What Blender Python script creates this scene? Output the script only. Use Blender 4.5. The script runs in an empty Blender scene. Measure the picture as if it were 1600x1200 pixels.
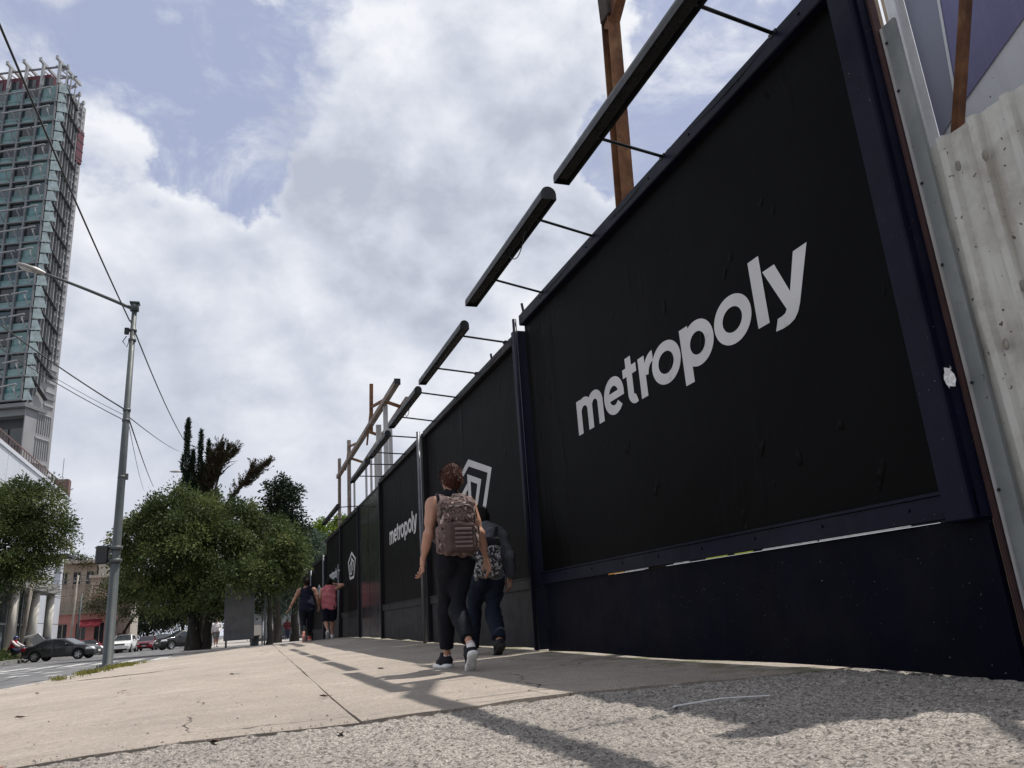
import bpy, math, random
import numpy as np
from mathutils import Vector, Matrix, Euler

random.seed(7)
rng = np.random.default_rng(11)
SC = bpy.context.scene
COL = SC.collection
rad = math.radians

# ------------------------------------------------------------------ camera
cam_data = bpy.data.cameras.new('camera')
cam = bpy.data.objects.new('camera', cam_data)
COL.objects.link(cam)
cam_data.sensor_width = 36.0
cam_data.lens = 27.045
cam_data.clip_start = 0.05
cam_data.clip_end = 3000.0
_r = ((0.9430339, 0.0307867, 0.3312691), (-0.3254229, 0.2924263, 0.8992145), (-0.0691880, -0.9557923, 0.2857867))
cam.matrix_world = Matrix(((_r[0][0], -_r[0][1], -_r[0][2], 0.0),
                           (_r[1][0], -_r[1][1], -_r[1][2], 0.0),
                           (_r[2][0], -_r[2][1], -_r[2][2], 0.42),
                           (0, 0, 0, 1)))
SC.camera = cam

# ------------------------------------------------------------------ view
SC.view_settings.view_transform = 'Standard'
SC.view_settings.look = 'None'
SC.view_settings.exposure = 0.0
SC.view_settings.gamma = 1.0
SC.view_settings.use_curve_mapping = False
SC.cycles.max_bounces = 6
SC.cycles.diffuse_bounces = 3
SC.cycles.glossy_bounces = 3
SC.cycles.transparent_max_bounces = 8

# ------------------------------------------------------------------ sun
SUN_DIR = Vector((1.40, 0.30, 3.73)).normalized()      # towards the sun
sun_data = bpy.data.lights.new('sun', 'SUN')
sun_data.energy = 4.8
sun_data.angle = rad(0.6)
sun_data.color = (1.0, 0.95, 0.88)
sun = bpy.data.objects.new('sun', sun_data)
COL.objects.link(sun)
sun.location = (20, 4, 60)
sun.rotation_euler = SUN_DIR.to_track_quat('Z', 'Y').to_euler()

# ------------------------------------------------------------------ sky with broken cloud
world = bpy.data.worlds.new('World')
SC.world = world
world.use_nodes = True


def build_world():
    nt = world.node_tree
    nt.nodes.clear()
    N = nt.nodes.new
    L = nt.links.new

    def math_(op, a, b=None, c=None, clamp=False):
        n = N('ShaderNodeMath'); n.operation = op; n.use_clamp = clamp
        for i, v in enumerate((a, b, c)):
            if v is None: continue
            if isinstance(v, (int, float)): n.inputs[i].default_value = v
            else: L(v, n.inputs[i])
        return n.outputs[0]

    def vec(op, a, b=None, s=None):
        n = N('ShaderNodeVectorMath'); n.operation = op
        for i, v in enumerate((a, b)):
            if v is None: continue
            if isinstance(v, tuple): n.inputs[i].default_value = v
            else: L(v, n.inputs[i])
        if s is not None:
            if isinstance(s, (int, float)): n.inputs['Scale'].default_value = s
            else: L(s, n.inputs['Scale'])
        return n

    def sstep(v, a, b, lo=0.0, hi=1.0):
        n = N('ShaderNodeMapRange'); n.interpolation_type = 'SMOOTHSTEP'
        L(v, n.inputs['Value'])
        n.inputs['From Min'].default_value = a; n.inputs['From Max'].default_value = b
        n.inputs['To Min'].default_value = lo; n.inputs['To Max'].default_value = hi
        return n.outputs[0]

    def noise(v, scale, detail, rough=0.55, dist=0.0, off=None):
        n = N('ShaderNodeTexNoise')
        n.inputs['Scale'].default_value = scale
        n.inputs['Detail'].default_value = detail
        n.inputs['Roughness'].default_value = rough
        n.inputs['Distortion'].default_value = dist
        if off is not None:
            v = vec('ADD', v, off).outputs[0]
        L(v, n.inputs['Vector'])
        return n.outputs['Fac']

    tc = N('ShaderNodeTexCoord')
    d = vec('NORMALIZE', tc.outputs['Generated']).outputs[0]
    sep = N('ShaderNodeSeparateXYZ'); L(d, sep.inputs[0])
    zc = math_('MAXIMUM', sep.outputs['Z'], 0.0)
    k = math_('DIVIDE', 1.0, math_('ADD', zc, 0.30))
    p = vec('SCALE', d, s=k).outputs[0]                    # flat cloud layer seen in perspective
    # where the cloud cover is broken
    gaps = [((-0.11, 0.775, 0.625), 0.013, 0.26), ((-0.045, 0.80, 0.600), 0.011, 0.30), ((0.04, 0.772, 0.634), 0.007, 0.22),
            ((-0.22, 0.755, 0.615), 0.022, 0.20), ((0.50, 0.645, 0.580), 0.010, 0.30), ((0.53, 0.60, 0.600), 0.012, 0.22),
            ((0.60, -0.50, 0.62), 0.10, 0.25), ((-0.7, -0.3, 0.65), 0.10, 0.25), ((-0.85, 0.35, 0.40), 0.05, 0.2)]
    wn = N('ShaderNodeTexNoise'); wn.inputs['Scale'].default_value = 5.5; wn.inputs['Detail'].default_value = 9; wn.inputs['Roughness'].default_value = 0.58; L(d, wn.inputs['Vector'])
    wv = vec('SCALE', vec('SUBTRACT', wn.outputs['Color'], (0.5, 0.5, 0.5)).outputs[0], s=0.34).outputs[0]
    dw = vec('NORMALIZE', vec('ADD', d, wv).outputs[0]).outputs[0]
    bias = None
    for g, width, amt in gaps:
        gv = Vector(g).normalized()
        dt = N('ShaderNodeVectorMath'); dt.operation = 'DOT_PRODUCT'
        L(dw, dt.inputs[0]); dt.inputs[1].default_value = gv
        b = sstep(dt.outputs['Value'], 1.0 - width * 1.5, 1.0, 0.0, amt * 1.15)
        bias = b if bias is None else math_('MAXIMUM', bias, b)
    q = N('ShaderNodeMapping'); q.inputs['Scale'].default_value = (1.0, 1.0, 1.35); L(d, q.inputs[0]); q = q.outputs[0]
    qs = vec('ADD', q, tuple(0.045 * c for c in SUN_DIR)).outputs[0]

    def density(v):
        big = noise(v, 3.1, 3.0, 0.5, 0.0, (4.1, 2.7, 0.9))
        puff = noise(v, 7.5, 12.0, 0.56, 0.15, (0.3, 5.2, 2.0))
        return math_('ADD', math_('MULTIPLY', big, 0.55), math_('MULTIPLY', puff, 0.45))
    d0 = density(q); d1 = density(qs)
    dens = math_('SUBTRACT', math_('ADD', d0, 0.13), bias)
    wisp = noise(q, 5.0, 14.0, 0.66, 0.6, (9.1, 3.3, 6.2))
    cover = math_('MAXIMUM', sstep(dens, 0.340, 0.446), math_('MULTIPLY', sstep(wisp, 0.42, 0.66), 0.85))
    relief = math_('MULTIPLY', math_('SUBTRACT', d0, d1), 4.4)
    edge = sstep(dens, 0.62, 0.40)
    broad = noise(q, 2.2, 3.0, 0.5, 0.2, (1.7, 4.9, 8.3))
    lum = math_('ADD', math_('ADD', math_('MULTIPLY', sstep(broad, 0.64, 0.36), 0.62), math_('MULTIPLY', edge, 0.30)), relief)
    ramp = N('ShaderNodeValToRGB')
    L(math_('ADD', lum, 0.17), ramp.inputs[0])
    cr = ramp.color_ramp
    cr.elements[0].position = 0.0; cr.elements[0].color = (0.49, 0.53, 0.63, 1)
    cr.elements[1].position = 1.0; cr.elements[1].color = (0.90, 0.92, 0.965, 1)
    e = cr.elements.new(0.45); e.color = (0.66, 0.695, 0.79, 1)
    # horizon veil
    hz = sstep(sep.outputs['Z'], 0.40, 0.0, 0.0, 0.80)
    veil = N('ShaderNodeMixRGB'); L(hz, veil.inputs[0]); L(ramp.outputs[0], veil.inputs[1])
    veil.inputs[2].default_value = (0.72, 0.755, 0.84, 1)
    sky = N('ShaderNodeTexSky'); sky.sky_type = 'NISHITA'; sky.sun_disc = False
    sky.sun_elevation = math.asin(SUN_DIR.z)
    sky.sun_rotation = math.atan2(SUN_DIR.x, SUN_DIR.y)
    sky.air_density = 1.0; sky.dust_density = 2.0; sky.ozone_density = 1.0
    S = 0.10
    thin = N('ShaderNodeMixRGB'); thin.inputs[0].default_value = 0.78     # thin high cloud over the blue
    L(sky.outputs[0], thin.inputs[1]); thin.inputs[2].default_value = (0.445 / S, 0.50 / S, 0.70 / S, 1)
    sc = vec('SCALE', veil.outputs[0], s=1.0 / S).outputs[0]
    cv = math_('MAXIMUM', cover, hz)
    mix = N('ShaderNodeMixRGB'); L(cv, mix.inputs[0]); L(thin.outputs[0], mix.inputs[1]); L(sc, mix.inputs[2])
    bg = N('ShaderNodeBackground'); bg.inputs['Strength'].default_value = S
    L(mix.outputs[0], bg.inputs['Color'])
    out = N('ShaderNodeOutputWorld'); L(bg.outputs[0], out.inputs['Surface'])


build_world()


# ------------------------------------------------------------------ helpers
def lin(r, g, b):
    f = lambda c: (c / 255 / 12.92) if c / 255 <= 0.04045 else ((c / 255 + 0.055) / 1.055) ** 2.4
    return (f(r), f(g), f(b))


_mats = {}


def mat(name, base, rough=0.6, metallic=0.0, spec=0.5, var=0.12, vscale=6.0, bump=0.0, bscale=40.0, speck=None, speck_scale=60.0,
        speck_amt=0.05, stain=None, stain_scale=2.0, stain_amt=0.5, coat=0.0, streak=None, streak_amt=0.4, emit=None, alpha=1.0, trans=0.0):
    """A principled surface whose colour varies with object-space noise: mottling, specks, stains, vertical run-off streaks, fine bump."""
    if name in _mats: return _mats[name]
    m = bpy.data.materials.new(name); m.use_nodes = True
    nt = m.node_tree; N = nt.nodes.new; L = nt.links.new
    b = nt.nodes['Principled BSDF']
    b.inputs['Roughness'].default_value = rough
    b.inputs['Metallic'].default_value = metallic
    b.inputs['Specular IOR Level'].default_value = spec
    if coat: b.inputs['Coat Weight'].default_value = coat; b.inputs['Coat Roughness'].default_value = 0.06
    if trans: b.inputs['Transmission Weight'].default_value = trans
    tc = N('ShaderNodeTexCoord')
    obj = tc.outputs['Object']

    def noise(scale, detail=5, rg=0.6, vecs=None):
        n = N('ShaderNodeTexNoise'); n.inputs['Scale'].default_value = scale; n.inputs['Detail'].default_value = detail
        n.inputs['Roughness'].default_value = rg
        if vecs is not None:
            mp = N('ShaderNodeMapping'); mp.inputs['Scale'].default_value = vecs; L(obj, mp.inputs[0]); L(mp.outputs[0], n.inputs['Vector'])
        else:
            L(obj, n.inputs['Vector'])
        return n.outputs['Fac']

    def mr(v, a, bb, lo=0.0, hi=1.0):
        n = N('ShaderNodeMapRange'); n.clamp = True
        L(v, n.inputs[0]); n.inputs[1].default_value = a; n.inputs[2].default_value = bb
        n.inputs[3].default_value = lo; n.inputs[4].default_value = hi
        return n.outputs[0]

    def mixc(f, a, c):
        n = N('ShaderNodeMixRGB'); L(f, n.inputs[0])
        if isinstance(a, tuple): n.inputs[1].default_value = (*a, 1)
        else: L(a, n.inputs[1])
        n.inputs[2].default_value = (*c, 1)
        return n.outputs[0]
    lo = tuple(max(0, c * (1 - var)) for c in base); hi = tuple(min(1, c * (1 + var)) for c in base)
    col = mixc(mr(noise(vscale), 0.3, 0.7), lo, hi)
    if stain is not None:
        f = mr(noise(stain_scale, 6, 0.65), 0.50, 0.66, 0, stain_amt)
        col = mixc(f, col, stain)
    if streak is not None:
        f = mr(noise(1.0, 6, 0.6, (9, 9, 0.55)), 0.50, 0.68, 0, streak_amt)
        col = mixc(f, col, streak)
    if speck is not None:
        f = mr(noise(speck_scale, 2, 0.5), 0.74 - speck_amt, 0.76 - speck_amt)
        col = mixc(f, col, speck)
    L(col, b.inputs['Base Color'])
    if bump:
        bn = N('ShaderNodeBump'); bn.inputs['Strength'].default_value = 1.0; bn.inputs['Distance'].default_value = bump
        L(noise(bscale, 6, 0.65), bn.inputs['Height']); L(bn.outputs[0], b.inputs['Normal'])
    if emit is not None:
        b.inputs['Emission Color'].default_value = (*emit[:3], 1); b.inputs['Emission Strength'].default_value = emit[3]
    if rough < 0.9:
        rn = mr(noise(vscale * 2.3), 0.3, 0.7, max(0.02, rough - 0.06), min(1, rough + 0.10)); L(rn, b.inputs['Roughness'])
    _mats[name] = m
    return m


def link(name, me, parent=None):
    o = bpy.data.objects.new(name, me); COL.objects.link(o)
    if parent is not None: o.parent = parent
    return o


def tag(o, label=None, cat=None, group=None, kind=None):
    if label: o['label'] = label
    if cat: o['category'] = cat
    if group: o['group'] = group
    if kind: o['kind'] = kind
    return o


def thing(name, label, cat, loc=(0, 0, 0), rz=0.0, group=None):
    o = bpy.data.objects.new(name, None); COL.objects.link(o)
    o.location = loc; o.rotation_euler = (0, 0, rz); o.empty_display_size = 0.2
    return tag(o, label, cat, group)


def mesh_np(name, V, F, mats, parent=None, smooth=False, mi=None, attr=None):
    """One mesh object from numpy vertices and equal-sided faces."""
    V = np.asarray(V, np.float32); F = np.asarray(F, np.int32)
    me = bpy.data.meshes.new(name)
    n = F.shape[1]
    me.vertices.add(len(V)); me.vertices.foreach_set('co', V.ravel())
    me.loops.add(F.size); me.loops.foreach_set('vertex_index', F.ravel())
    me.polygons.add(len(F)); me.polygons.foreach_set('loop_start', np.arange(0, F.size, n, dtype=np.int32))
    me.polygons.foreach_set('loop_total', np.full(len(F), n, np.int32))
    for m in (mats if isinstance(mats, (list, tuple)) else [mats]): me.materials.append(m)
    if mi is not None: me.polygons.foreach_set('material_index', np.asarray(mi, np.int32))
    me.polygons.foreach_set('use_smooth', np.full(len(F), smooth))
    if attr is not None:
        a = me.attributes.new('tint', 'FLOAT', 'POINT'); a.data.foreach_set('value', np.asarray(attr, np.float32))
    me.update(calc_edges=True); me.validate()
    return link(name, me, parent)


class MB:
    """Collects simple shapes into ONE mesh."""

    def __init__(s): s.v = []; s.f = []; s.m = []; s.sm = []; s.cur = 0

    def add(s, vs, fs, smooth=False):
        o = len(s.v); s.v += [tuple(v) for v in vs]
        for f in fs:
            s.f.append([i + o for i in f]); s.m.append(s.cur); s.sm.append(smooth)
        return s

    def box(s, c, size, rot=None, bev=0.0):
        hx, hy, hz = size[0] / 2, size[1] / 2, size[2] / 2
        if bev > 0:
            b = min(bev, hx * .9, hy * .9, hz * .9)
            vs = []
            for sx in (-1, 1):
                for sy in (-1, 1):
                    for sz in (-1, 1):
                        vs += [Vector((sx * hx, sy * (hy - b), sz * (hz - b))), Vector((sx * (hx - b), sy * hy, sz * (hz - b))), Vector((sx * (hx - b), sy * (hy - b), sz * hz))]
            I = lambda a, bb, cc, k: 3 * (4 * a + 2 * bb + cc) + k
            fs = []
            for a in (0, 1):
                q = [I(a, 0, 0, 0), I(a, 1, 0, 0), I(a, 1, 1, 0), I(a, 0, 1, 0)]; fs.append(q if a else q[::-1])
                q = [I(0, a, 0, 1), I(0, a, 1, 1), I(1, a, 1, 1), I(1, a, 0, 1)]; fs.append(q if a else q[::-1])
                q = [I(0, 0, a, 2), I(1, 0, a, 2), I(1, 1, a, 2), I(0, 1, a, 2)]; fs.append(q if a else q[::-1])
            for a in (0, 1):
                for bb in (0, 1):
                    q = [I(a, bb, 0, 0), I(a, bb, 0, 1), I(a, bb, 1, 1), I(a, bb, 1, 0)]; fs.append(q if (a ^ bb) == 0 else q[::-1])
                    q = [I(a, 0, bb, 0), I(a, 1, bb, 0), I(a, 1, bb, 2), I(a, 0, bb, 2)]; fs.append(q if (a ^ bb) == 0 else q[::-1])
                    q = [I(0, a, bb, 1), I(0, a, bb, 2), I(1, a, bb, 2), I(1, a, bb, 1)]; fs.append(q if (a ^ bb) == 0 else q[::-1])
            for a in (0, 1):
                for bb in (0, 1):
                    for cc in (0, 1):
                        q = [I(a, bb, cc, 0), I(a, bb, cc, 1), I(a, bb, cc, 2)]; fs.append(q if (a ^ bb ^ cc) else q[::-1])
        else:
            vs = [Vector((x, y, z)) for x in (-hx, hx) for y in (-hy, hy) for z in (-hz, hz)]
            fs = [(0, 1, 3, 2), (4, 6, 7, 5), (0, 4, 5, 1), (2, 3, 7, 6), (0, 2, 6, 4), (1, 5, 7, 3)]
        if rot is not None:
            R = Euler(rot).to_matrix() if not isinstance(rot, Matrix) else rot
            vs = [R @ v for v in vs]
        c = Vector(c)
        return s.add([v + c for v in vs], fs)

    def bar(s, a, b, w, h=None, up=(0, 0, 1), bev=0.0):
        """A rectangular bar from a to b, w across, h along up."""
        a = Vector(a); b = Vector(b); d = b - a; h = h or w
        z = d.normalized(); u = Vector(up)
        if abs(z.dot(u)) > 0.98: u = Vector((0, 1, 0))
        x = u.cross(z).normalized(); y = z.cross(x)
        R = Matrix((x, y, z)).transposed()
        return s.box((a + b) / 2, (w, h, d.length), R, bev)

    def tube(s, pts, r, n=10, caps=True, smooth=True):
        pts = [Vector(p) for p in pts]
        rs = r if isinstance(r, (list, tuple)) else [r] * len(pts)
        t0 = (pts[1] - pts[0]).normalized()
        u = Vector((0, 0, 1)) if abs(t0.z) < .9 else Vector((1, 0, 0))
        vs = []
        for i, p in enumerate(pts):
            t = (pts[min(i + 1, len(pts) - 1)] - pts[max(i - 1, 0)]).normalized()
            x = u.cross(t).normalized(); y = t.cross(x); u = y
            for k in range(n):
                a = 2 * math.pi * k / n
                vs.append(p + (x * math.cos(a) + y * math.sin(a)) * rs[i])
        fs = []
        for i in range(len(pts) - 1):
            for k in range(n):
                k2 = (k + 1) % n
                fs.append((i * n + k, i * n + k2, (i + 1) * n + k2, (i + 1) * n + k))
        s.add(vs, fs, smooth)
        if caps:
            o = len(s.v) - len(vs)
            s.f.append([o + k for k in range(n)][::-1]); s.m.append(s.cur); s.sm.append(False)
            s.f.append([o + (len(pts) - 1) * n + k for k in range(n)]); s.m.append(s.cur); s.sm.append(False)
        return s

    def prism(s, poly, a, b, axis='x'):
        """A polygon (list of 2-D points) swept between a and b along an axis."""
        n = len(poly)
        P = {'x': lambda q, t: (t, q[0], q[1]), 'y': lambda q, t: (q[0], t, q[1]), 'z': lambda q, t: (q[0], q[1], t)}[axis]
        vs = [P(q, a) for q in poly] + [P(q, b) for q in poly]
        fs = [tuple(range(n))[::-1], tuple(range(n, 2 * n))] + [(i, (i + 1) % n, n + (i + 1) % n, n + i) for i in range(n)]
        return s.add(vs, fs)

    def sphere(s, c, r, nu=10, nv=6):
        r = r if isinstance(r, (tuple, list)) else (r, r, r)
        vs = [(c[0], c[1], c[2] - r[2])]
        for j in range(1, nv):
            p = -math.pi / 2 + math.pi * j / nv
            for i in range(nu):
                a = 2 * math.pi * i / nu
                vs.append((c[0] + r[0] * math.cos(p) * math.cos(a), c[1] + r[1] * math.cos(p) * math.sin(a), c[2] + r[2] * math.sin(p)))
        vs.append((c[0], c[1], c[2] + r[2])); top = len(vs) - 1
        fs = [(0, 1 + (i + 1) % nu, 1 + i) for i in range(nu)]
        for j in range(nv - 2):
            for i in range(nu):
                a = 1 + j * nu + i; b = 1 + j * nu + (i + 1) % nu
                fs.append((a, b, b + nu, a + nu))
        o = 1 + (nv - 2) * nu
        fs += [(o + i, o + (i + 1) % nu, top) for i in range(nu)]
        return s.add(vs, fs, True)

    def build(s, name, mats, parent=None, recalc=True):
        me = bpy.data.meshes.new(name)
        me.from_pydata([tuple(v) for v in s.v], [], s.f)
        for m in (mats if isinstance(mats, (list, tuple)) else [mats]): me.materials.append(m)
        me.polygons.foreach_set('material_index', s.m)
        me.polygons.foreach_set('use_smooth', s.sm)
        if recalc:
            import bmesh
            bm = bmesh.new(); bm.from_mesh(me); bmesh.ops.recalc_face_normals(bm, faces=bm.faces); bm.to_mesh(me); bm.free()
        me.update()
        return link(name, me, parent)


def copy_part(o, parent, loc=None, rot=None, label=None):
    c = o.copy(); COL.objects.link(c); c.parent = parent
    if loc is not None: c.location = loc
    if rot is not None: c.rotation_euler = rot
    if label: c['label'] = label
    elif 'label' in c: del c['label']
    return c


# ------------------------------------------------------------------ implicit surfaces (organic and bodywork shapes)
class Sdf:
    def __init__(s, lo, hi, h):
        s.lo = np.array(lo, float); s.h = h
        s.n = np.maximum(4, np.ceil((np.array(hi) - s.lo) / h).astype(int) + 1)
        s.D = np.full(tuple(s.n), 0.5, np.float32)
        s.ax = [s.lo[i] + h * np.arange(s.n[i]) for i in range(3)]

    def block(s, lo, hi):
        a = np.clip(np.floor((np.array(lo) - s.lo) / s.h).astype(int), 0, s.n); b = np.clip(np.ceil((np.array(hi) - s.lo) / s.h).astype(int) + 1, 0, s.n)
        sl = tuple(slice(a[i], b[i]) for i in range(3))
        X = s.ax[0][sl[0]][:, None, None]; Y = s.ax[1][sl[1]][None, :, None]; Z = s.ax[2][sl[2]][None, None, :]
        return sl, X, Y, Z

    def put(s, prim, inflate=0.0, mode='u'):
        lo, hi = prim['bb']; k = prim.get('k', 0.03); mg = k + 3 * s.h + max(0, inflate)
        sl, X, Y, Z = s.block(np.array(lo) - mg, np.array(hi) + mg)
        if min(x.stop - x.start for x in sl) <= 0: return s
        d = prim['f'](X, Y, Z) - inflate
        for c, nrm in prim.get('cuts', ()):
            d = np.maximum(d, (X - c[0]) * nrm[0] + (Y - c[1]) * nrm[1] + (Z - c[2]) * nrm[2])
        D = s.D[sl]
        if mode == 'u':
            if k > 0:
                t = np.clip(0.5 + 0.5 * (D - d) / k, 0, 1); s.D[sl] = D * (1 - t) + d * t - k * t * (1 - t)
            else: s.D[sl] = np.minimum(D, d)
        elif mode == 's':
            s.D[sl] = np.maximum(D, -d)
        return s

    def mesh(s):
        F = s.D; S = F < 0; n = np.array(F.shape)
        cnt = np.zeros(n - 1, np.int8)
        for i in (0, 1):
            for j in (0, 1):
                for k in (0, 1):
                    cnt += S[i:n[0] - 1 + i, j:n[1] - 1 + j, k:n[2] - 1 + k]
        act = (cnt > 0) & (cnt < 8)
        ijk = np.argwhere(act)
        if len(ijk) == 0: return np.zeros((0, 3)), np.zeros((0, 4), int)
        idx = np.full(act.shape, -1, np.int64); idx[act] = np.arange(len(ijk))
        acc = np.zeros((len(ijk), 3)); num = np.zeros(len(ijk))
        cs = [(i, j, k) for i in (0, 1) for j in (0, 1) for k in (0, 1)]
        val = {c: F[ijk[:, 0] + c[0], ijk[:, 1] + c[1], ijk[:, 2] + c[2]].astype(float) for c in cs}
        for c in cs:
            for a in range(3):
                if c[a] == 0:
                    c2 = list(c); c2[a] = 1; c2 = tuple(c2)
                    v1, v2 = val[c], val[c2]; cr = (v1 < 0) != (v2 < 0)
                    t = np.where(cr, v1 / np.where(cr, v1 - v2, 1), 0)
                    p = np.array(c, float)[None, :].repeat(len(ijk), 0); p[:, a] = t
                    acc += p * cr[:, None]; num += cr
        V = (ijk + acc / num[:, None]) * s.h + s.lo
        fs = []
        for a in range(3):
            b, c = (a + 1) % 3, (a + 2) % 3
            sl1 = [slice(None)] * 3; sl2 = [slice(None)] * 3
            sl1[a] = slice(0, n[a] - 1); sl2[a] = slice(1, n[a])
            A = S[tuple(sl1)]; B = S[tuple(sl2)]
            e = np.argwhere(A != B)
            e = e[(e[:, b] > 0) & (e[:, c] > 0) & (e[:, b] < n[b] - 1) & (e[:, c] < n[c] - 1)]
            inside = S[e[:, 0], e[:, 1], e[:, 2]]
            def g(db, dc):
                q = e.copy(); q[:, b] -= db; q[:, c] -= dc
                return idx[q[:, 0], q[:, 1], q[:, 2]]
            quad = np.stack([g(1, 1), g(0, 1), g(0, 0), g(1, 0)], 1)
            quad[~inside] = quad[~inside][:, ::-1]
            fs.append(quad)
        return V, np.concatenate(fs)


def cap(a, b, ra, rb=None, k=0.03, cuts=()):
    a = np.array(a, float); b = np.array(b, float); rb = ra if rb is None else rb
    ab = b - a; L2 = max(1e-9, ab @ ab); m = max(ra, rb)

    def f(X, Y, Z):
        t = np.clip(((X - a[0]) * ab[0] + (Y - a[1]) * ab[1] + (Z - a[2]) * ab[2]) / L2, 0, 1)
        return np.sqrt((X - a[0] - t * ab[0]) ** 2 + (Y - a[1] - t * ab[1]) ** 2 + (Z - a[2] - t * ab[2]) ** 2) - (ra + (rb - ra) * t)
    return dict(f=f, bb=(np.minimum(a, b) - m, np.maximum(a, b) + m), k=k, cuts=list(cuts))


def ell(c, r, k=0.03, R=None, cuts=()):
    c = np.array(c, float); r = np.array(r, float); m = r.max() if R is not None else r
    M = np.eye(3) if R is None else np.array(R).T

    def f(X, Y, Z):
        x, y, z = X - c[0], Y - c[1], Z - c[2]
        u = M[0, 0] * x + M[0, 1] * y + M[0, 2] * z; v = M[1, 0] * x + M[1, 1] * y + M[1, 2] * z; w = M[2, 0] * x + M[2, 1] * y + M[2, 2] * z
        k0 = np.sqrt((u / r[0]) ** 2 + (v / r[1]) ** 2 + (w / r[2]) ** 2); k1 = np.sqrt((u / r[0] ** 2) ** 2 + (v / r[1] ** 2) ** 2 + (w / r[2] ** 2) ** 2)
        return k0 * (k0 - 1) / np.maximum(k1, 1e-6)
    return dict(f=f, bb=(c - m, c + m), k=k, cuts=list(cuts))


def rbox(c, half, r=0.02, k=0.02, R=None, cuts=()):
    c = np.array(c, float); half = np.array(half, float) - r; M = np.eye(3) if R is None else np.array(R).T
    m = np.linalg.norm(half + r) if R is not None else half + r

    def f(X, Y, Z):
        x, y, z = X - c[0], Y - c[1], Z - c[2]
        q = [np.abs(M[i, 0] * x + M[i, 1] * y + M[i, 2] * z) - half[i] for i in range(3)]
        return np.sqrt(np.maximum(q[0], 0) ** 2 + np.maximum(q[1], 0) ** 2 + np.maximum(q[2], 0) ** 2) + np.minimum(np.maximum(q[0], np.maximum(q[1], q[2])), 0) - r
    return dict(f=f, bb=(c - m, c + m), k=k, cuts=list(cuts))


def wobble(V, amp, scale, seed=0):
    """Smooth pseudo-noise displacement along a fixed set of waves."""
    g = np.random.default_rng(seed); out = np.zeros(len(V))
    for i in range(7):
        w = g.normal(size=3) * scale * (1 + 0.5 * i); out += np.sin(V @ w + g.uniform(0, 6.3)) / (1 + 0.45 * i)
    return out * amp

# ------------------------------------------------------------------ terrain
def interp(x, pts):
    return float(np.interp(x, [p[0] for p in pts], [p[1] for p in pts]))


def zr(Y):                                   # the road falls gently away from the camera
    return interp(Y, [(-60, -0.19), (0, -0.20), (20, -0.23), (62, -0.46), (105, -0.66), (400, -0.75), (2000, -0.9)])


def kerb_x(Y):                               # left edge of the pavement, turning the corner
    return interp(Y, [(-12, -3.6), (3.75, -3.25), (8, -3.05), (12.4, -2.88), (14, -2.66), (17.5, -2.42), (19.4, -2.2), (20.5, -1.85), (22.0, -1.3),
                      (22.8, -0.3), (23.2, 1.2), (26, 2.0), (29.5, 2.55), (60, 2.7)])


def zs(X, Y):                                # pavement height
    z = -0.032 * max(0.0, -X - 0.2)
    z += 0.10 * min(1.0, max(0.0, (Y - 6) / 15)) * min(1.0, max(0.0, (X + 1.2) / 4.0))
    z -= 0.030 * max(0.0, Y - 23.6)
    return max(z, zr(Y) + 0.02)


def wall_base(Y): return zs(3.15, Y)


def rag(x, seed, amp=1.0):
    g = np.random.default_rng(seed); o = 0.0
    for i in range(9):
        o += math.sin(x * (2.3 * 1.75 ** i) + g.uniform(0, 6.3)) / (1.0 + 0.75 * i)
    return o * amp


def crack_y(X): return interp(X, [(-6, 3.85), (-3, 3.80), (-.75, 3.76), (.55, 3.75), (1.0, 3.82), (1.68, 3.93), (2.4, 3.86), (3.0, 3.73), (3.6, 3.70)])


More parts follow.
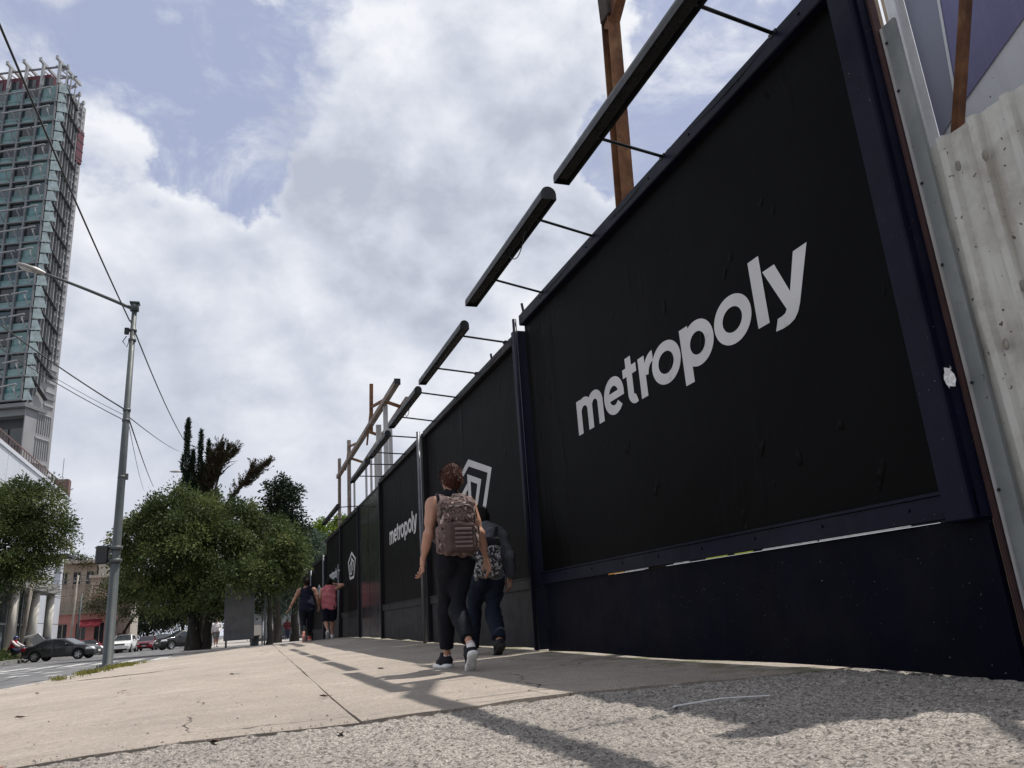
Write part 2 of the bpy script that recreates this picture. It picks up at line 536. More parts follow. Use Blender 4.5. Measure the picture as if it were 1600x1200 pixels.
# materials of the ground
def ground_mat(name, kind):
    m = bpy.data.materials.new(name); m.use_nodes = True
    nt = m.node_tree; N = nt.nodes.new; L = nt.links.new
    b = nt.nodes['Principled BSDF']; b.inputs['Specular IOR Level'].default_value = 0.25
    tc = N('ShaderNodeTexCoord'); obj = tc.outputs['Object']

    def noise(s, d=6, r=0.6, vs=None):
        n = N('ShaderNodeTexNoise'); n.inputs['Scale'].default_value = s; n.inputs['Detail'].default_value = d; n.inputs['Roughness'].default_value = r
        if vs:
            mp = N('ShaderNodeMapping'); mp.inputs['Scale'].default_value = vs; L(obj, mp.inputs[0]); L(mp.outputs[0], n.inputs['Vector'])
        else: L(obj, n.inputs['Vector'])
        return n.outputs['Fac']

    def mr(v, a, c, lo=0, hi=1):
        n = N('ShaderNodeMapRange'); L(v, n.inputs[0])
        for i, q in enumerate((a, c, lo, hi)): n.inputs[i + 1].default_value = q
        return n.outputs[0]

    def mix(f, a, c, mode='MIX'):
        n = N('ShaderNodeMixRGB'); n.blend_type = mode
        if isinstance(f, float): n.inputs[0].default_value = f
        else: L(f, n.inputs[0])
        for i, q in ((1, a), (2, c)):
            if isinstance(q, tuple): n.inputs[i].default_value = (*q, 1)
            else: L(q, n.inputs[i])
        return n.outputs[0]

    def bump(h, dist, prev=None):
        n = N('ShaderNodeBump'); n.inputs['Distance'].default_value = dist; n.inputs['Strength'].default_value = 1.0
        L(h, n.inputs['Height'])
        if prev is not None: L(prev, n.inputs['Normal'])
        return n.outputs[0]

    def vor(s, out='Distance', feature='F1', rnd=1.0):
        n = N('ShaderNodeTexVoronoi'); n.feature = feature; n.inputs['Scale'].default_value = s; n.inputs['Randomness'].default_value = rnd
        L(obj, n.inputs['Vector']); return n.outputs[out]
    if kind == 'concrete':
        col = mix(mr(noise(0.9, 6, 0.6), 0.32, 0.68), (0.350, 0.300, 0.252), (0.455, 0.396, 0.338))
        col = mix(mr(noise(0.35, 4, 0.7), 0.46, 0.66, 0, 0.65), col, (0.265, 0.230, 0.200))
        col = mix(mr(noise(6, 7, 0.7, (0.25, 1.0, 1)), 0.48, 0.66, 0, 0.60), col, (0.26, 0.225, 0.195))
        col = mix(mr(noise(38, 5, 0.75), 0.42, 0.66, 0, 0.75), col, (0.22, 0.19, 0.162))
        mo_ = N('ShaderNodeSeparateXYZ'); L(obj, mo_.inputs[0])
        col = mix(mr(noise(1.6, 5, .65, (2.2, .5, 1)), .50, .64, 0, .85), col, (0.30, 0.262, 0.224)); moss = N('ShaderNodeMath'); moss.operation = 'MULTIPLY'; L(mr(mo_.outputs['X'], 2.45, 3.15), moss.inputs[0]); L(mr(noise(3.2, 5, .65), .46, .62), moss.inputs[1]); col = mix(moss.outputs[0], col, (0.115, 0.120, 0.045))
        col = mix(mr(noise(90, 2, 0.5), 0.60, 0.68, 0, 0.55), col, (0.60, 0.56, 0.52))
        col = mix(mr(noise(17, 3, 0.5), 0.70, 0.74, 0, 0.75), col, (0.15, 0.13, 0.12))
        wv = N('ShaderNodeTexNoise'); wv.inputs['Scale'].default_value = 2.5; wv.inputs['Detail'].default_value = 6; L(obj, wv.inputs['Vector'])
        wm = N('ShaderNodeMixRGB'); wm.blend_type = 'ADD'; wm.inputs[0].default_value = 0.35; L(obj, wm.inputs[1]); L(wv.outputs['Color'], wm.inputs[2])
        vc = N('ShaderNodeTexVoronoi'); vc.feature = 'DISTANCE_TO_EDGE'; vc.inputs['Scale'].default_value = 0.42; L(wm.outputs[0], vc.inputs['Vector'])
        cm = N('ShaderNodeMath'); cm.operation = 'MULTIPLY'; L(mr(vc.outputs['Distance'], 0.0012, 0.0032, 1, 0), cm.inputs[0]); L(mr(noise(0.8, 3, .5), .44, .54), cm.inputs[1])
        col = mix(cm.outputs[0], col, (0.06, 0.052, 0.045))
        nb = bump(noise(60, 6, 0.75), 0.011); nb = bump(noise(5, 5, 0.6), 0.03, nb)
        b.inputs['Roughness'].default_value = 0.88
    elif kind == 'chip':
        n = N('ShaderNodeTexVoronoi'); n.inputs['Scale'].default_value = 150; L(obj, n.inputs['Vector'])
        stone = N('ShaderNodeSeparateColor'); L(n.outputs['Color'], stone.inputs[0])
        r = N('ShaderNodeValToRGB'); L(stone.outputs[0], r.inputs[0]); c = r.color_ramp
        c.elements[0].position = 0; c.elements[0].color = (0.30, 0.272, 0.243, 1); c.elements[1].position = 1; c.elements[1].color = (0.64, 0.59, 0.53, 1)
        e = c.elements.new(0.2); e.color = (0.46, 0.42, 0.375, 1); e = c.elements.new(0.8); e.color = (0.54, 0.495, 0.445, 1)
        col = mix(mr(vor(150), 0.35, 0.70, 0, 0.6), r.outputs[0], (0.12, 0.11, 0.10))
        col = mix(mr(noise(1.1, 6, 0.65), 0.42, 0.66, 0, 0.55), col, (0.25, 0.228, 0.205))
        col = mix(mr(noise(5.5, 6, 0.7), 0.52, 0.66, 0, 0.5), col, (0.21, 0.192, 0.175))
        col = mix(mr(noise(60, 7, .72), .40, .50, .9, 0), col, (0.062, 0.056, 0.052))
        col = mix(mr(noise(24, 6, .72), .36, .45, .75, 0), col, (0.085, 0.077, 0.07))
        nb = bump(noise(95, 5, .7), 0.006); nb = bump(noise(28, 6, 0.72), 0.016, nb)
        b.inputs['Roughness'].default_value = 0.9
    elif kind == 'road':
        col = mix(mr(noise(1.2, 6, 0.65), 0.35, 0.65), (0.085, 0.085, 0.09), (0.135, 0.135, 0.14))
        col = mix(mr(noise(1.0, 6, 0.6, (2.2, 0.12, 1)), 0.48, 0.66, 0, 0.6), col, (0.175, 0.172, 0.17))
        col = mix(mr(noise(80, 3, 0.6), 0.55, 0.72, 0, 0.5), col, (0.22, 0.22, 0.22))
        nb = bump(noise(60, 5, 0.7), 0.005)
        b.inputs['Roughness'].default_value = 0.85
    elif kind == 'paver':
        col = mix(mr(noise(1.5, 6, 0.6), 0.35, 0.65), (0.27, 0.25, 0.235), (0.37, 0.345, 0.32))
        col = mix(mr(noise(40, 4, 0.6), 0.5, 0.7, 0, 0.5), col, (0.2, 0.18, 0.165))
        nb = bump(noise(60, 5, 0.7), 0.004); b.inputs['Roughness'].default_value = 0.9
    else:                                     # soil
        col = mix(mr(noise(8, 6, 0.65), 0.35, 0.65), (0.022, 0.019, 0.016), (0.055, 0.047, 0.04))
        nb = bump(noise(30, 5, 0.7), 0.02); b.inputs['Roughness'].default_value = 0.95
    L(col, b.inputs['Base Color']); L(nb, b.inputs['Normal'])
    return m


M_conc = ground_mat('pavement_concrete', 'concrete'); M_chip = ground_mat('rough_chip_asphalt', 'chip')
M_road = ground_mat('road_asphalt', 'road'); M_paver = ground_mat('far_pavement', 'paver'); M_soil = ground_mat('soil_bed', 'soil')
M_paint = mat('worn_road_paint', (0.44, 0.44, 0.43), 0.8, var=.1, vscale=3, stain=(0.13, 0.13, 0.13), stain_scale=2.2, stain_amt=1.0, speck=(0.16, 0.16, 0.16), speck_scale=50, speck_amt=.14)


def sheet(name, rows, cols, fn, m, parent=None, smooth=True):
    V = [fn(i / (rows - 1), j / (cols - 1)) for i in range(rows) for j in range(cols)]
    F = [(i * cols + j, i * cols + j + 1, (i + 1) * cols + j + 1, (i + 1) * cols + j) for i in range(rows - 1) for j in range(cols - 1)]
    return mesh_np(name, V, F, m, parent, smooth)


# road and far terrain: one sheet to the horizon
ys = [-120, -30, 0, 5, 10, 15, 20, 26, 32, 40, 50, 62, 80, 105, 140, 200, 400, 900, 1900]
xs = [-900, -300, -100, -40, -14, -8, -3, 0, 6, 20, 60, 300, 900]
V = [(x, y, zr(y)) for y in ys for x in xs]
F = [(i * len(xs) + j, i * len(xs) + j + 1, (i + 1) * len(xs) + j + 1, (i + 1) * len(xs) + j) for i in range(len(ys) - 1) for j in range(len(xs) - 1)]
road = mesh_np('road', V, F, M_road); tag(road, 'grey asphalt road running away on the left of the pavement', kind='structure')

# soil bed under the pavement joints and behind the hoarding
bed = sheet('soil', 60, 30, lambda a, b: (kerb_x(-6 + 66 * a) + 0.10 + (14 - kerb_x(-6 + 66 * a)) * b, -6 + 66 * a,
                                          zs(min(3.15, kerb_x(-6 + 66 * a) + 0.10 + (14 - kerb_x(-6 + 66 * a)) * b), -6 + 66 * a) - 0.035), M_soil)
tag(bed, 'dark soil in the joints of the pavement and behind the hoarding', kind='structure')


# pavement of cast slabs
def joint_x(Y): return 0.55 + (Y - 3.75) * 0.0247


side = bpy.data.objects.new('pavement', None); COL.objects.link(side); tag(side, 'wide sunlit concrete pavement beside the black hoarding', kind='structure')


def slab(y0, y1, xl, xr, seed):
    n = max(8, int((y1 - y0) / 0.22)); c = 22
    def edge0(X): return crack_y(X) + 0.004 + 0.007 * rag(X, 3) + 0.006 * rag(X * 7, 13) if y0 < 4 else y0
    V = []; F = []
    for i in range(n):
        for j in range(c):
            Yn = y0 + (y1 - y0) * i / (n - 1)
            x0, x1 = xl(Yn), xr(Yn); X = x0 + (x1 - x0) * j / (c - 1)
            ya = edge0(X); Yq = ya + (y1 - ya) * i / (n - 1)
            V.append((X, Yq, zs(X, Yq) + 0.004 * rag(X * .7 + seed, 5) + 0.003 * rag(Yq * .6 + seed, 8)))
    for i in range(n - 1):
        for j in range(c - 1): F.append((i * c + j, i * c + j + 1, (i + 1) * c + j + 1, (i + 1) * c + j))
    ring = [j for j in range(c)] + [i * c + c - 1 for i in range(1, n)] + [(n - 1) * c + j for j in range(c - 2, -1, -1)] + [i * c for i in range(n - 2, 0, -1)]
    o = len(V)
    for r in ring: V.append((V[r][0], V[r][1], V[r][2] - 0.26))
    for q in range(len(ring)):
        q2 = (q + 1) % len(ring); F.append((ring[q2], ring[q], o + q, o + q2))
    ob = mesh_np('slab', V, F, M_conc, side, False)
    return ob


g = 0.005
slab(3.77, 13.0, kerb_x, lambda Y: joint_x(Y) - g, 1.0)
slab(13.012, 23.1, kerb_x, lambda Y: joint_x(Y) - g, 2.0)
slab(3.77, 13.0, lambda Y: joint_x(Y) + g, lambda Y: 3.5, 3.0)
slab(13.012, 23.1, lambda Y: joint_x(Y) + g, lambda Y: 3.5, 4.0)
slab(23.112, 44.0, lambda Y: max(joint_x(Y) + g, kerb_x(Y)), lambda Y: 3.5, 5.0)
# kerb stones along the road edge, one by one
kerb_mesh = None
M_kerb = mat('kerb_concrete', (0.33, 0.30, 0.27), 0.9, var=.2, vscale=5, stain=(0.15, 0.13, 0.11), stain_scale=3, stain_amt=.6, bump=.006, bscale=30)
Yk = -4.0
while Yk < 22.4:
    Y2 = Yk + 0.98
    a = Vector((kerb_x(Yk) - 0.075, Yk, zs(kerb_x(Yk), Yk) - 0.075 + 0.004)); b = Vector((kerb_x(Y2) - 0.075, Y2, zs(kerb_x(Y2), Y2) - 0.075 + 0.004))
    mb = MB(); mb.bar(a, b, 0.14, 0.16, bev=0.018); mb.build('kerb_stone', M_kerb, side)
    Yk += 1.0

# rough chip-seal apron in front of the slab: real stones near the camera
NX, NY = 520, 300
gx = np.linspace(-1.7, 3.5, NX); gy = np.linspace(0.9, 1.0, NY)
f1 = rng.normal(size=(NY, NX)); f1 = (f1 + np.roll(f1, 1, 0) + np.roll(f1, 1, 1) + np.roll(f1, (1, 1), (0, 1))) / 2.0
f2 = rng.normal(size=(NY // 4 + 2, NX // 4 + 2)); f2 = np.kron(f2, np.ones((4, 4)))[:NY, :NX]
for _ in range(3): f2 = (f2 + np.roll(f2, 1, 0) + np.roll(f2, -1, 0) + np.roll(f2, 1, 1) + np.roll(f2, -1, 1)) / 5
hgt = 0.0024 * np.clip(f1, -2.4, 1.1) + 0.0052 * f2
ye = np.array([crack_y(x) - 0.008 + 0.009 * rag(x, 9) + 0.007 * rag(x * 6, 19) for x in gx])
tt = np.linspace(0, 1, NY)[:, None]
YY = 0.9 + (ye[None, :] - 0.9) * tt; XX = np.broadcast_to(gx[None, :], YY.shape)
ZZ = -0.032 * np.maximum(0, -XX - 0.2) + hgt - 0.012 * np.exp(-((ye[None, :] - YY) / 0.02)) * (0.5 + 0.5 * rng.random((1, NX)))
V = np.stack([XX, YY, ZZ], -1).reshape(-1, 3)
ii = np.arange((NY - 1) * NX).reshape(NY - 1, NX)[:, :-1].ravel()
F = np.stack([ii, ii + 1, ii + NX + 1, ii + NX], 1)
apron = mesh_np('driveway', V, F, M_chip, None, True); tag(apron, 'rough light grey chip asphalt driveway in front of the smooth slab', kind='structure')
outer = MB()
for (x0, x1, y0, y1) in ((-3.5, -1.7, -6, 3.78), (-1.7, 3.5, -6, 0.9)):
    outer.add([(x0, y0, -0.032 * max(0, -x0 - .2)), (x1, y0, -0.032 * max(0, -x1 - .2)), (x1, y1, -0.032 * max(0, -x1 - .2)), (x0, y1, -0.032 * max(0, -x0 - .2))], [(0, 1, 2, 3)])
outer.build('apron_surround', M_chip, apron)

# far pavements across the junction
far = MB()
def pave(x0, x1, y0, y1, h=0.13):
    yy = [y0] + [y for y in ys if y0 < y < y1] + [y1]
    for a, b in zip(yy[:-1], yy[1:]):
        za, zb = zr(a) + h, zr(b) + h
        far.add([(x0, a, za), (x1, a, za), (x1, b, zb), (x0, b, zb)], [(0, 1, 2, 3)])
        far.add([(x0, a, za - .3), (x0, b, zb - .3), (x0, b, zb), (x0, a, za)], [(0, 1, 2, 3)])
        far.add([(x1, a, za - .3), (x1, b, zb - .3), (x1, b, zb), (x1, a, za)], [(0, 1, 2, 3)])
    far.add([(x0, y0, zr(y0) - .1), (x1, y0, zr(y0) - .1), (x1, y0, zr(y0) + h), (x0, y0, zr(y0) + h)], [(0, 1, 2, 3)])
pave(-2.6, 30, 40.5, 260)
pave(-60, -14.6, 27, 260)
fp = far.build('sidewalk', M_paver, None); tag(fp, 'far pavements beyond the junction under the trees', kind='structure')

# painted markings
mk = MB()
def strip(x0, x1, y0, y1):
    n = max(1, int((y1 - y0) / 3))
    for i in range(n):
        a, b = y0 + (y1 - y0) * i / n, y0 + (y1 - y0) * (i + 1) / n
        mk.add([(x0, a, zr(a) + .005), (x1, a, zr(a) + .005), (x1, b, zr(b) + .005), (x0, b, zr(b) + .005)], [(0, 1, 2, 3)])
for i in range(12): strip(-14.2 + i * 1.02, -13.7 + i * 1.02, 33.2, 38.4)
strip(-14.2, -2.9, 30.9, 31.4)
for i in range(9): strip(-6.6, -6.42, 44 + i * 9, 48 + i * 9); strip(-10.3, -10.12, 44 + i * 9, 48 + i * 9)
for i in range(4): strip(-6.9, -6.75, 8 + i * 6, 11 + i * 6)
for (x, y, w, l) in ((-5.6, 24.2, .5, 1.1), (-5.0, 25.6, .45, .9), (-6.3, 27.6, .9, .7), (-4.3, 22.3, .3, .8), (-7.5, 30, .6, .9)): strip(x, x + w, y, y + l)
mo = mk.build('road_markings', M_paint, None); tag(mo, 'worn white crossing stripes and lane lines on the road', kind='structure')

# ------------------------------------------------------------------ the hoarding
M_navy = mat('navy_frame_paint', (0.0046, 0.0054, 0.0155), 0.33, spec=0.10, var=.3, vscale=3, stain=(0.009, 0.0098, 0.019), stain_scale=4, stain_amt=.5, speck=(0.16, 0.16, 0.17), speck_scale=80, speck_amt=0.0, bump=.0015, bscale=14)
M_black = mat('black_frame_paint', (0.0075, 0.0075, 0.010), 0.45, spec=0.18, var=.3, vscale=3, bump=.001, bscale=20)
M_skirt = mat('dark_skirting_paint', (0.0017, 0.0023, 0.0082), 0.42, spec=0.05, var=.3, vscale=2, stain=(0.006, 0.0060, 0.0085), stain_scale=1.1, stain_amt=.7, speck=(0.20, 0.20, 0.20), speck_scale=70, speck_amt=-0.010, bump=.002, bscale=8)
M_skirt2 = mat('dust_and_sheen_skirting_paint', (0.014, 0.014, 0.016), 0.5, spec=0.16, var=.3, vscale=2.5, streak=(0.034, 0.034, 0.036), streak_amt=.6, bump=.002, bscale=8)  # paler grey carries reflected light in the colour as well as dust
M_alu = mat('grey_tube_metal', (0.11, 0.115, 0.13), 0.4, 0.4, var=.2, vscale=8, streak=(0.05, 0.05, 0.06), streak_amt=.5)
M_sheet = mat('dark_metal_sheet', (0.045, 0.050, 0.058), 0.16, 0.6, spec=0.5, var=.25, vscale=2, streak=(0.06, 0.06, 0.065), streak_amt=.5, bump=.004, bscale=2.5)
M_rust = mat('rusted_steel', (0.17, 0.075, 0.035), 0.85, 0.2, var=.35, vscale=9, streak=(0.07, 0.03, 0.018), streak_amt=.8, stain=(0.30, 0.17, 0.085), stain_scale=3, stain_amt=.8, bump=.004, bscale=30)
M_redrust = mat('dark_red_primer', (0.050, 0.021, 0.020), 0.7, var=.3, vscale=9, streak=(0.03, 0.02, 0.02), streak_amt=.6, bump=.003)


def vinyl(name, base, rough, spec):
    m = bpy.data.materials.new(name); m.use_nodes = True
    nt = m.node_tree; N = nt.nodes.new; L = nt.links.new; b = nt.nodes['Principled BSDF']
    b.inputs['Roughness'].default_value = rough; b.inputs['Specular IOR Level'].default_value = spec
    tc = N('ShaderNodeTexCoord'); obj = tc.outputs['Object']

    def noise(s, d, vs=(1, 1, 1)):
        mp = N('ShaderNodeMapping'); mp.inputs['Scale'].default_value = vs; L(obj, mp.inputs[0])
        n = N('ShaderNodeTexNoise'); n.inputs['Scale'].default_value = s; n.inputs['Detail'].default_value = d; L(mp.outputs[0], n.inputs['Vector']); return n.outputs['Fac']

    def mr(v, a, c, lo=0, hi=1):
        n = N('ShaderNodeMapRange'); L(v, n.inputs[0])
        for i, q in enumerate((a, c, lo, hi)): n.inputs[i + 1].default_value = q
        return n.outputs[0]

    def bump(h, dist, prev=None):
        n = N('ShaderNodeBump'); n.inputs['Distance'].default_value = dist; L(h, n.inputs['Height'])
        if prev is not None: L(prev, n.inputs['Normal'])
        return n.outputs[0]
    mix = N('ShaderNodeMixRGB'); L(mr(noise(1.2, 5), .35, .65), mix.inputs[0])
    mix.inputs[1].default_value = (*[c * .88 for c in base], 1); mix.inputs[2].default_value = (*[c * 1.12 for c in base], 1)
    L(mix.outputs[0], b.inputs['Base Color'])
    nb = bump(mr(noise(1.1, 4, (1, 1.6, 0.35)), .58, .68), 0.010)               # vertical creases
    nb = bump(mr(noise(5.5, 2, (1, 1.2, 0.8)), .69, .77), 0.012, nb)            # paste bubbles
    nb = bump(noise(2.0, 4), 0.010, nb)
    L(nb, b.inputs['Normal'])
    return m


M_poster = vinyl('black_vinyl', (0.0032, 0.0032, 0.0034), 0.48, 0.04)
M_letter = vinyl('silver_grey_print', (0.52, 0.52, 0.525), 0.55, 0.3)


# lettering built from strokes: u runs to the right, v up from the baseline (metres on the nearest poster)
def ring(c, a, b, ia, ib, a0=0.0, a1=360.0, n=40):
    out = []
    for i in range(n):
        t0, t1 = rad(a0 + (a1 - a0) * i / n), rad(a0 + (a1 - a0) * (i + 1) / n)
        out.append([(c[0] + ia * math.cos(t0), c[1] + ib * math.sin(t0)), (c[0] + a * math.cos(t0), c[1] + b * math.sin(t0)),
                    (c[0] + a * math.cos(t1), c[1] + b * math.sin(t1)), (c[0] + ia * math.cos(t1), c[1] + ib * math.sin(t1))])
    return out


def quad(x0, x1, y0, y1): return [[(x0, y0), (x1, y0), (x1, y1), (x0, y1)]]


GLYPHS = [
    ('m', [quad(0, .108, -.01, .33), ring((.178, .195), .178, .138, .068, .055, 0, 165, 20), quad(.246, .356, -.01, .195), ring((.416, .195), .170, .138, .060, .055, 0, 158, 20), quad(.476, .586, -.01, .195)]),
    ('e', [ring((.807, .168), .196, .172, .092, .088, 0, 318, 40), quad(.70, 1.002, .130, .198)]),
    ('t', [quad(1.076, 1.178, .085, .420), quad(1.012, 1.258, .258, .335), ring((1.201, .100), .125, .108, .024, .030, 180, 290, 12)]),
    ('r', [quad(1.297, 1.405, -.005, .342), ring((1.545, .150), .180, .192, .095, .102, 90, 172, 14)]),
    ('o', [ring((1.733, .172), .219, .172, .116, .089)]),
    ('p', [quad(1.970, 2.088, -.097, .343), ring((2.192, .170), .208, .172, .100, .086)]),
    ('o', [ring((2.630, .180), .214, .172, .112, .088)]),
    ('l', [quad(2.882, 2.997, .014, .480)]),
    ('y', [[[(3.010, .357), (3.130, .357), (3.226, .131), (3.170, .035)], [(3.226, .131), (3.312, .357), (3.437, .357), (3.292, .030)], [(3.170, .035), (3.226, .131), (3.292, .030), (3.262, -.018)],
            [(3.170, .035), (3.262, -.018), (3.222, -.050), (3.150, .016)], [(3.150, .016), (3.222, -.050), (3.165, -.066), (3.118, .009)], [(3.118, .009), (3.165, -.066), (3.110, -.069), (3.076, .007)], [(3.076, .007), (3.110, -.069), (3.041, -.064)]]]),
]


def word(poster, Y0, z0, s, X):
    for ch, strokes in GLYPHS:
        mb = MB()
        for k, st in enumerate(strokes):
            x = X - 0.0030 - 0.0006 * k
            for q in st: mb.add([(x, Y0 - u * s, z0 + v * s) for u, v in q], [tuple(range(len(q)))])
        o = mb.build('letter', M_letter, poster, recalc=False)


def emblem(poster, Yc, zc, s, X):
    """Pentagon frame with an open house shape inside; q runs to the right."""
    out = [(0, .46), (1.06, .13), (.56, -.56), (-.56, -.56), (-1.06, .13)]
    inn = [(0, .355), (.875, .095), (.455, -.465), (-.455, -.465), (-.875, .095)]
    mb = MB()
    P = lambda q, v, k=0: (X - 0.003 - .0006 * k, Yc - q * s, zc + v * s)
    for i in range(5):
        j = (i + 1) % 5
        mb.add([P(*out[i]), P(*out[j]), P(*inn[j]), P(*inn[i])], [(0, 1, 2, 3)])
    mb.build('pentagon_frame', M_letter, poster, recalc=False)
    mb = MB()
    for k, q in enumerate([[(-.10, .26), (.055, .17), (.05, -.36), (-.085, -.40)], [(-.10, .26), (.58, .06), (.385, .03), (.055, .125)], [(.58, .06), (.35, -.25), (.19, -.27), (.385, .03)],
                           [(-.10, .13), (-.10, .03), (-.40, -.06), (-.58, -.02)], [(-.58, -.02), (-.40, -.06), (-.27, -.34), (-.40, -.38)], [(-.40, -.38), (-.27, -.30), (-.085, -.34), (-.085, -.40)]]):
        mb.add([P(*c, k) for c in q], [(0, 1, 2, 3)])
    mb.build('house_symbol', M_letter, poster, recalc=False)


wall = thing('hoarding', 'long black billboard hoarding in a dark navy frame along the right of the pavement', 'hoarding', (0, 0, 0))
XW = 3.15
bays = [(2.73, 7.97, 0.82, 3.69, 'text'), (8.31, 13.17, 0.79, 3.56, 'emblem'), (13.46, 17.78, 0.80, 3.54, 'text'),
        (21.40, 25.06, 0.80, 3.44, 'emblem'), (25.26, 29.62, 0.78, 3.40, 'text'), (29.84, 34.72, 0.36, 2.92, 'emblem'), (34.94, 39.8, 0.14, 2.68, 'none')]
for i, (y0, y1, zb, zt, kind) in enumerate(bays):
    near = i == 0
    fm = M_navy if near else M_black
    mb = MB(); mb.box((XW + 0.025, (y0 + y1) / 2, (zb + zt) / 2), (0.05, y1 - y0 + .02, zt - zb + .02)); po = mb.build('poster', M_poster, wall)
    if kind == 'text':
        po['label'] = 'black poster lettered metropoly in silver grey'
        word(po, *((6.74, 2.06, 1.0) if i == 0 else (16.95, 2.045, .81) if i == 2 else (28.62, 1.99, .64)), XW)
    elif kind == 'emblem':
        po['label'] = 'black poster with a silver pentagon and house emblem'
        emblem(po, *((10.61, 2.16, 1.0) if i == 1 else (22.95, 2.12, .76) if i == 3 else (32.36, 1.75, .72)), XW)
    else: po['label'] = 'plain black poster at the far end'
    # rails
    e0, e1 = (y0 - .17, y1 + .0) if near else (y0 - .02, y1 + .0)
    top_h = 0.13 if near else 0.11
    mb = MB(); mb.box((XW, (e0 + e1) / 2 + .01, zt + top_h / 2 - .004), (0.13, e1 - e0 + .02, top_h), bev=.008); mb.build('top_rail', fm, wall)
    mb = MB(); mb.box((XW + .008, (e0 + e1) / 2 + .01, zb - .062), (0.096, e1 - e0 + .02, .118), bev=.006)
    mb.box((XW - .018, (y0 + y1) / 2, zb + .003), (0.07, y1 - y0, .016)); mb.build('bottom_rail', fm, wall)
    # skirting sheet, its foot following the ground with a gap
    n = 10; zt2 = zb - (0.128 if near else 0.112); V = []; xf, xb = XW - .012, XW + .02
    for q in range(n + 1):
        Y = e0 + (e1 - e0 + .02) * q / n; gz = wall_base(Y) + (.016 if i < 4 else .01) + (.010 * rag(Y, 40 + i) if i > 0 else .005 * rag(Y, 40))
        gz -= 0.02 * (1 if near and Y < 3.0 else 0)
        V += [(xf, Y, gz), (xf, Y, zt2), (xb, Y, zt2), (xb, Y, gz)]
    F = []
    for q in range(n):
        a = q * 4
        for k in range(4): F.append((a + k, a + (k + 1) % 4, a + 4 + (k + 1) % 4, a + 4 + k))
    F += [(0, 3, 2, 1), (n * 4, n * 4 + 1, n * 4 + 2, n * 4 + 3)]
    mesh_np('skirting_sheet', V, F, M_skirt if near else M_skirt2, wall)
# posts between the bays
def post(y0, y1, zt, m, x0=-.075, x1=.09, lab=None):
    gz = wall_base((y0 + y1) / 2)
    mb = MB(); mb.box((XW + (x0 + x1) / 2, (y0 + y1) / 2, (gz + .015 + zt) / 2), (x1 - x0, y1 - y0, zt - gz - .015), bev=.008)
    o = mb.build('post', m, wall)
    if lab: o['label'] = lab
    return o
mb = MB(); mb.box((XW - .012, 2.648, 2.47), (.135, .150, 3.58), bev=.008); mb.box((XW - .005, 2.567, 2.42), (.07, .018, 3.46))
o = mb.build('post', M_navy, wall); o['label'] = 'wide navy end post of the nearest billboard'
mb = MB(); mb.box((XW - .014, 2.665, .69), (.12, .17, .012)); mb.build('joint_plate', M_navy, wall)
post(8.165, 8.265, 3.70, M_navy)
post(13.22, 13.32, 3.64, M_black); post(17.82, 17.90, 3.58, M_black); post(21.26, 21.38, 3.52, M_black); post(25.10, 25.23, 3.5, M_black); post(29.66, 29.80, 2.98, M_black); post(34.76, 34.90, 2.74, M_black)
for (Y, zt, r) in ((8.075, 3.80, .026), (13.38, 3.70, .035), (25.17, 2.3, .035), (29.73, 2.98, .036), (34.83, 2.8, .036)):
    mb = MB(); mb.tube([(XW - .105, Y, wall_base(Y) + (.0 if Y > 9 else .02)), (XW - .105 + (.0 if Y > 9 else .015), Y, zt)], r, 12); mb.build('tube_post', M_alu if Y > 9 else M_navy, wall)
# short stubs standing on the top rail
for (Y, z0, h) in ((8.02, 3.88, .12), (9.3, 3.66, .14), (5.95, 3.81, .06), (4.57, 3.81, .05)):
    mb = MB(); mb.bar((XW + .02, Y, z0 - .02), (XW + .01, Y + .02, z0 + h), .025, .02); mb.build('stub', M_black, wall)
# plain metal sheets between the third and fourth posters
for (y0, y1) in ((17.93, 19.62), (19.66, 21.24)):
    gz = wall_base((y0 + y1) / 2)
    mb = MB(); mb.box((XW - .01, (y0 + y1) / 2, (gz + .03 + 3.5) / 2), (.03, y1 - y0, 3.5 - gz - .03)); o = mb.build('metal_sheet', M_sheet, wall)
mb = MB(); mb.box((XW + .01, 19.6, 3.52), (.09, 3.3, .06)); mb.build('top_rail', M_black, wall)
mb = MB(); mb.box((XW + .004, 7.16, .697), (.04, 1.64, .03)); mb.build('seam_filler', M_skirt, wall)
# coloured strips painted as sunlit things showing through the seam above the skirting
for (y0, y1, c, nm) in ((6.02, 6.32, (0.62, 0.30, 0.05), 'orange'), (5.60, 6.0, (0.45, 0.45, 0.44), 'grey'), (4.98, 5.20, (0.50, 0.50, 0.48), 'white'), (4.50, 4.76, (0.42, 0.44, 0.07), 'yellow'), (4.22, 4.42, (0.42, 0.44, 0.07), 'yellow'), (3.62, 4.12, (0.62, 0.62, 0.60), 'white'), (2.95, 3.60, (0.50, 0.50, 0.49), 'white')):
    m = mat('seam_sunlit_' + nm, c, .7, var=.2, vscale=20, streak=(.05, .05, .05), streak_amt=.3)
    mb = MB(); mb.box((XW - .043, (y0 + y1) / 2, .6955), (.008, y1 - y0, .009)); o = mb.build('sunlit_gap_strip', m, wall); o['label'] = nm + ' strip in the seam below the near billboard'
# angle iron and grey flashing at the near end
mb = MB(); mb.box((XW + .045, 2.549, 1.78), (.05, .014, 3.55)); o = mb.build('angle_iron', M_redrust, wall); o['label'] = 'dark red rusty angle iron on the near end'

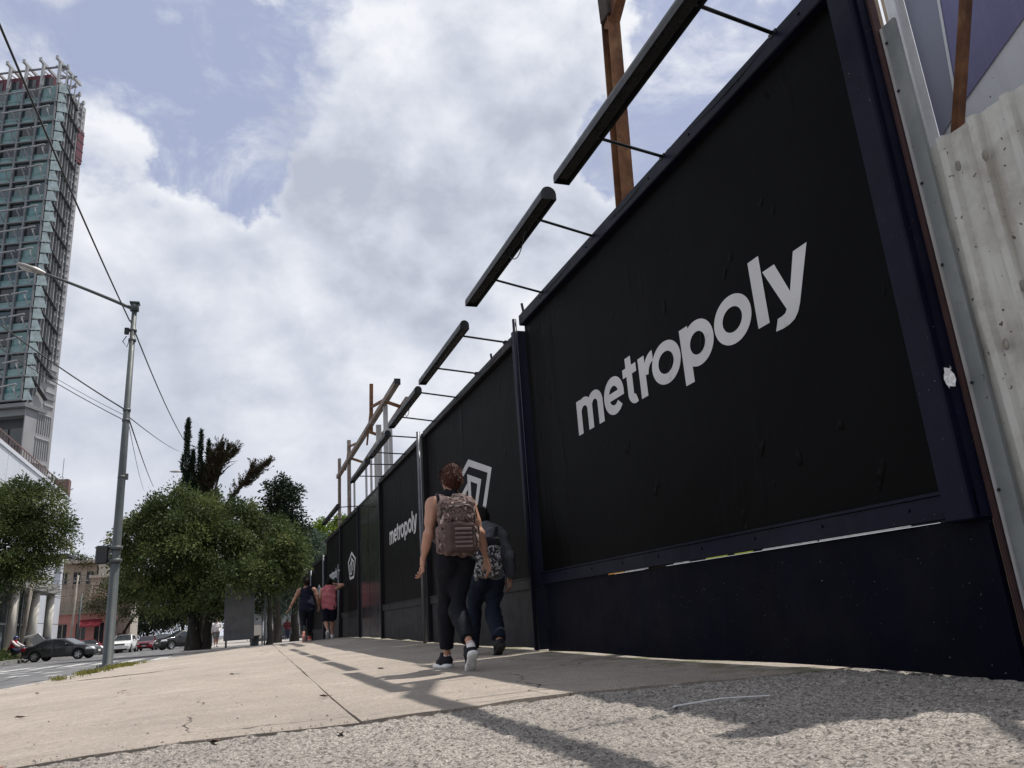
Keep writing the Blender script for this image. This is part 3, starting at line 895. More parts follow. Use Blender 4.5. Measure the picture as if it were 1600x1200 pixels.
# thin feed cable drooping along the top rail
for (ya, yb, za, zb_) in ((2.9, 4.5, 3.82, 3.82), (4.5, 5.9, 3.82, 3.81), (5.9, 7.9, 3.81, 3.82), (8.4, 9.8, 3.67, 3.66), (9.8, 12.3, 3.66, 3.66)):
    mb = MB(); mb.tube([(XW - .05 - .015 * math.sin(math.pi * q / 10), ya + (yb - ya) * q / 10, za + (zb_ - za) * q / 10 - .07 * math.sin(math.pi * q / 10)) for q in range(11)], .007, 5); mb.build('feed_cable', M_black, wall)
# bolt heads on the near frame
b0 = None
for Y in [2.95 + .62 * k for k in range(9)]:
    for z in (.770, 3.752):
        if b0 is None:
            mb = MB(); mb.tube([(0, 0, 0), (-.007, 0, 0)], .010, 6, smooth=False); b0 = mb.build('bolt', M_navy, wall); b0.location = (XW - (.04 if z < 1 else .065), Y, z)
        else: copy_part(b0, wall, (XW - (.04 if z < 1 else .065), Y, z))
# floodlight bars held out in front of the top rail on thin arms
M_bar = mat('black_trough_paint', (0.009, 0.010, 0.011), 0.35, spec=.3, var=.3, vscale=6, streak=(.04, .045, .045), streak_amt=.4)
M_lens = mat('dusty_lamp_cover', (0.025, 0.025, 0.026), 0.25, var=.2, vscale=8)
bars = [(2.30, 5.16, 3.88, 3.80, (3.15, 4.54), 'nearest long black light bar, reaching out of the top of the picture'),
        (5.44, 7.88, 3.90, 3.78, (5.86, 7.20), 'second black light bar from the top of the picture, with a loose wire hanging'),
        (8.18, 10.46, 3.74, 3.68, (8.52, 9.80), 'third black light bar, above the near end of the pentagon poster'),
        (10.74, 12.92, 3.70, 3.63, (10.85, 12.30), 'fourth black light bar, above the far half of the pentagon poster'),
        (13.24, 15.20, 3.64, 3.60, (13.40, 14.80), 'fifth black light bar, ending in front of the pale steel uprights'),
        (15.52, 17.85, 3.62, 3.60, (15.85, 17.20), 'sixth black light bar, crossing in front of the rusty frame uprights'),
        (20.50, 24.10, 3.44, 3.46, (20.7, 23.2), 'last small black light bar, hanging over the tree at the far end')]
XB = 2.47
for i, (y0, y1, z, za, arms, lab) in enumerate(bars):
    t = thing('light_bar', lab, 'light bar', (XB, (y0 + y1) / 2, z), 0, 'light bars held out along the top of the hoarding')
    L_ = y1 - y0; r = .070 if i < 2 else .055
    pr = [(r * math.cos(a), r * math.sin(a)) for a in [math.pi * k / 8 for k in range(9)]]
    pr = [(r, -.055)] + pr + [(-r, -.055), (-r + .012, -.055), (-r + .012, -.004), (r - .012, -.004), (r - .012, -.055)]
    mb = MB(); n = len(pr)
    vs = [(p[0], -L_ / 2, p[1]) for p in pr] + [(p[0], L_ / 2, p[1]) for p in pr]
    mb.add(vs, [(k, (k + 1) % n, n + (k + 1) % n, n + k) for k in range(n)])
    for yy in (-L_ / 2, L_ / 2):
        mb.prism([(pr[k][0] * .985, pr[k][1] * .985) for k in range(0, 11)], yy - .004, yy + .004, 'y')
    mb.build('trough', M_bar, t)
    mb = MB(); mb.box((0, 0, -.016), (.085, L_ - .05, .018)); mb.build('lamp_cover', M_lens, t)
    for a in arms:
        mb = MB(); mb.tube([(.0, a - (y0 + y1) / 2, .03), (.04, a - (y0 + y1) / 2, -.012), (XW - XB - .02, a - (y0 + y1) / 2 + .03, za - z)], .013, 7)
        mb.box((XW - XB - .04, a - (y0 + y1) / 2 + .03, za - z), (.06, .07, .03)); mb.build('arm', M_bar, t)
    if i in (1, 3):
        pts = [(-.02, -L_ * .28 + L_ * .22 * q / 10, -.06 - .16 * math.sin(math.pi * q / 10)) for q in range(11)]
        mb = MB(); mb.tube(pts, .005, 5); mb.build('loose_wire', M_bar, t)

# ------------------------------------------------------------------ steel behind the hoarding
M_steel = mat('weathered_pale_steel', (0.40, 0.40, 0.40), 0.6, 0.2, var=.12, vscale=4, streak=(0.26, 0.19, 0.14), streak_amt=.5, stain=(0.30, 0.25, 0.21), stain_scale=2, stain_amt=.4)
M_steelrust = mat('flaking_rusty_steel', (0.23, 0.185, 0.155), 0.8, 0.2, var=.3, vscale=7, streak=(0.06, 0.03, 0.02), streak_amt=.8, stain=(0.34, 0.31, 0.28), stain_scale=1.5, stain_amt=.8, bump=.003)
t = thing('rusty_column', 'tall rusty orange brown steel column rising behind the nearest billboard', 'steel column', (3.85, 6.86, 0))
mb = MB()
def channel(mb, a, b, w, d):
    a, b = Vector(a), Vector(b)
    mb.bar(a + Vector((-.0, 0, 0)), b, .012, d, up=(0, 1, 0)); 
    for s_ in (-1, 1): mb.bar(a + Vector((0.0, s_ * (d / 2 - .008), 0)), b + Vector((0, s_ * (d / 2 - .008), 0)), w, .016, up=(0, 1, 0))
channel(mb, (0, 0, -.03), (0, -.55, 7.15), .15, .17); mb.build('upright', M_rust, t)
mb = MB(); mb.bar((0, -.50, 6.72), (.1, -1.6, 7.9), .12, .13); mb.build('brace', M_rust, t)
mb = MB(); mb.box((-.005, -.55, 7.0), (.18, .20, .36), bev=.01); mb.build('end_plate', mat('soot_brown_steel', (.04, .028, .022), .8, var=.3), t)

t = thing('steel_frame', 'old pale and rusty steel gantry frame standing behind the middle of the hoarding', 'steel frame', (3.95, 24, 0))
def fbar(nm, a, b, w, h, m):
    mb = MB(); mb.bar((a[0] - 3.95, a[1] - 24, a[2]), (b[0] - 3.95, b[1] - 24, b[2]), w, h); return mb.build(nm, m, t)
fbar('beam', (3.85, 19.2, 6.46), (3.85, 31.9, 6.30), .14, .14, M_steelrust)
fbar('beam', (4.35, 20.3, 6.36), (4.35, 31.9, 6.05), .10, .09, M_steelrust)
fbar('end_cap', (3.85, 19.18, 6.46), (3.85, 19.10, 6.46), .16, .16, M_bar)
fbar('upright', (3.9, 21.3, -.2), (3.9, 21.2, 6.40), .12, .11, M_steel)
fbar('upright', (4.0, 22.95, -.2), (4.0, 22.95, 6.25), .15, .12, M_steel)
fbar('upright', (4.2, 22.1, -.2), (4.2, 22.1, 6.1), .10, .10, M_steel)
fbar('upright', (3.9, 29.0, -.2), (3.9, 28.9, 7.15), .13, .12, M_steelrust)
fbar('upright', (3.9, 32.0, -.3), (3.9, 31.8, 7.05), .12, .10, M_steelrust)
fbar('upright', (3.9, 23.75, 6.2), (3.9, 23.55, 7.75), .10, .14, M_rust)
fbar('brace', (3.9, 24.6, 6.0), (3.9, 23.6, 7.2), .05, .06, M_rust)
fbar('brace', (3.9, 23.6, 7.0), (3.95, 21.3, 6.62), .06, .08, M_rust)
fbar('brace', (3.9, 28.9, 6.9), (3.9, 26.4, 6.5), .05, .07, M_rust)
fbar('brace', (3.9, 29.9, 6.2), (3.9, 28.9, 7.0), .05, .05, M_rust)
for (Y, z) in ((24.4, 6.2), (25.4, 6.1), (26.3, 6.1), (27.4, 6.1), (30.4, 6.1)): fbar('upright', (4.3, Y, -.3), (4.3, Y, z), .07, .07, M_steel)
for Y in (20.9, 24.4, 28.6): fbar('cross_tie', (3.85, Y, 6.42), (4.35, Y, 6.25), .08, .08, M_rust)
for Y in (33.5, 35.5): fbar('upright', (3.9, Y, -.4), (3.9, Y, 3.9), .07, .07, M_steel)

# ------------------------------------------------------------------ pale sheet fence and billboard at the near right
M_corr = mat('pale_painted_sheet', (0.47, 0.465, 0.43), 0.5, var=.10, vscale=2, streak=(0.24, 0.215, 0.17), streak_amt=.8, stain=(0.27, 0.245, 0.20), stain_scale=2.4, stain_amt=.75, speck=(.09, .065, .045), speck_scale=30, speck_amt=.05, bump=.004, bscale=5)
M_flash = mat('grey_flashing', (0.165, 0.18, 0.18), 0.42, var=.12, vscale=2, stain=(0.29, 0.30, 0.29), stain_scale=1.2, stain_amt=.6, streak=(.10, .10, .10), streak_amt=.5, speck=(.04, .035, .03), speck_scale=30, speck_amt=.02, bump=.004, bscale=4)
t = thing('sheet_fence', 'pale corrugated metal sheet fence at the right edge, next to the navy end post', 'fence', (3.245, 2.42, 0))
def ribbed(y0, y1, ztop, seed):
    pts = []; Y = y0; pitch = .175
    while Y > y1:
        for dy, dx in ((0, 0), (.052, 0), (.064, -.030), (.100, -.030), (.112, 0)):
            if Y - dy > y1: pts.append((Y - dy, dx))
        Y -= pitch
    V = []; F = []; nz = 9
    for i, (Yp, dx) in enumerate(pts):
        zt = ztop + .004 * rag(Yp * 3, seed)
        for k in range(nz):
            zz = zt * k / (nz - 1); w = .006 * math.sin(zz * 3.1 + seed + Yp * 2) + .010 * math.exp(-((zz - 1.6) / .12) ** 2) * math.sin(Yp * 23)
            V.append((dx + w, Yp - 2.42, zz - .03))
    n = len(pts)
    F = [(i * nz + k, (i + 1) * nz + k, (i + 1) * nz + k + 1, i * nz + k + 1) for i in range(n - 1) for k in range(nz - 1)]
    o = mesh_np('sheet', V, F, M_corr, t)
    so = o.modifiers.new('thickness', 'SOLIDIFY'); so.thickness = .003
ribbed(2.465, .62, 2.56, 1); ribbed(.64, -1.6, 2.55, 2)
mb = MB(); mb.box((.07, -1.9, 2.2), (.05, 4.2, .06)); mb.box((.07, -1.9, .5), (.05, 4.2, .06)); mb.build('rail', M_steel, t)
for (y, z) in ((-.10, 1.42), (-.245, 1.64), (-.30, 1.30), (-.24, 2.30), (-.1, 2.33)):
    mb = MB(); mb.sphere((-.0315, y, z), (.005, .016, .028), 8, 6); mb.build('dent', mat('chipped_dirty_paint', (.20, .185, .155), .6, var=.4, vscale=30), t)
t = thing('flashing_sheet', 'narrow grey metal sheet standing between the navy end post and the pale ribbed fence', 'metal sheet', (3.21, 2.47, 0))
mb = MB(); mb.box((0.002, .022, 1.66), (.02, .092, 3.30)); mb.build('sheet', M_flash, t)
mb = MB(); mb.box((-.012, .058, 1.66), (.014, .012, 3.28)); mb.build('folded_edge', M_steel, t)
for z in (3.2, 2.9, 2.35, 1.9, 1.3, .8):
    mb = MB(); mb.sphere((-.014, .045, z), (.006, .008, .008), 6, 4); mb.build('rivet', M_bar, t)
t = thing('torn_paper', 'small crumpled silvery scrap of paper stuck to the edge of the navy post', 'paper scrap', (3.10, 2.535, 1.33))
V = [(-.01 + .012 * math.sin(i * 2.1 + j * 1.3), -.022 + .011 * i + .004 * math.sin(j * 3), -.045 + .022 * j + .006 * math.cos(i * 4.0)) for i in range(5) for j in range(5)]
o = mesh_np('scrap', V, [(i * 5 + j, i * 5 + j + 1, (i + 1) * 5 + j + 1, (i + 1) * 5 + j) for i in range(4) for j in range(4)], mat('white_scrap', (.7, .7, .71), .5), t)

t = thing('white_billboard', 'white panelled billboard with a faded violet poster rising behind the pale fence', 'billboard', (4.2, 3.15, 0))
M_white = mat('white_billboard_panel', (0.62, 0.63, 0.64), 0.5, var=.06, vscale=2, streak=(.40, .40, .41), streak_amt=.4, speck=(.1, .1, .1), speck_scale=22, speck_amt=.012)
M_violet = mat('faded_violet_print', (0.115, 0.110, 0.235), 0.35, var=.12, vscale=1.2, streak=(.19, .19, .30), streak_amt=.3, bump=.01, bscale=2)
M_bluegrey = mat('faded_bluegrey_print', (0.20, 0.21, 0.265), 0.4, var=.08, vscale=1.2)
for k in range(6):
    mb = MB(); mb.box((.02, -.05 - .42 - .85 * k, 2.32), (.03, .845, 4.6)); mb.build('panel', M_white, t)
mb = MB(); mb.box((-.03, .0, 2.32), (.10, .075, 4.66), bev=.006); mb.build('edge_post', mat('white_steel_post', (.66, .67, .67), .45, streak=(.4, .38, .35), streak_amt=.5), t)
mb = MB()
pg = [(-.10, 3.22), (-.20, 3.24), (-.20, 8), (-.06, 8), (-.06, 3.2)]
mb.prism([(-.055, 3.16), (-.21, 3.26), (-.33, 4.58), (-.055, 4.58)], -.004, .0, 'x'); mb.build('poster', M_bluegrey, t)
mb = MB(); mb.prism([(-.222, 3.262), (-.80, 3.54), (-2.55, 4.55), (-.345, 4.58)], -.004, .0, 'x'); o = mb.build('poster', M_violet, t); o['label'] = 'faded violet print with a slanting lower edge'
mb = MB(); mb.bar((-.008, -.216, 3.262), (-.008, -.335, 4.58), .004, .018); mb.build('print_seam', M_white, t)
t = thing('tan_post', 'left one of two tan steel posts behind the navy end post', 'steel post', (4.55, 3.65, 0), 0, 'tan steel posts behind the hoarding end')
M_tan = mat('tan_primer_steel', (0.36, 0.285, 0.20), .65, .2, var=.2, vscale=6, streak=(.2, .11, .06), streak_amt=.7)
mb = MB(); mb.box((0, 0, 3.5), (.10, .105, 7.1), bev=.006); mb.build('shaft', M_tan, t); mb = MB(); mb.box((0, 0, .05), (.26, .26, .03)); mb.build('base_plate', M_tan, t)
t2 = thing('tan_post', 'right one of two tan steel posts, touching the white billboard edge', 'steel post', (4.55, 3.455, 0), 0, 'tan steel posts behind the hoarding end')
for c in list(t.children): copy_part(c, t2)
t = thing('rusty_brace', 'thin rusty leaning strut in front of the violet poster', 'strut', (3.62, 2.70, 2.6))
mb = MB(); mb.bar((0, .03, -.3), (0, -.76, 1.9), .042, .05, up=(1, 0, 0)); mb.build('strut', M_rust, t)
mb = MB(); mb.bar((.022, .045, -.3), (.022, -.745, 1.9), .008, .06, up=(1, 0, 0)); mb.build('flange', M_tan, t)

# ------------------------------------------------------------------ street lamp and cables
M_pole = mat('grey_green_pole_paint', (0.060, 0.072, 0.074), 0.5, var=.15, vscale=5, streak=(.06, .065, .06), streak_amt=.5, stain=(.10, .105, .10), stain_scale=2, stain_amt=.5)
M_cable = mat('black_cable', (0.012, 0.012, 0.013), 0.6)
t = thing('street_lamp', 'tall grey green street lamp with one long arm at the kerb', 'street lamp', (-2.53, 19.4, -.12))
mb = MB(); mb.tube([(0, 0, 0), (0, 0, .10), (0, 0, .12), (-.0, 0, 4.2), (0, 0, 8.28)], [.14, .14, .108, .084, .058], 16); mb.build('pole', M_pole, t)
mb = MB(); mb.box((0, 0, .03), (.44, .44, .06), bev=.01)
for sx in (-1, 1):
    for sy in (-1, 1): mb.tube([(sx * .17, sy * .17, .05), (sx * .17, sy * .17, .12)], .018, 6)
mb.build('base_plate', M_pole, t)
mb = MB(); mb.tube([(0, 0, 8.26), (0, 0, 8.44)], .10, 12); mb.box((0, 0, 8.46), (.22, .22, .03)); mb.build('cap', M_pole, t)
arm = [(-2.62 * s, 0, 8.30 + 1.16 * s - .16 * s * s) for s in [q / 10 for q in range(9)]]
mb = MB(); mb.tube(arm, [.045 - .012 * q / 8 for q in range(9)], 8); mb.build('arm', M_pole, t)
e = Vector(arm[-1]); dirv = (Vector(arm[-1]) - Vector(arm[-2])).normalized()
s_ = Sdf((-.62, -.2, -.2), (.22, .2, .2), .018)
s_.put(cap((.10, 0, 0), (-.12, 0, .01), .045, .075, k=.03)); s_.put(ell((-.24, 0, .0), (.30, .125, .062), k=.05))
Vv, Ff = s_.mesh(); al = math.atan2(dirv.z, -dirv.x)
M_lum = mat('luminaire_shell', (0.30, 0.285, 0.27), .45, .3, var=.1)
o = mesh_np('lamp_head', Vv, Ff, M_lum, t, True); o.location = e; o.rotation_euler = (0, al, 0)
mb = MB(); mb.sphere((-.27, 0, -.05), (.17, .09, .045), 12, 6); q = mb.build('lens', mat('lamp_glass', (.45, .45, .43), .15), o)
for z in (7.75, 7.5, 5.75, 5.5, 4.16):
    mb = MB(); mb.tube([(0, 0, z - .03), (0, 0, z + .03)], .088, 12); mb.build('clamp_band', M_pole, t)
mb = MB(); mb.box((-.13, -.02, 7.72), (.10, .09, .16), bev=.01); mb.tube([(-.13, 0, 7.6), (-.2, -.03, 7.45), (-.1, -.05, 7.3), (-.06, 0, 7.5)], .012, 6); mb.build('cable_bracket', M_cable, t)
mb = MB(); mb.box((.10, 0, 4.17), (.07, .08, .14), bev=.01); mb.build('junction_box', M_pole, t)
# traffic signal clamped to the lamp pole, seen from behind
t = thing('traffic_signal', 'black traffic signal box on the left side of the lamp pole', 'traffic light', (-2.53, 19.4, 2.28))
M_sig = mat('black_signal_plastic', (0.014, 0.014, 0.015), .35)
mb = MB(); mb.box((-.27, .02, .02), (.26, .20, .40), bev=.03); mb.build('housing', M_sig, t)
for z in (.12, -.09):
    mb = MB(); n = 12
    vs = [(-.27 + .095 * math.cos(math.pi * k / n), y, z + .095 * math.sin(math.pi * k / n)) for y in (.12, .30) for k in range(n + 1)]
    mb.add(vs, [(k, k + 1, n + 2 + k, n + 1 + k) for k in range(n)]); vi = mb.build('visor', M_sig, t)
    so = vi.modifiers.new('thickness', 'SOLIDIFY'); so.thickness = .006
mb = MB(); mb.bar((-.16, 0, .16), (.0, 0, .16), .03); mb.bar((-.16, 0, -.12), (.0, 0, -.12), .03); mb.tube([(0, 0, .12), (0, 0, .20)], .135, 12); mb.tube([(0, 0, -.16), (0, 0, -.08)], .138, 12); mb.build('bracket', M_pole, t)


def cable(a, b, sag, r, lab):
    a, b = Vector(a), Vector(b)
    pts = [a.lerp(b, q / 24) - Vector((0, 0, sag * 4 * (q / 24) * (1 - q / 24))) for q in range(25)]
    mb = MB(); mb.tube([p - a for p in pts], r, 5); o = mb.build('cable', M_cable); o.location = a
    return tag(o, lab, 'cable', 'overhead cables')
cable((-2.97, 4.6, 7.60), (-2.62, 19.4, 7.88), .12, .016, 'cable from the top left corner of the picture down to the lamp pole top')
cable((-2.60, 19.4, 7.88), (-2.76, 45.0, 10.62), .25, .018, 'cable from the lamp pole top down to the spiky cypress')
cable((-11.9, 21.5, 14.3), (-2.60, 19.4, 5.66), .55, .016, 'upper of the two long cables crossing the tower to the middle of the pole')
cable((-11.6, 22.5, 12.9), (-2.60, 19.4, 5.40), .50, .010, 'lower, thinner cable crossing the tower to the middle of the pole')
cable((-11.9, 23.5, 13.8), (-2.60, 19.4, 5.52), .65, .006, 'thinnest cable between the two crossing the tower')
cable((-2.46, 19.4, 5.45), (-4.17, 60.0, 13.5), .1, .012, 'faint cable sloping from the lamp pole towards the dark conifer')
cable((-2.46, 19.4, 5.38), (-5.73, 60.0, 10.9), .1, .016, 'steep cable from the middle of the lamp pole down behind the big tree')
cable((-2.47, 19.4, 5.30), (-6.3, 60.0, 10.6), .2, .008, 'thin cable beside the lamp pole, left of the steep one')

# ------------------------------------------------------------------ glass tower
M_glass = mat('teal_glass', (0.055, 0.155, 0.160), 0.08, 0.0, spec=0.9, var=.45, vscale=.35)
M_glass2 = mat('pale_green_glass', (0.13, 0.235, 0.23), 0.15, spec=0.8, var=.35, vscale=1.2)
M_shard = mat('pale_glass_shard', (0.34, 0.42, 0.41), 0.2, spec=.8, var=.35, vscale=1.5)
M_dglass = mat('dark_window_glass', (0.025, 0.033, 0.038), 0.08, spec=0.7, var=.3, vscale=.4)
M_tgrey = mat('tower_grey_metal', (0.17, 0.18, 0.19), .5, .2, var=.1, vscale=.4)
M_tpale = mat('tower_pale_metal', (0.33, 0.335, 0.34), .45, .2, var=.12, vscale=.6)
M_tdark = mat('tower_dark_louvre', (0.035, 0.037, 0.042), .5, var=.2)
M_tred = mat('tower_red_panel', (0.10, 0.014, 0.025), .5, var=.15)
M_tconc = mat('tower_grey_panel', (0.26, 0.26, 0.27), .7, var=.12, vscale=.3, streak=(.2, .2, .21), streak_amt=.4)

tower = thing('glass_tower', 'tall teal glass tower with pale ledges and a steel crown on top', 'tower', (-26.44, 110.0, 0), math.atan2(-.40, .915))
# local axes: x to the right along the facade (0 at the right-hand corner, negative to the left), y away from the camera
FW, FD = 20.0, 6.0
Z0, FH, NF = 31.0, 3.22, 15
ZT = Z0 + FH * NF
mb = MB(); mb.box((-FW / 2, FD / 2 + .25, (ZT + Z0) / 2), (FW, FD - .5, ZT - Z0 + .0)); mb.build('core', M_tdark, tower)
BAY = 2.55; NB = int(FW / BAY)
pane_mesh = MB(); pane_mesh.box((0, 0, 0), (BAY - .34, .06, FH * .60)); p0 = pane_mesh.build('pane', M_glass, tower); first = True
pane_kinds = [p0.data]
for mm in (mat('teal_glass_dark', (0.020, 0.050, 0.055), .08, spec=.9, var=.5, vscale=.4), mat('teal_glass_blind', (0.115, 0.205, 0.20), .25, spec=.6, var=.3, vscale=.8), mat('dark_open_bay', (0.018, 0.024, 0.028), .15, spec=.6, var=.4)):
    dd = p0.data.copy(); dd.materials[0] = mm; pane_kinds.append(dd)
spand = MB(); spand.box((0, 0, 0), (BAY - .34, .08, FH * .30)); s0 = spand.build('spandrel', M_glass2, tower); sfirst = True
fin = MB(); fin.bar((0, 0, -.5), (0, -1.0, .55), .05, .25); fin.bar((0, -1.0, .55), (0, -.2, .9), .04, .10); f0 = fin.build('bracket', M_tpale, tower); ffirst = True
for f in range(NF):
    zb = Z0 + f * FH
    mb = MB(); mb.box((-FW / 2 - .2, -.10, zb + .08), (FW + .5, .45, .18)); mb.build('floor_slab', M_tgrey, tower)
    for b in range(NB):
        xc = -BAY * (b + .5) - .25
        loc = (xc, .06 + .015 * ((f * 7 + b * 3) % 5), zb + FH * .66); rx = .02 * math.sin(f * 3.1 + b * 1.7); 
        if first: p0.location = loc; p0.rotation_euler = (rx, 0, 0); first = False
        else:
            cp = copy_part(p0, tower, loc, (rx, 0, .015 * math.sin(f * 2 + b)))
            cp.data = pane_kinds[(f * 5 + b * 3 + (f * b) % 4) % len(pane_kinds)]
        loc = (xc, -.02, zb + FH * .20)
        if sfirst: s0.location = loc; sfirst = False
        else: copy_part(s0, tower, loc)
        if b < 5 and b % 1 == 0:
            loc = (xc + .75, -.15, zb + 1.0)
            if ffirst: f0.location = loc; ffirst = False
            else: copy_part(f0, tower, loc)
    if f < NF:
        mb = MB(); mb.bar((-2.6, -1.0, zb + 1.75), (-.3 - .2, -1.0, zb + 2.0), .25, .14); mb.bar((-7.6, -1.0, zb + 1.5), (-2.9, -1.0, zb + 1.75), .25, .14); mb.bar((-FW, -1.0, zb + 1.5), (-7.8, -1.0, zb + 1.5), .22, .12); mb.build('ledge', M_tpale, tower)
for b in range(NB + 1):
    mb = MB(); mb.box((-BAY * b - .25, -.16, (Z0 + ZT) / 2), (.30 if b else .12, .36, ZT - Z0), bev=.02); mb.build('mullion', M_tgrey, tower)
# corner strip of broken glass shards
for f in range(NF * 2):
    zb = Z0 + f * FH / 2; k = (f * 37 % 11) / 11
    mb = MB(); mb.add([(.05, -.15, zb), (.9 + .35 * k, .45 + .3 * k, zb + .15), (.40 + .5 * k, .1 + .4 * k, zb + FH * .47), (.05, -.15, zb + FH * .44)], [(0, 1, 2, 3)])
    mb.add([(.05, -.12, zb), (.05, -.12, zb + FH * .44), (.40 + .5 * k, .16 + .4 * k, zb + FH * .47), (.9 + .35 * k, .51 + .3 * k, zb + .15)], [(0, 1, 2, 3)])
    mb.build('glass_shard', M_shard, tower)
# right-hand side: grey panels, uprights and tilted dark louvres
mb = MB(); mb.box((.06, FD / 2 + .3, ZT / 2 + .0), (.12, FD - .5, ZT)); mb.build('side_wall', M_tconc, tower)
for k in range(7):
    y = 1.0 + k * .62
    mb = MB(); mb.box((.30, y, (Z0 + ZT) / 2 + 1), (.34, .10, ZT - Z0 + 2 - (k * 2.2))); mb.build('side_fin', M_tpale if k % 2 else M_tgrey, tower)
for f in range(NF):
    zb = Z0 + f * FH
    mb = MB(); mb.bar((.40, .7, zb + 3.0), (.55, 3.5 + .8 * (f % 2), zb + .9), .10, .50, up=(1, 0, .3)); mb.build('louvre', M_tdark, tower)
    for q in range(3):
        mb = MB(); mb.box((.20, FD - 1.35, zb + .5 + q * .95), (.16, 2.0, .34)); mb.build('sunshade', M_tpale if q % 2 == 0 else M_tgrey, tower)
mb = MB(); mb.box((.22, FD - .95, ZT - 7.3), (.5, 1.5, 5.6), bev=.05); o = mb.build('red_box', M_tred, tower); o['label'] = 'dark red box high on the right side'
for q in range(4):
    mb = MB(); mb.box((.48, FD - .95, ZT - 9.4 + q * 1.45), (.06, 1.6, .14)); mb.build('box_band', M_tdark, tower)
for k in range(9):
    zb = k * 3.3 + 1.5
    mb = MB(); mb.box((.16, FD / 2 + 1.1, zb + 2.2), (.14, FD - 3.2, .22)); mb.build('sunshade', M_tpale, tower)
    for q in range(7):
        mb = MB(); mb.box((.15, 2.9 + q * .42, zb + .7), (.10, .09, 2.5)); mb.build('fin', M_tgrey, tower)
# overhang and recessed storeys below
mb = MB(); mb.box((-FW / 2, 2.0, Z0 - .55), (FW + .9, 4.4, .5)); mb.box((-FW / 2, 2.4, Z0 - 1.3), (FW + .3, 3.6, .9)); mb.build('soffit', M_tgrey, tower)
mb = MB(); mb.box((-FW / 2 - .6, 4.4, Z0 / 2 - .5), (FW - .5, 4.6, Z0 - 2.5)); mb.build('lower_block', M_tdark, tower)
for k in range(7):
    for f in range(8):
        mb = MB(); mb.box((-1.6 - k * 2.6, 2.02, Z0 - 4.2 - f * 3.4), (2.3, .1, 2.3)); mb.build('window', M_dglass, tower)
# roof: red storey and steel trusses
mb = MB(); mb.box((-FW / 2 - 1.0, 2.8, ZT + 1.1), (FW - 2.0, 4.6, 2.3)); mb.build('red_storey', M_tred, tower)
for k in range(7):
    mb = MB(); mb.box((-2.4 - k * 2.6, .46, ZT + .9), (1.9, .08, 1.3)); mb.build('window', M_dglass, tower)
for b in range(NB + 1):
    x = -BAY * b - .25
    mb = MB(); mb.box((x, -.1, ZT + 1.8), (.34, .36, 3.6)); mb.bar((x, -.8, ZT + 3.8), (x, 4.8, ZT + 3.4), .26, .42); mb.bar((x, .1, ZT + 2.6), (x, 4.6, ZT + 3.3), .12, .16); mb.box((x, -.85, ZT + 3.9), (.36, .22, .6)); mb.build('roof_truss', M_tpale, tower)
mb = MB(); mb.bar((-FW, .3, ZT + 3.2), (.3, .3, ZT + 3.2), .2, .22); mb.bar((-FW, 3.0, ZT + 3.5), (.3, 3.0, ZT + 3.5), .16, .2); mb.build('roof_beam', M_tgrey, tower)
for k in range(5):
    y = .6 + k * 1.05; zt = ZT + 3.3 - k * .80
    mb = MB(); mb.bar((-.3, y, zt - .4), (.5, y, zt), .20, .36); mb.box((.5, y, zt), (.26, .36, .6)); mb.bar((.45, y, zt), (.45, y, zt - 5.0), .14); mb.bar((-1.4, y, zt + .4), (.1, y, zt - .3), .18, .25); mb.build('side_truss', M_tpale, tower)

# ------------------------------------------------------------------ white building along the street, with its portico
M_wht = mat('bluish_white_cladding', (0.52, 0.55, 0.60), .5, var=.04, vscale=.4, streak=(.50, .54, .60), streak_amt=.4)
M_cream = mat('cream_stone_column', (0.50, 0.475, 0.42), .75, var=.1, vscale=2, streak=(.33, .31, .27), streak_amt=.5)
M_beton = mat('weathered_concrete', (0.25, 0.245, 0.235), .85, var=.15, vscale=1, streak=(.14, .135, .13), streak_amt=.6)
M_dark = mat('dark_grey_backing', (0.03, 0.032, 0.035), .6, var=.3)  # even dark grey for the wall behind the cladding, awning and insulators
t = thing('white_building', 'bluish white clad office block with a rusty railing along its roof', 'building', (-16.2, 62, -.4))
PW, PH = 3.4, 2.45
mb = MB(); mb.box((-7.15, 13.6, 7.6), (14, 28, 15.0)); mb.build('wall', M_dark, t)
cl = MB(); cl.box((0, 0, 0), (.10, PW - .05, PH - .05)); c0 = cl.build('panel', M_wht, t); fst = True
ce = MB(); ce.box((0, 0, 0), (PW - .05, .10, PH - .05)); 
ce0 = ce.build('panel', M_wht, t); efst = True
for r_ in range(6):
    for k in range(8):
        loc = (-.1, 1.35 + k * PW + .35, 1.7 + r_ * PH)
        if fst: c0.location = loc; fst = False
        else: copy_part(c0, t, loc)
    for k in range(4):
        loc = (-1.9 - k * PW, 27.66, 1.7 + r_ * PH)
        loc2 = (-1.9 - k * PW, -.45, 1.7 + r_ * PH)
        if efst: ce0.location = loc; efst = False
        else: copy_part(ce0, t, loc)
        copy_part(ce0, t, loc2)
mb = MB(); mb.box((-7.15, 13.6, 15.2), (14.4, 28.3, .3)); mb.build('parapet', M_wht, t)
M_rail = mat('rusty_red_rail', (.13, .075, .065), .7, var=.2)
mb = MB(); mb.bar((-.2, -.3, 16.2), (-.2, 26.2, 16.2), .07); mb.bar((-.2, -.3, 15.55), (-.2, 26.2, 15.55), .07)
for k in range(32): mb.bar((-.2, -.2 + k * .85, 15.4), (-.2, -.2 + k * .85, 16.2), .06)
mb.build('roof_railing', M_rail, t)
mb = MB(); mb.box((-.5, 25.6, 16.1), (1.2, 1.2, 1.6)); mb.build('roof_hut', M_rail, t)
mb = MB(); mb.bar((-.5, 24.9, 16), (-.5, 24.9, 19), .05); mb.build('aerial', M_tgrey, t)
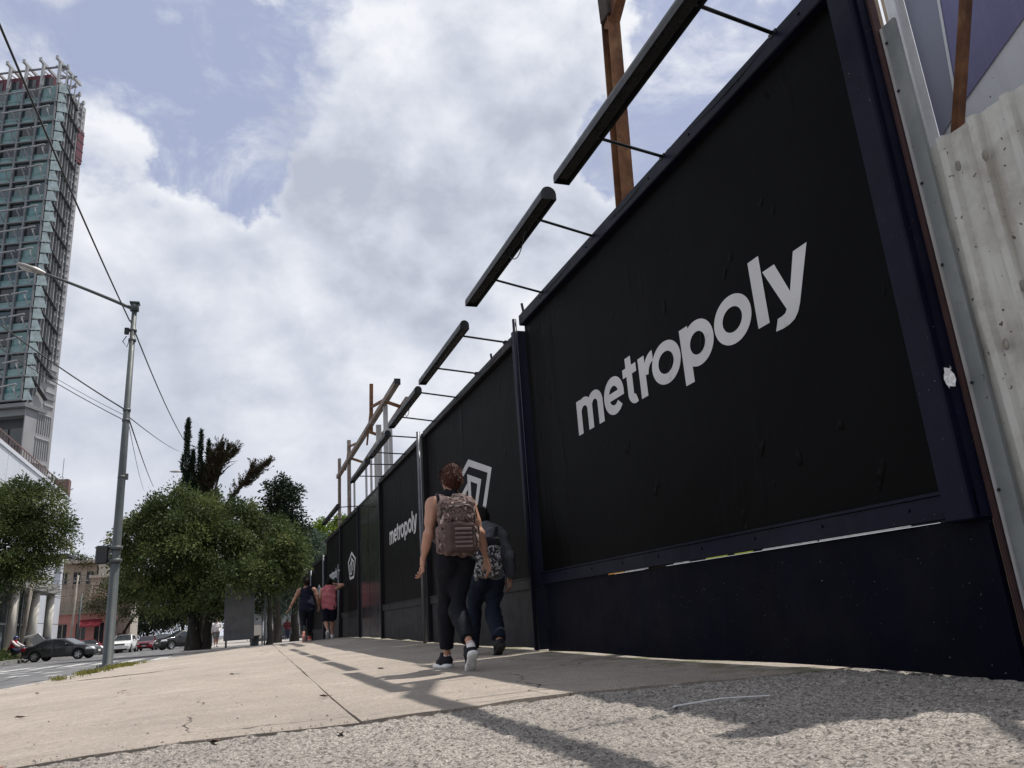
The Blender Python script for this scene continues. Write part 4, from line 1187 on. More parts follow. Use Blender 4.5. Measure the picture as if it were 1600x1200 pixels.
mb = MB(); mb.box((.45, 24.6, 9.2), (1.2, 3.2, .22)); mb.build('awning', M_dark, t)
t = thing('portico', 'grey concrete entrance portico on cream columns in front of the white building', 'portico', (-14.7, 58, -.3))
mb = MB(); mb.box((-2.2, 9.0, 5.35), (5.6, 19.6, .75), bev=.03); mb.box((.62, 9.0, 5.1), (.12, 19.7, .35)); mb.build('roof_slab', M_beton, t)
for y in (.3, 6.4, 12.6, 18.0):
    mb = MB(); mb.tube([(.1, y, -.1), (.1, y, 5.0)], [.33, .31], 16); mb.box((.1, y, .12), (1.0, 1.0, .24)); mb.build('column', M_cream, t)
mb = MB(); mb.box((-1.35, 9.0, 2.5), (.12, 19, 4.9)); mb.build('dark_glazing', M_dglass, t)
for k in range(8):
    mb = MB(); mb.box((-1.26, .6 + k * 2.5, 2.5), (.10, .12, 4.9)); mb.build('mullion', M_tgrey, t)
mb = MB(); mb.box((-1.26, 9, 2.6), (.09, 19, .14)); mb.build('transom', M_tgrey, t)
mb = MB(); mb.box((-1.2, 9, -.05), (5, 20, .3)); mb.build('step', M_beton, t)

# old brown building and the pink one in front
M_brown = mat('old_tan_render', (0.36, 0.31, 0.25), .9, var=.12, vscale=.8, streak=(.17, .14, .11), streak_amt=.7, stain=(.40, .35, .29), stain_scale=.6, stain_amt=.6)
M_pink = mat('salmon_pink_render', (0.52, 0.25, 0.22), .9, var=.1, vscale=1)
M_tan2 = mat('pale_stained_plaster', (0.46, 0.42, 0.37), .9, var=.12, vscale=1, streak=(.28, .24, .2), streak_amt=.6)


def facade(t, x0, x1, y, z0, z1, rows, cols, m, wm, ww, wh, depth=8):
    """Front wall with real openings left between piers and spandrels, dark room and recessed window behind."""
    mb = MB(); mb.box(((x0 + x1) / 2, y + depth / 2 + .4, (z0 + z1) / 2), (x1 - x0, depth - .5, z1 - z0)); mb.build('wall', m, t)
    cw = (x1 - x0) / cols; rh = (z1 - z0) / rows
    for c in range(cols + 1):
        w = cw - ww if 0 < c < cols else (cw - ww) / 2
        xc = x0 + c * cw + (0 if 0 < c < cols else (w / 2 if c == 0 else -w / 2))
        mb = MB(); mb.box((xc, y, (z0 + z1) / 2), (w, .34, z1 - z0)); mb.build('pier', m, t)
    for r in range(rows + 1):
        h = rh - wh if 0 < r < rows else (rh - wh) / 2
        zc = z0 + r * rh + (0 if 0 < r < rows else (h / 2 if r == 0 else -h / 2))
        mb = MB(); mb.box(((x0 + x1) / 2, y + .02, zc), (x1 - x0, .28, h)); mb.build('spandrel', m, t)
    for r in range(rows):
        for c in range(cols):
            xc = x0 + (c + .5) * cw; zc = z0 + (r + .5) * rh
            w = MB(); w.box((xc, y + .12, zc + wh / 2 - .05), (ww, .06, .08)); w.box((xc, y + .12, zc - wh / 2 + .05), (ww, .06, .08)); w.box((xc, y + .12, zc), (.07, .06, wh)); wo = w.build('window', M_tan2, t)
            g_ = MB(); g_.box((xc, y + .16, zc), (ww, .03, wh)); g_.build('pane', M_dglass, wo)
            sl = MB(); sl.box((xc, y - .2, zc - wh / 2), (ww + .2, .16, .09)); sl.build('sill', m, wo)


t = thing('tan_building', 'weathered tan building of three storeys with plants on its roof', 'building', (0, 0, 0))
facade(t, -19.5, -15.4, 104, -.5, 9.6, 3, 3, M_brown, M_dglass, .75, 1.5)
facade(t, -15.5, -11.2, 101, -.5, 7.6, 3, 3, M_tan2, M_dglass, .85, 1.2)
mb = MB(); mb.box((-17.4, 103.6, 9.75), (4.5, 1.2, .35), bev=.04); mb.box((-13.3, 100.6, 7.75), (4.6, 1.2, .3), bev=.04); mb.box((-13.4, 104.5, 8.9), (3.4, 3, 2.2)); mb.build('cornice', M_tan2, t)
mb = MB(); mb.box((-13.1, 99.9, 5.6), (3.6, 1.2, .16)); mb.box((-13.1, 99.3, 6.1), (3.6, .06, 1.0)); mb.build('balcony', M_tan2, t)
t = thing('pink_house', 'low salmon pink building with a red awning over its door', 'building', (0, 0, 0))
facade(t, -17.4, -12.3, 93, -.5, 3.5, 1, 3, M_pink, M_dglass, .9, 2.2, 6)
mb = MB(); mb.box((-14.9, 92.9, 3.65), (5.4, .7, .3)); mb.box((-14.9, 92.6, 4.3), (5.3, .2, .9)); mb.build('cornice', M_brown, t)
M_redaw = mat('red_awning_cloth', (.30, .03, .05), .7, var=.2)
mb = MB(); mb.add([(-14.9, 92.8, 2.9), (-12.9, 92.8, 2.9), (-12.9, 91.6, 2.2), (-14.9, 91.6, 2.2), (-14.9, 92.8, 2.86), (-12.9, 92.8, 2.86), (-12.9, 91.6, 2.16), (-14.9, 91.6, 2.16)], [(0, 1, 2, 3), (7, 6, 5, 4), (3, 2, 6, 7)]); mb.build('awning', M_redaw, t)

# grey building with pale windows right of the big tree
t = thing('grey_building', 'low grey building with pale window panes behind the pavement walkers', 'building', (0, 0, 0))
facade(t, 1.6, 9.6, 84, -.7, 3.9, 2, 6, mat('blue_grey_render', (.17, .18, .19), .8, var=.12, vscale=.8), M_dglass, .95, 1.3, 6)
for i, xx in enumerate((2.27, 3.6)):
    mb = MB(); mb.box((xx, 83.9, .45), (.8, .05, 1.35)); mb.build('blind', M_tan2, t)
mb = MB(); mb.box((5.6, 83.7, 4.05), (8.3, .8, .25)); mb.build('cornice', M_beton, t)

# bus shelter under the tree
M_shel = mat('shelter_grey_frame', (.075, .078, .082), .4, .3, var=.15)
M_ad = mat('dull_poster_panel', (.060, .057, .054), .3, var=.15, vscale=1.2, stain=(.10, .09, .085), stain_scale=1.3, stain_amt=.5)
t = thing('bus_shelter', 'grey bus shelter with a dull advertisement panel under the big tree', 'bus shelter', (.25, 43.2, -.26))
mb = MB(); mb.box((0, 0, 1.75), (1.46, .16, 2.75), bev=.02); mb.build('ad_frame', M_shel, t)
mb = MB(); mb.box((0, -.085, 1.85), (1.22, .02, 2.3)); mb.build('ad_panel', M_ad, t)
mb = MB(); mb.box((0, -.10, 1.15), (1.0, .012, .5)); mb.build('ad_picture', mat('faded_dark_print', (.07, .065, .065), .4, var=.4, vscale=2), t)
for x in (-.6, .6):
    mb = MB(); mb.box((x, 0, .2), (.10, .12, .55)); mb.build('foot', M_shel, t)
mb = MB(); mb.box((.95, 1.8, 2.98), (1.9, 4.2, .10), bev=.02); mb.build('roof', M_shel, t)
mb = MB(); mb.box((1.25, 1.9, 1.65), (.03, 3.4, 2.3)); mb.build('glass_back', mat('smoked_glass', (.10, .105, .11), .15, spec=.6), t)
for y in (.15, 3.7):
    mb = MB(); mb.box((1.25, y, 1.5), (.08, .08, 3.0)); mb.build('post', M_shel, t)
mb = MB(); mb.box((.85, 2.0, .5), (.4, 2.4, .06)); mb.box((.85, 1.2, .25), (.3, .06, .5)); mb.box((.85, 2.8, .25), (.3, .06, .5)); mb.build('bench', M_shel, t)

# signs and poles across the road
M_wood = mat('grey_wooden_pole', (.30, .27, .23), .85, var=.2, vscale=3, streak=(.16, .14, .12), streak_amt=.5)
def utility(x, y, h, lab, r=.13, lean=(0, 0), m=None, crossarm=True):
    t = thing('utility_pole', lab, 'utility pole', (x, y, zr(y) + .12), 0, 'poles across the road')
    mb = MB(); mb.tube([(0, 0, 0), (lean[0], lean[1], h)], [r, r * .7], 10); mb.build('shaft', m or M_wood, t)
    if crossarm:
        mb = MB(); mb.bar((lean[0] * .93 - .9, lean[1], h * .93), (lean[0] * .93 + .9, lean[1], h * .93), .09); mb.build('crossarm', m or M_wood, t)
        for k in (-.75, -.3, .3, .75):
            mb = MB(); mb.tube([(lean[0] * .93 + k, lean[1], h * .93 + .04), (lean[0] * .93 + k, lean[1], h * .93 + .2)], .035, 6); mb.build('insulator', M_dark, t)
    return t
utility(-14.0, 64.5, 6.0, 'leaning pale pole in front of the portico, left of the diamond sign', .15, (.45, 0))
utility(-14.6, 66.5, 5.9, 'thin dark pole in front of the portico, leftmost of the street poles', .08, (.1, 0), M_shel, False)
utility(-14.25, 84.0, 7.2, 'tall pale pole in front of the pink building', .11, (.25, 0))
utility(-13.95, 85.5, 5.6, 'dark green pole right of the pale one by the pink building', .10, (.15, 0), M_pole, False)
for i, (za, zb, dy) in enumerate(((4.6, 5.6, 0), (4.9, 6.1, .5), (5.2, 6.5, 1.0), (4.2, 5.0, 1.5))):
    cable((-13.7, 64.5 + dy, za + .2), (-14.1, 84.0 + dy, zb + .2), .35, .022, ['lowest', 'second lowest', 'third', 'topmost'][i] + ' of the wires strung between the far street poles' if i < 3 else 'slack wire drooping below the others between the far street poles')
for i in range(3):
    cable((-14.1, 84.0 + i, 6.2 + i * .35), (2.0, 92.0 + i * 2, 9.0 + i * .3), .8, .018, ['lower', 'middle', 'upper'][i] + ' faint wire from the pale pole over the tan building')
t = thing('diamond_sign', 'grey back of a diamond road sign in front of the portico', 'road sign', (-13.3, 66.2, zr(66) + .12))
mb = MB(); mb.box((0, 0, 1.35), (.72, .03, .72), rot=(0, rad(45), 0), bev=.01); mb.build('plate', mat('bare_sign_metal', (.36, .37, .38), .5, .3, var=.1), t)
mb = MB(); mb.bar((0, .04, -.1), (0, .04, 1.7), .06); mb.build('post', M_shel, t)
mb = MB(); mb.box((0, .03, 1.35), (.9, .03, .05)); mb.build('stay', M_shel, t)
t = thing('street_cart', 'small stall under a slanted white canopy beside the motorcycle', 'stall', (-14.3, 67.2, zr(66) + .1))
mb = MB(); mb.box((0, 0, 1.62), (1.75, 1.3, .07), rot=(0, rad(-11), 0), bev=.01); mb.build('canopy', mat('white_canopy', (.75, .75, .73), .6), t)
for x in (-.7, .7):
    for y in (-.5, .5):
        mb = MB(); mb.bar((x, y, 0), (x, y, 1.55 + .19 * x), .04); mb.build('leg', M_shel, t)
mb = MB(); mb.box((0, 0, .72), (1.45, 1.0, .5), bev=.02); mb.build('counter', mat('dull_blue_box', (.10, .12, .16), .6), t)
t = thing('overhead_sign', 'dim green grey direction sign hanging over the far road', 'road sign', (-6.25, 75, 3.45))
M_sgn = mat('faded_green_sign', (.055, .085, .075), .5, var=.2)
mb = MB(); mb.box((-.5, 0, 0), (.95, .06, .62), bev=.01); mb.box((.52, 0, .02), (.95, .06, .62), bev=.01); mb.build('board', M_sgn, t)
mb = MB(); mb.box((-.5, -.036, .27), (.88, .012, .035)); mb.box((-.5, -.036, -.27), (.88, .012, .035)); mb.box((.52, -.036, .28), (.88, .012, .035)); mb.box((.52, -.036, -.24), (.88, .012, .035))
mb.box((-.92, -.036, 0), (.035, .012, .52)); mb.box((.94, -.036, .02), (.035, .012, .50)); mb.build('border', mat('sign_white', (.5, .52, .5), .5), t)
mb = MB(); mb.bar((-.2, .06, .5), (3.6, .06, .9), .09); mb.bar((3.6, .06, -4.0), (3.6, .06, .95), .14); mb.bar((-.5, .06, -.2), (-.5, .06, .5), .05); mb.bar((.5, .06, -.2), (.5, .06, .56), .05); mb.build('gantry_arm', M_pole, t)
t = thing('street_lamp', 'distant street lamp head showing left of the dark cypress', 'street lamp', (-3.2, 66, zr(66)))
mb = MB(); mb.tube([(0, 0, 0), (0, 0, 13.2), (-.5, 0, 13.55), (-1.2, 0, 13.65)], [.13, .08, .06, .05], 8); mb.build('pole', M_pole, t)
mb = MB(); mb.sphere((-1.55, 0, 13.62), (.48, .16, .08), 10, 6); mb.build('lamp_head', M_lum, t)
t = thing('mast', 'thin pale mast rising behind the tree between the cypress and the leaning branch', 'mast', (-1.75, 70, zr(70)))
mb = MB(); mb.tube([(0, 0, 0), (0, 0, 14.6)], [.14, .09], 8); mb.bar((-.9, 0, 12.6), (.1, 0, 12.6), .07); mb.bar((-.55, 0, 12.6), (-.55, 0, 13.3), .06); mb.build('shaft', M_pole, t)
t = thing('post', 'grey concrete post left of the big tree trunk', 'post', (-2.3, 58, zr(58) + .1))
mb = MB(); mb.tube([(0, 0, 0), (.1, 0, 3.4)], [.17, .13], 10); mb.build('shaft', M_beton, t); mb = MB(); mb.box((0, 0, .1), (.6, .6, .2)); mb.build('footing', M_beton, t)

# ------------------------------------------------------------------ vehicles
M_tyre = mat('black_tyre', (.015, .015, .016), .8, var=.2)
M_alloy = mat('alloy_rim', (.42, .43, .44), .3, .7, var=.1)
M_carglass = mat('tinted_car_glass', (.022, .026, .030), .06, spec=.8, var=.1)
M_trim = mat('black_trim', (.014, .014, .015), .5)
M_lampw = mat('clear_headlight', (.75, .77, .80), .12, spec=.8, var=.05)
M_lampr = mat('red_tail_light', (.30, .01, .012), .2)
M_plate = mat('number_plate', (.66, .66, .64), .5)


def paint(name, c, metal=.3): return mat(name, c, .28, metal, var=.05, coat=.6)


def poly_sdf(P, x, z):
    """Signed distance to a closed polygon (2-D), vectorised."""
    P = np.array(P, float); n = len(P); d = None; s = np.ones(np.broadcast(x, z).shape)
    for i in range(n):
        a, b = P[i], P[(i + 1) % n]; ex, ez = b - a
        wx, wz = x - a[0], z - a[1]
        t = np.clip((wx * ex + wz * ez) / (ex * ex + ez * ez), 0, 1)
        q = (wx - ex * t) ** 2 + (wz - ez * t) ** 2
        d = q if d is None else np.minimum(d, q)
        c1 = z >= a[1]; c2 = z < b[1]; c3 = ex * wz > ez * wx
        s = np.where((c1 & c2 & c3) | (~c1 & ~c2 & ~c3), -s, s)
    return s * np.sqrt(d)


CARS = {   # side outline (front at +x), glass outlines, wheel positions; lengths in metres
    'sedan': dict(L=4.65, W=1.82, r=.335, wx=(.92, 3.68), belt=.88,
                  body=[(.04, .32), (.0, .62), (.06, .93), (.45, 1.0), (.75, 1.05), (1.30, 1.33), (1.75, 1.42), (2.25, 1.43), (2.65, 1.38), (3.42, 1.0), (4.1, .90), (4.5, .76), (4.65, .56), (4.62, .30), (4.4, .22), (.3, .24)],
                  side=[(.98, 1.02), (1.42, 1.31), (1.85, 1.37), (2.25, 1.375), (2.58, 1.33), (3.08, 1.0), (2.9, .97), (1.1, .96)], pillar=(2.02,),
                  wind=[(2.60, 1.42), (2.70, 1.36), (3.42, 1.015), (3.38, .96), (2.55, 1.30)], rear=[(.62, 1.02), (1.28, 1.36), (1.36, 1.28), (.80, .98)]),
    'suv': dict(L=4.6, W=1.87, r=.37, wx=(.86, 3.66), belt=1.02,
                body=[(.05, .40), (.0, .75), (.05, 1.05), (.20, 1.25), (.52, 1.60), (.9, 1.68), (1.8, 1.70), (2.5, 1.66), (3.40, 1.14), (4.15, 1.04), (4.45, .92), (4.6, .66), (4.57, .38), (4.35, .28), (.25, .30)],
                side=[(.52, 1.14), (.74, 1.50), (1.1, 1.59), (1.8, 1.61), (2.42, 1.57), (3.02, 1.13), (2.8, 1.09), (.6, 1.08)], pillar=(1.05, 2.0),
                wind=[(2.45, 1.68), (2.62, 1.60), (3.40, 1.15), (3.34, 1.09), (2.40, 1.54)], rear=[(.15, 1.14), (.46, 1.56), (.56, 1.50), (.26, 1.10)]),
    'hatch': dict(L=4.1, W=1.76, r=.32, wx=(.70, 3.28), belt=.92,
                  body=[(.04, .34), (.0, .66), (.04, .98), (.18, 1.12), (.55, 1.43), (1.1, 1.50), (1.75, 1.50), (2.25, 1.44), (3.02, 1.03), (3.65, .92), (3.98, .76), (4.1, .55), (4.06, .30), (3.9, .23), (.25, .26)],
                  side=[(.50, 1.04), (.78, 1.36), (1.15, 1.42), (1.75, 1.42), (2.18, 1.38), (2.72, 1.02), (2.5, .99), (.6, .98)], pillar=(1.55,),
                  wind=[(2.22, 1.46), (2.36, 1.39), (3.04, 1.035), (2.98, .98), (2.18, 1.33)], rear=[(.13, 1.04), (.48, 1.40), (.58, 1.34), (.22, 1.0)]),
}


def car(kind, label, loc, heading, pm, lights=False, name='parked_car', cat='car', group=None, h=.042):
    c = CARS[kind]; L_, W = c['L'], c['W']
    t = thing(name, label, cat, loc, heading, group)       # local +x is forward, origin under the middle
    ox = L_ / 2

    def hw(X, Z):
        xr = (X - ox) / ox
        w = W / 2 - .11 * np.abs(xr) ** 4 - .05 * np.clip((c['belt'] - .45 - Z) / .3, 0, 1) - .40 * np.clip(Z - c['belt'], 0, 1) * (1 + 0 * X) - .02 * np.clip(np.abs(Z - .70) - .1, 0, .3)
        return w

    def base(lo, hi, hh):
        s = Sdf(lo, hi, hh); X = s.ax[0][:, None]; Z = s.ax[2][None, :]
        p = poly_sdf(c['body'], X, Z)[:, None, :]; w = hw(X, Z)[:, None, :]
        Y = s.ax[1][None, :, None]
        a = p; b = np.abs(Y) - w; k = .09
        tt = np.clip(.5 + .5 * (a - b) / k, 0, 1); d = b * (1 - tt) + a * tt + k * tt * (1 - tt)
        return s, d, s.ax[0][:, None, None], Y, s.ax[2][None, None, :]

    s, d, X, Y, Z = base((-.1, -W / 2 - .1, .1), (L_ + .1, W / 2 + .1, 1.85), h)
    for wx in c['wx']:
        wc = np.sqrt((X - wx) ** 2 + (Z - c['r']) ** 2) - (c['r'] + .055)
        d = np.maximum(d, -np.maximum(wc, (W / 2 - .27) - np.abs(Y)))
    # door seams and a crease
    for sx in [c['pillar'][-1] + .05, c['wx'][0] + .42, c['wx'][1] - .43]:
        seam = np.maximum(np.abs(X - sx) - .010, np.maximum(.30 - Z, Z - c['belt'] - .02)); seam = np.maximum(seam, (W / 2 - .18) - np.abs(Y)); 
        d = np.where(seam < .012, np.maximum(d, d + .018), d)
    s.D[:] = d
    V, F = s.mesh(); V[:, 0] -= ox; mesh_np('body', V, F, pm, t, True)

    def shell(nm, m, lo, hi, cond, proud=.010, hh=None, parent=t, label_=None):
        s, d, X, Y, Z = base(lo, hi, hh or h * .7)
        d = np.maximum(np.maximum(d - proud, -(d + .05)), cond(X, Y, Z))
        s.D[:] = d; V, F = s.mesh()
        if not len(F): return None
        V[:, 0] -= ox; o = mesh_np(nm, V, F, m, parent, True)
        if label_: o['label'] = label_
        return o
    full = ((-.1, -W / 2 - .1, .85), (L_ + .1, W / 2 + .1, 1.8))
    for sg in (-1, 1):
        def cs(X, Y, Z, sg=sg):
            q = poly_sdf(c['side'], X[:, 0, :], Z[0])[:, None, :] + 0 * Y
            for px in c['pillar']: q = np.maximum(q, .035 - np.abs(X - px))
            return np.maximum(q, .35 - sg * Y)
        shell('side_window', M_carglass, (0, 0 if sg > 0 else -W / 2 - .1, .85), (L_, W / 2 + .1 if sg > 0 else 0, 1.8), cs, .010)
    shell('windscreen', M_carglass, *full, lambda X, Y, Z: np.maximum(poly_sdf(c['wind'], X[:, 0, :], Z[0])[:, None, :] - .015 + 0 * Y, np.abs(Y) - (hw(X, Z) - .06)), .010)
    shell('rear_window', M_carglass, *full, lambda X, Y, Z: np.maximum(poly_sdf(c['rear'], X[:, 0, :], Z[0])[:, None, :] - .01 + 0 * Y, np.abs(Y) - (hw(X, Z) - .10)), .010)
    zf = c['belt'] - (.20 if kind != 'suv' else .16)
    fl = (L_ - .75, -W / 2 - .05, .2), (L_ + .1, W / 2 + .05, 1.1)
    for sg in (-1, 1):
        shell('headlight', M_lampw, *fl, lambda X, Y, Z, sg=sg: np.maximum(np.maximum(np.abs(Z - zf) - .075, (L_ - .52) - X), np.maximum(.50 - sg * Y, sg * Y - .90)), .012)
        if lights:
            gl = MB(); gl.sphere((ox - .20, sg * .64, zf), (.06, .09, .07), 10, 6); gl.build('lit_bulb', mat('lit_headlamp', (.9, .9, .85), .3, emit=(1, .97, .9, 3.0)), t)
        shell('tail_light', M_lampr, (-.1, -W / 2 - .05, .5), (.5, W / 2 + .05, 1.3), lambda X, Y, Z, sg=sg: np.maximum(np.maximum(np.abs(Z - c['belt'] + .05) - .09, X - .32), np.maximum(.52 - sg * Y, sg * Y - .90)), .012)
    shell('grille', M_trim, *fl, lambda X, Y, Z: np.maximum(np.maximum(np.abs(Z - zf + .07) - .105, (L_ - .4) - X), np.abs(Y) - .46), .008)
    shell('lower_grille', M_trim, *fl, lambda X, Y, Z: np.maximum(np.maximum(np.abs(Z - .36) - .065, (L_ - .4) - X), np.abs(Y) - .66), .008)
    mb = MB(); mb.box((ox + .025, 0, zf - .20), (.03, .40, .13), bev=.004); mb.build('number_plate', M_plate, t)
    mb = MB(); mb.box((-ox - .015, 0, .62), (.03, .40, .13), bev=.004); mb.build('number_plate', M_plate, t)
    for sg in (-1, 1):
        mb = MB(); mb.sphere((c['side'][5][0] - ox - .18, sg * (W / 2 + .06), c['belt'] + .13), (.07, .11, .07), 10, 6); mb.build('wing_mirror', pm, t)
    # wheels
    w0 = None
    for wx in c['wx']:
        for sg in (-1, 1):
            r = c['r']; y0 = sg * (W / 2 - .10)
            wh = MB()
            prof = [(r * .62, -.10), (r * .95, -.105), (r, -.08), (r, .08), (r * .95, .105), (r * .62, .10)]
            n = 24; vs = [(p[0] * math.cos(2 * math.pi * k / n), p[1], p[0] * math.sin(2 * math.pi * k / n)) for p in prof for k in range(n)]
            wh.add(vs, [(i * n + k, i * n + (k + 1) % n, (i + 1) * n + (k + 1) % n, (i + 1) * n + k) for i in range(5) for k in range(n)], True)
            if w0 is None:
                w0 = wh.build('wheel', M_tyre, t)
                rm = MB()
                for k in range(5):
                    a = 2 * math.pi * k / 5
                    rm.bar((.03 * math.cos(a), .075, .03 * math.sin(a)), (r * .60 * math.cos(a), .085, r * .60 * math.sin(a)), .075, .03, up=(0, 1, 0))
                    rm.bar((.03 * math.cos(a), -.075, .03 * math.sin(a)), (r * .60 * math.cos(a), -.085, r * .60 * math.sin(a)), .075, .03, up=(0, 1, 0))
                nn = 24; pr = [(r * .57, -.09), (r * .64, -.10), (r * .64, .10), (r * .57, .09)]
                rm.add([(p[0] * math.cos(2 * math.pi * k / nn), p[1], p[0] * math.sin(2 * math.pi * k / nn)) for p in pr for k in range(nn)], [(i * nn + k, i * nn + (k + 1) % nn, ((i + 1) % 4) * nn + (k + 1) % nn, ((i + 1) % 4) * nn + k) for i in range(4) for k in range(nn)], True)
                rm0 = rm.build('rim', M_alloy, w0)
                hb = MB(); hb.tube([(0, -.03, 0), (0, .03, 0)], r * .56, 20); hb0 = hb.build('brake_disc', M_trim, w0)
                w0.location = (wx - ox, y0, r)
            else:
                w = copy_part(w0, t, (wx - ox, y0, r)); copy_part(rm0, w); copy_part(hb0, w)
    mb = MB(); mb.box((0, 0, .34), (L_ * .86, W * .80, .22)); mb.build('underbody', M_trim, t)
    return t


G = 'cars on the road'
car('sedan', 'dark grey fastback sedan turning across the near side of the junction', (-10.85, 62.0, zr(62)), rad(-14), paint('dark_grey_paint', (.035, .038, .042), .5), name='car', group=G)
car('suv', 'white suv facing the camera, first of the oncoming cars right of the lamp pole', (-10.15, 88, zr(88)), rad(-93), paint('white_paint', (.80, .80, .79), 0), name='car', group=G)
car('hatch', 'bright red car with lit headlights between the white and the grey suv', (-8.9, 97, zr(97)), rad(-93), paint('bright_red_paint', (.50, .015, .035), .1), True, name='car', group=G)
car('suv', 'blue grey suv with lit headlights right of the bright red car', (-8.0, 105, zr(105)), rad(-93), paint('blue_grey_paint', (.10, .12, .15), .5), True, name='car', group=G)
car('hatch', 'dark red hatchback behind the grey sedan, left of the lamp pole', (-13.4, 88, zr(88)), rad(-62), paint('dark_red_paint', (.26, .014, .03), .2), name='car', group=G)
car('suv', 'black suv standing half hidden behind the big tree trunk', (-4.75, 84, zr(84)), rad(-150), paint('black_paint', (.010, .011, .013), .3), name='car', group=G)
car('suv', 'white van-like car far behind the bright red one', (-9.6, 121, zr(121)), rad(-93), paint('white_paint', (.80, .80, .79), 0), name='car', group=G)
car('suv', 'dark car parked behind the sedan by the portico', (-14.9, 75.5, zr(75) + .12), rad(-80), paint('black_paint', (.010, .011, .013), .3), name='car', group=G)

# motorcycle
M_bike = mat('dark_violet_bike_paint', (.035, .022, .075), .25, .2, coat=.5)
M_chrome = mat('bike_metal', (.35, .35, .36), .25, .8)
t = thing('motorcycle', 'dark violet motorcycle with its rider, left of the grey sedan', 'motorcycle', (-13.85, 62.9, zr(62)), rad(-12))
for x in (-.66, .66):
    mb = MB(); n = 22; R_, r_ = .27, .055
    mb.add([((R_ + r_ * math.cos(b)) * math.cos(a) + x, r_ * .9 * math.sin(b), (R_ + r_ * math.cos(b)) * math.sin(a) + .325) for a in [2 * math.pi * k / n for k in range(n)] for b in [2 * math.pi * k / 8 for k in range(8)]],
           [(i * 8 + k, i * 8 + (k + 1) % 8, ((i + 1) % n) * 8 + (k + 1) % 8, ((i + 1) % n) * 8 + k) for i in range(n) for k in range(8)], True)
    w = mb.build('wheel', M_tyre, t)
    mb = MB()
    for k in range(6): mb.bar((x, 0, .325), (x + .24 * math.cos(k * 1.047), 0, .325 + .24 * math.sin(k * 1.047)), .03, .02, up=(0, 1, 0))
    mb.build('rim', M_chrome, w)
s_ = Sdf((-1.0, -.3, .2), (1.0, .3, 1.25), .025)
s_.put(ell((.18, 0, .78), (.30, .15, .15), k=.06)); s_.put(ell((-.10, 0, .48), (.26, .15, .18), k=.06)); s_.put(cap((-.15, 0, .74), (-.72, 0, .84), .10, .06, k=.06)); s_.put(ell((.50, 0, .86), (.16, .16, .17), k=.05)); s_.put(cap((.52, 0, .66), (.74, 0, .60), .06, .05, k=.04))
V, F = s_.mesh(); mesh_np('bodywork', V, F, M_bike, t, True)
mb = MB(); mb.tube([(.45, .08, 1.0), (.66, .08, .325)], .028, 8); mb.tube([(.45, -.08, 1.0), (.66, -.08, .325)], .028, 8); mb.build('fork', M_chrome, t)
mb = MB(); mb.tube([(.42, -.36, 1.05), (.44, -.1, 1.03), (.44, .1, 1.03), (.42, .36, 1.05)], .018, 8); mb.build('handlebar', M_trim, t)
mb = MB(); mb.box((-.32, 0, .86), (.60, .24, .09), bev=.03); mb.build('seat', M_trim, t)
mb = MB(); mb.sphere((.68, 0, .90), (.07, .09, .09), 10, 6); mb.build('headlight', M_lampw, t)
mb = MB(); mb.tube([(-.05, -.15, .32), (-.45, -.17, .36), (-.85, -.18, .46)], [.03, .04, .05], 8); mb.build('exhaust', M_chrome, t)
mb = MB(); mb.bar((-.2, .1, .4), (-.66, .08, .325), .05); mb.bar((-.2, -.1, .4), (-.66, -.08, .325), .05); mb.build('swingarm', M_chrome, t)

# ------------------------------------------------------------------ trees
def leaf_mat(name, dark, mid, light, trans=.25):
    m = bpy.data.materials.new(name); m.use_nodes = True
    nt = m.node_tree; N = nt.nodes.new; L = nt.links.new; b = nt.nodes['Principled BSDF']
    b.inputs['Roughness'].default_value = .6; b.inputs['Specular IOR Level'].default_value = .16
    at = N('ShaderNodeAttribute'); at.attribute_name = 'tint'
    r = N('ShaderNodeValToRGB'); L(at.outputs['Fac'], r.inputs[0]); c = r.color_ramp
    c.elements[0].position = 0; c.elements[0].color = (*dark, 1); c.elements[1].position = 1; c.elements[1].color = (*light, 1)
    e = c.elements.new(.5); e.color = (*mid, 1)
    L(r.outputs[0], b.inputs['Base Color'])
    tr = N('ShaderNodeBsdfTranslucent'); L(r.outputs[0], tr.inputs['Color'])
    mx = N('ShaderNodeMixShader'); mx.inputs[0].default_value = trans
    L(b.outputs[0], mx.inputs[1]); L(tr.outputs[0], mx.inputs[2]); L(mx.outputs[0], nt.nodes['Material Output'].inputs['Surface'])
    return m


M_leaf = leaf_mat('ficus_leaves', (.022, .036, .013), (.070, .098, .032), (.205, .220, .078), .33)
M_leafdk = leaf_mat('dark_conifer_leaves', (.010, .020, .012), (.020, .034, .018), (.040, .052, .026), .1)
M_leafbl = leaf_mat('bluish_leaves', (.050, .080, .058), (.105, .145, .110), (.180, .215, .170))
M_leafbr = leaf_mat('bright_leaves', (.075, .120, .016), (.130, .190, .024), (.20, .26, .035), .35)
M_leafol = leaf_mat('olive_leaves', (.030, .042, .018), (.062, .074, .030), (.115, .115, .050))
M_leafbn = leaf_mat('browned_conifer_leaves', (.030, .022, .014), (.050, .036, .022), (.050, .052, .026), .1)
M_bark = mat('dark_bark', (.034, .029, .024), .95, var=.3, vscale=4, streak=(.025, .02, .017), streak_amt=.7, bump=.02, bscale=9)
M_bark2 = mat('grey_bark', (.16, .14, .12), .95, var=.3, vscale=4, streak=(.08, .07, .06), streak_amt=.7, bump=.02, bscale=9)


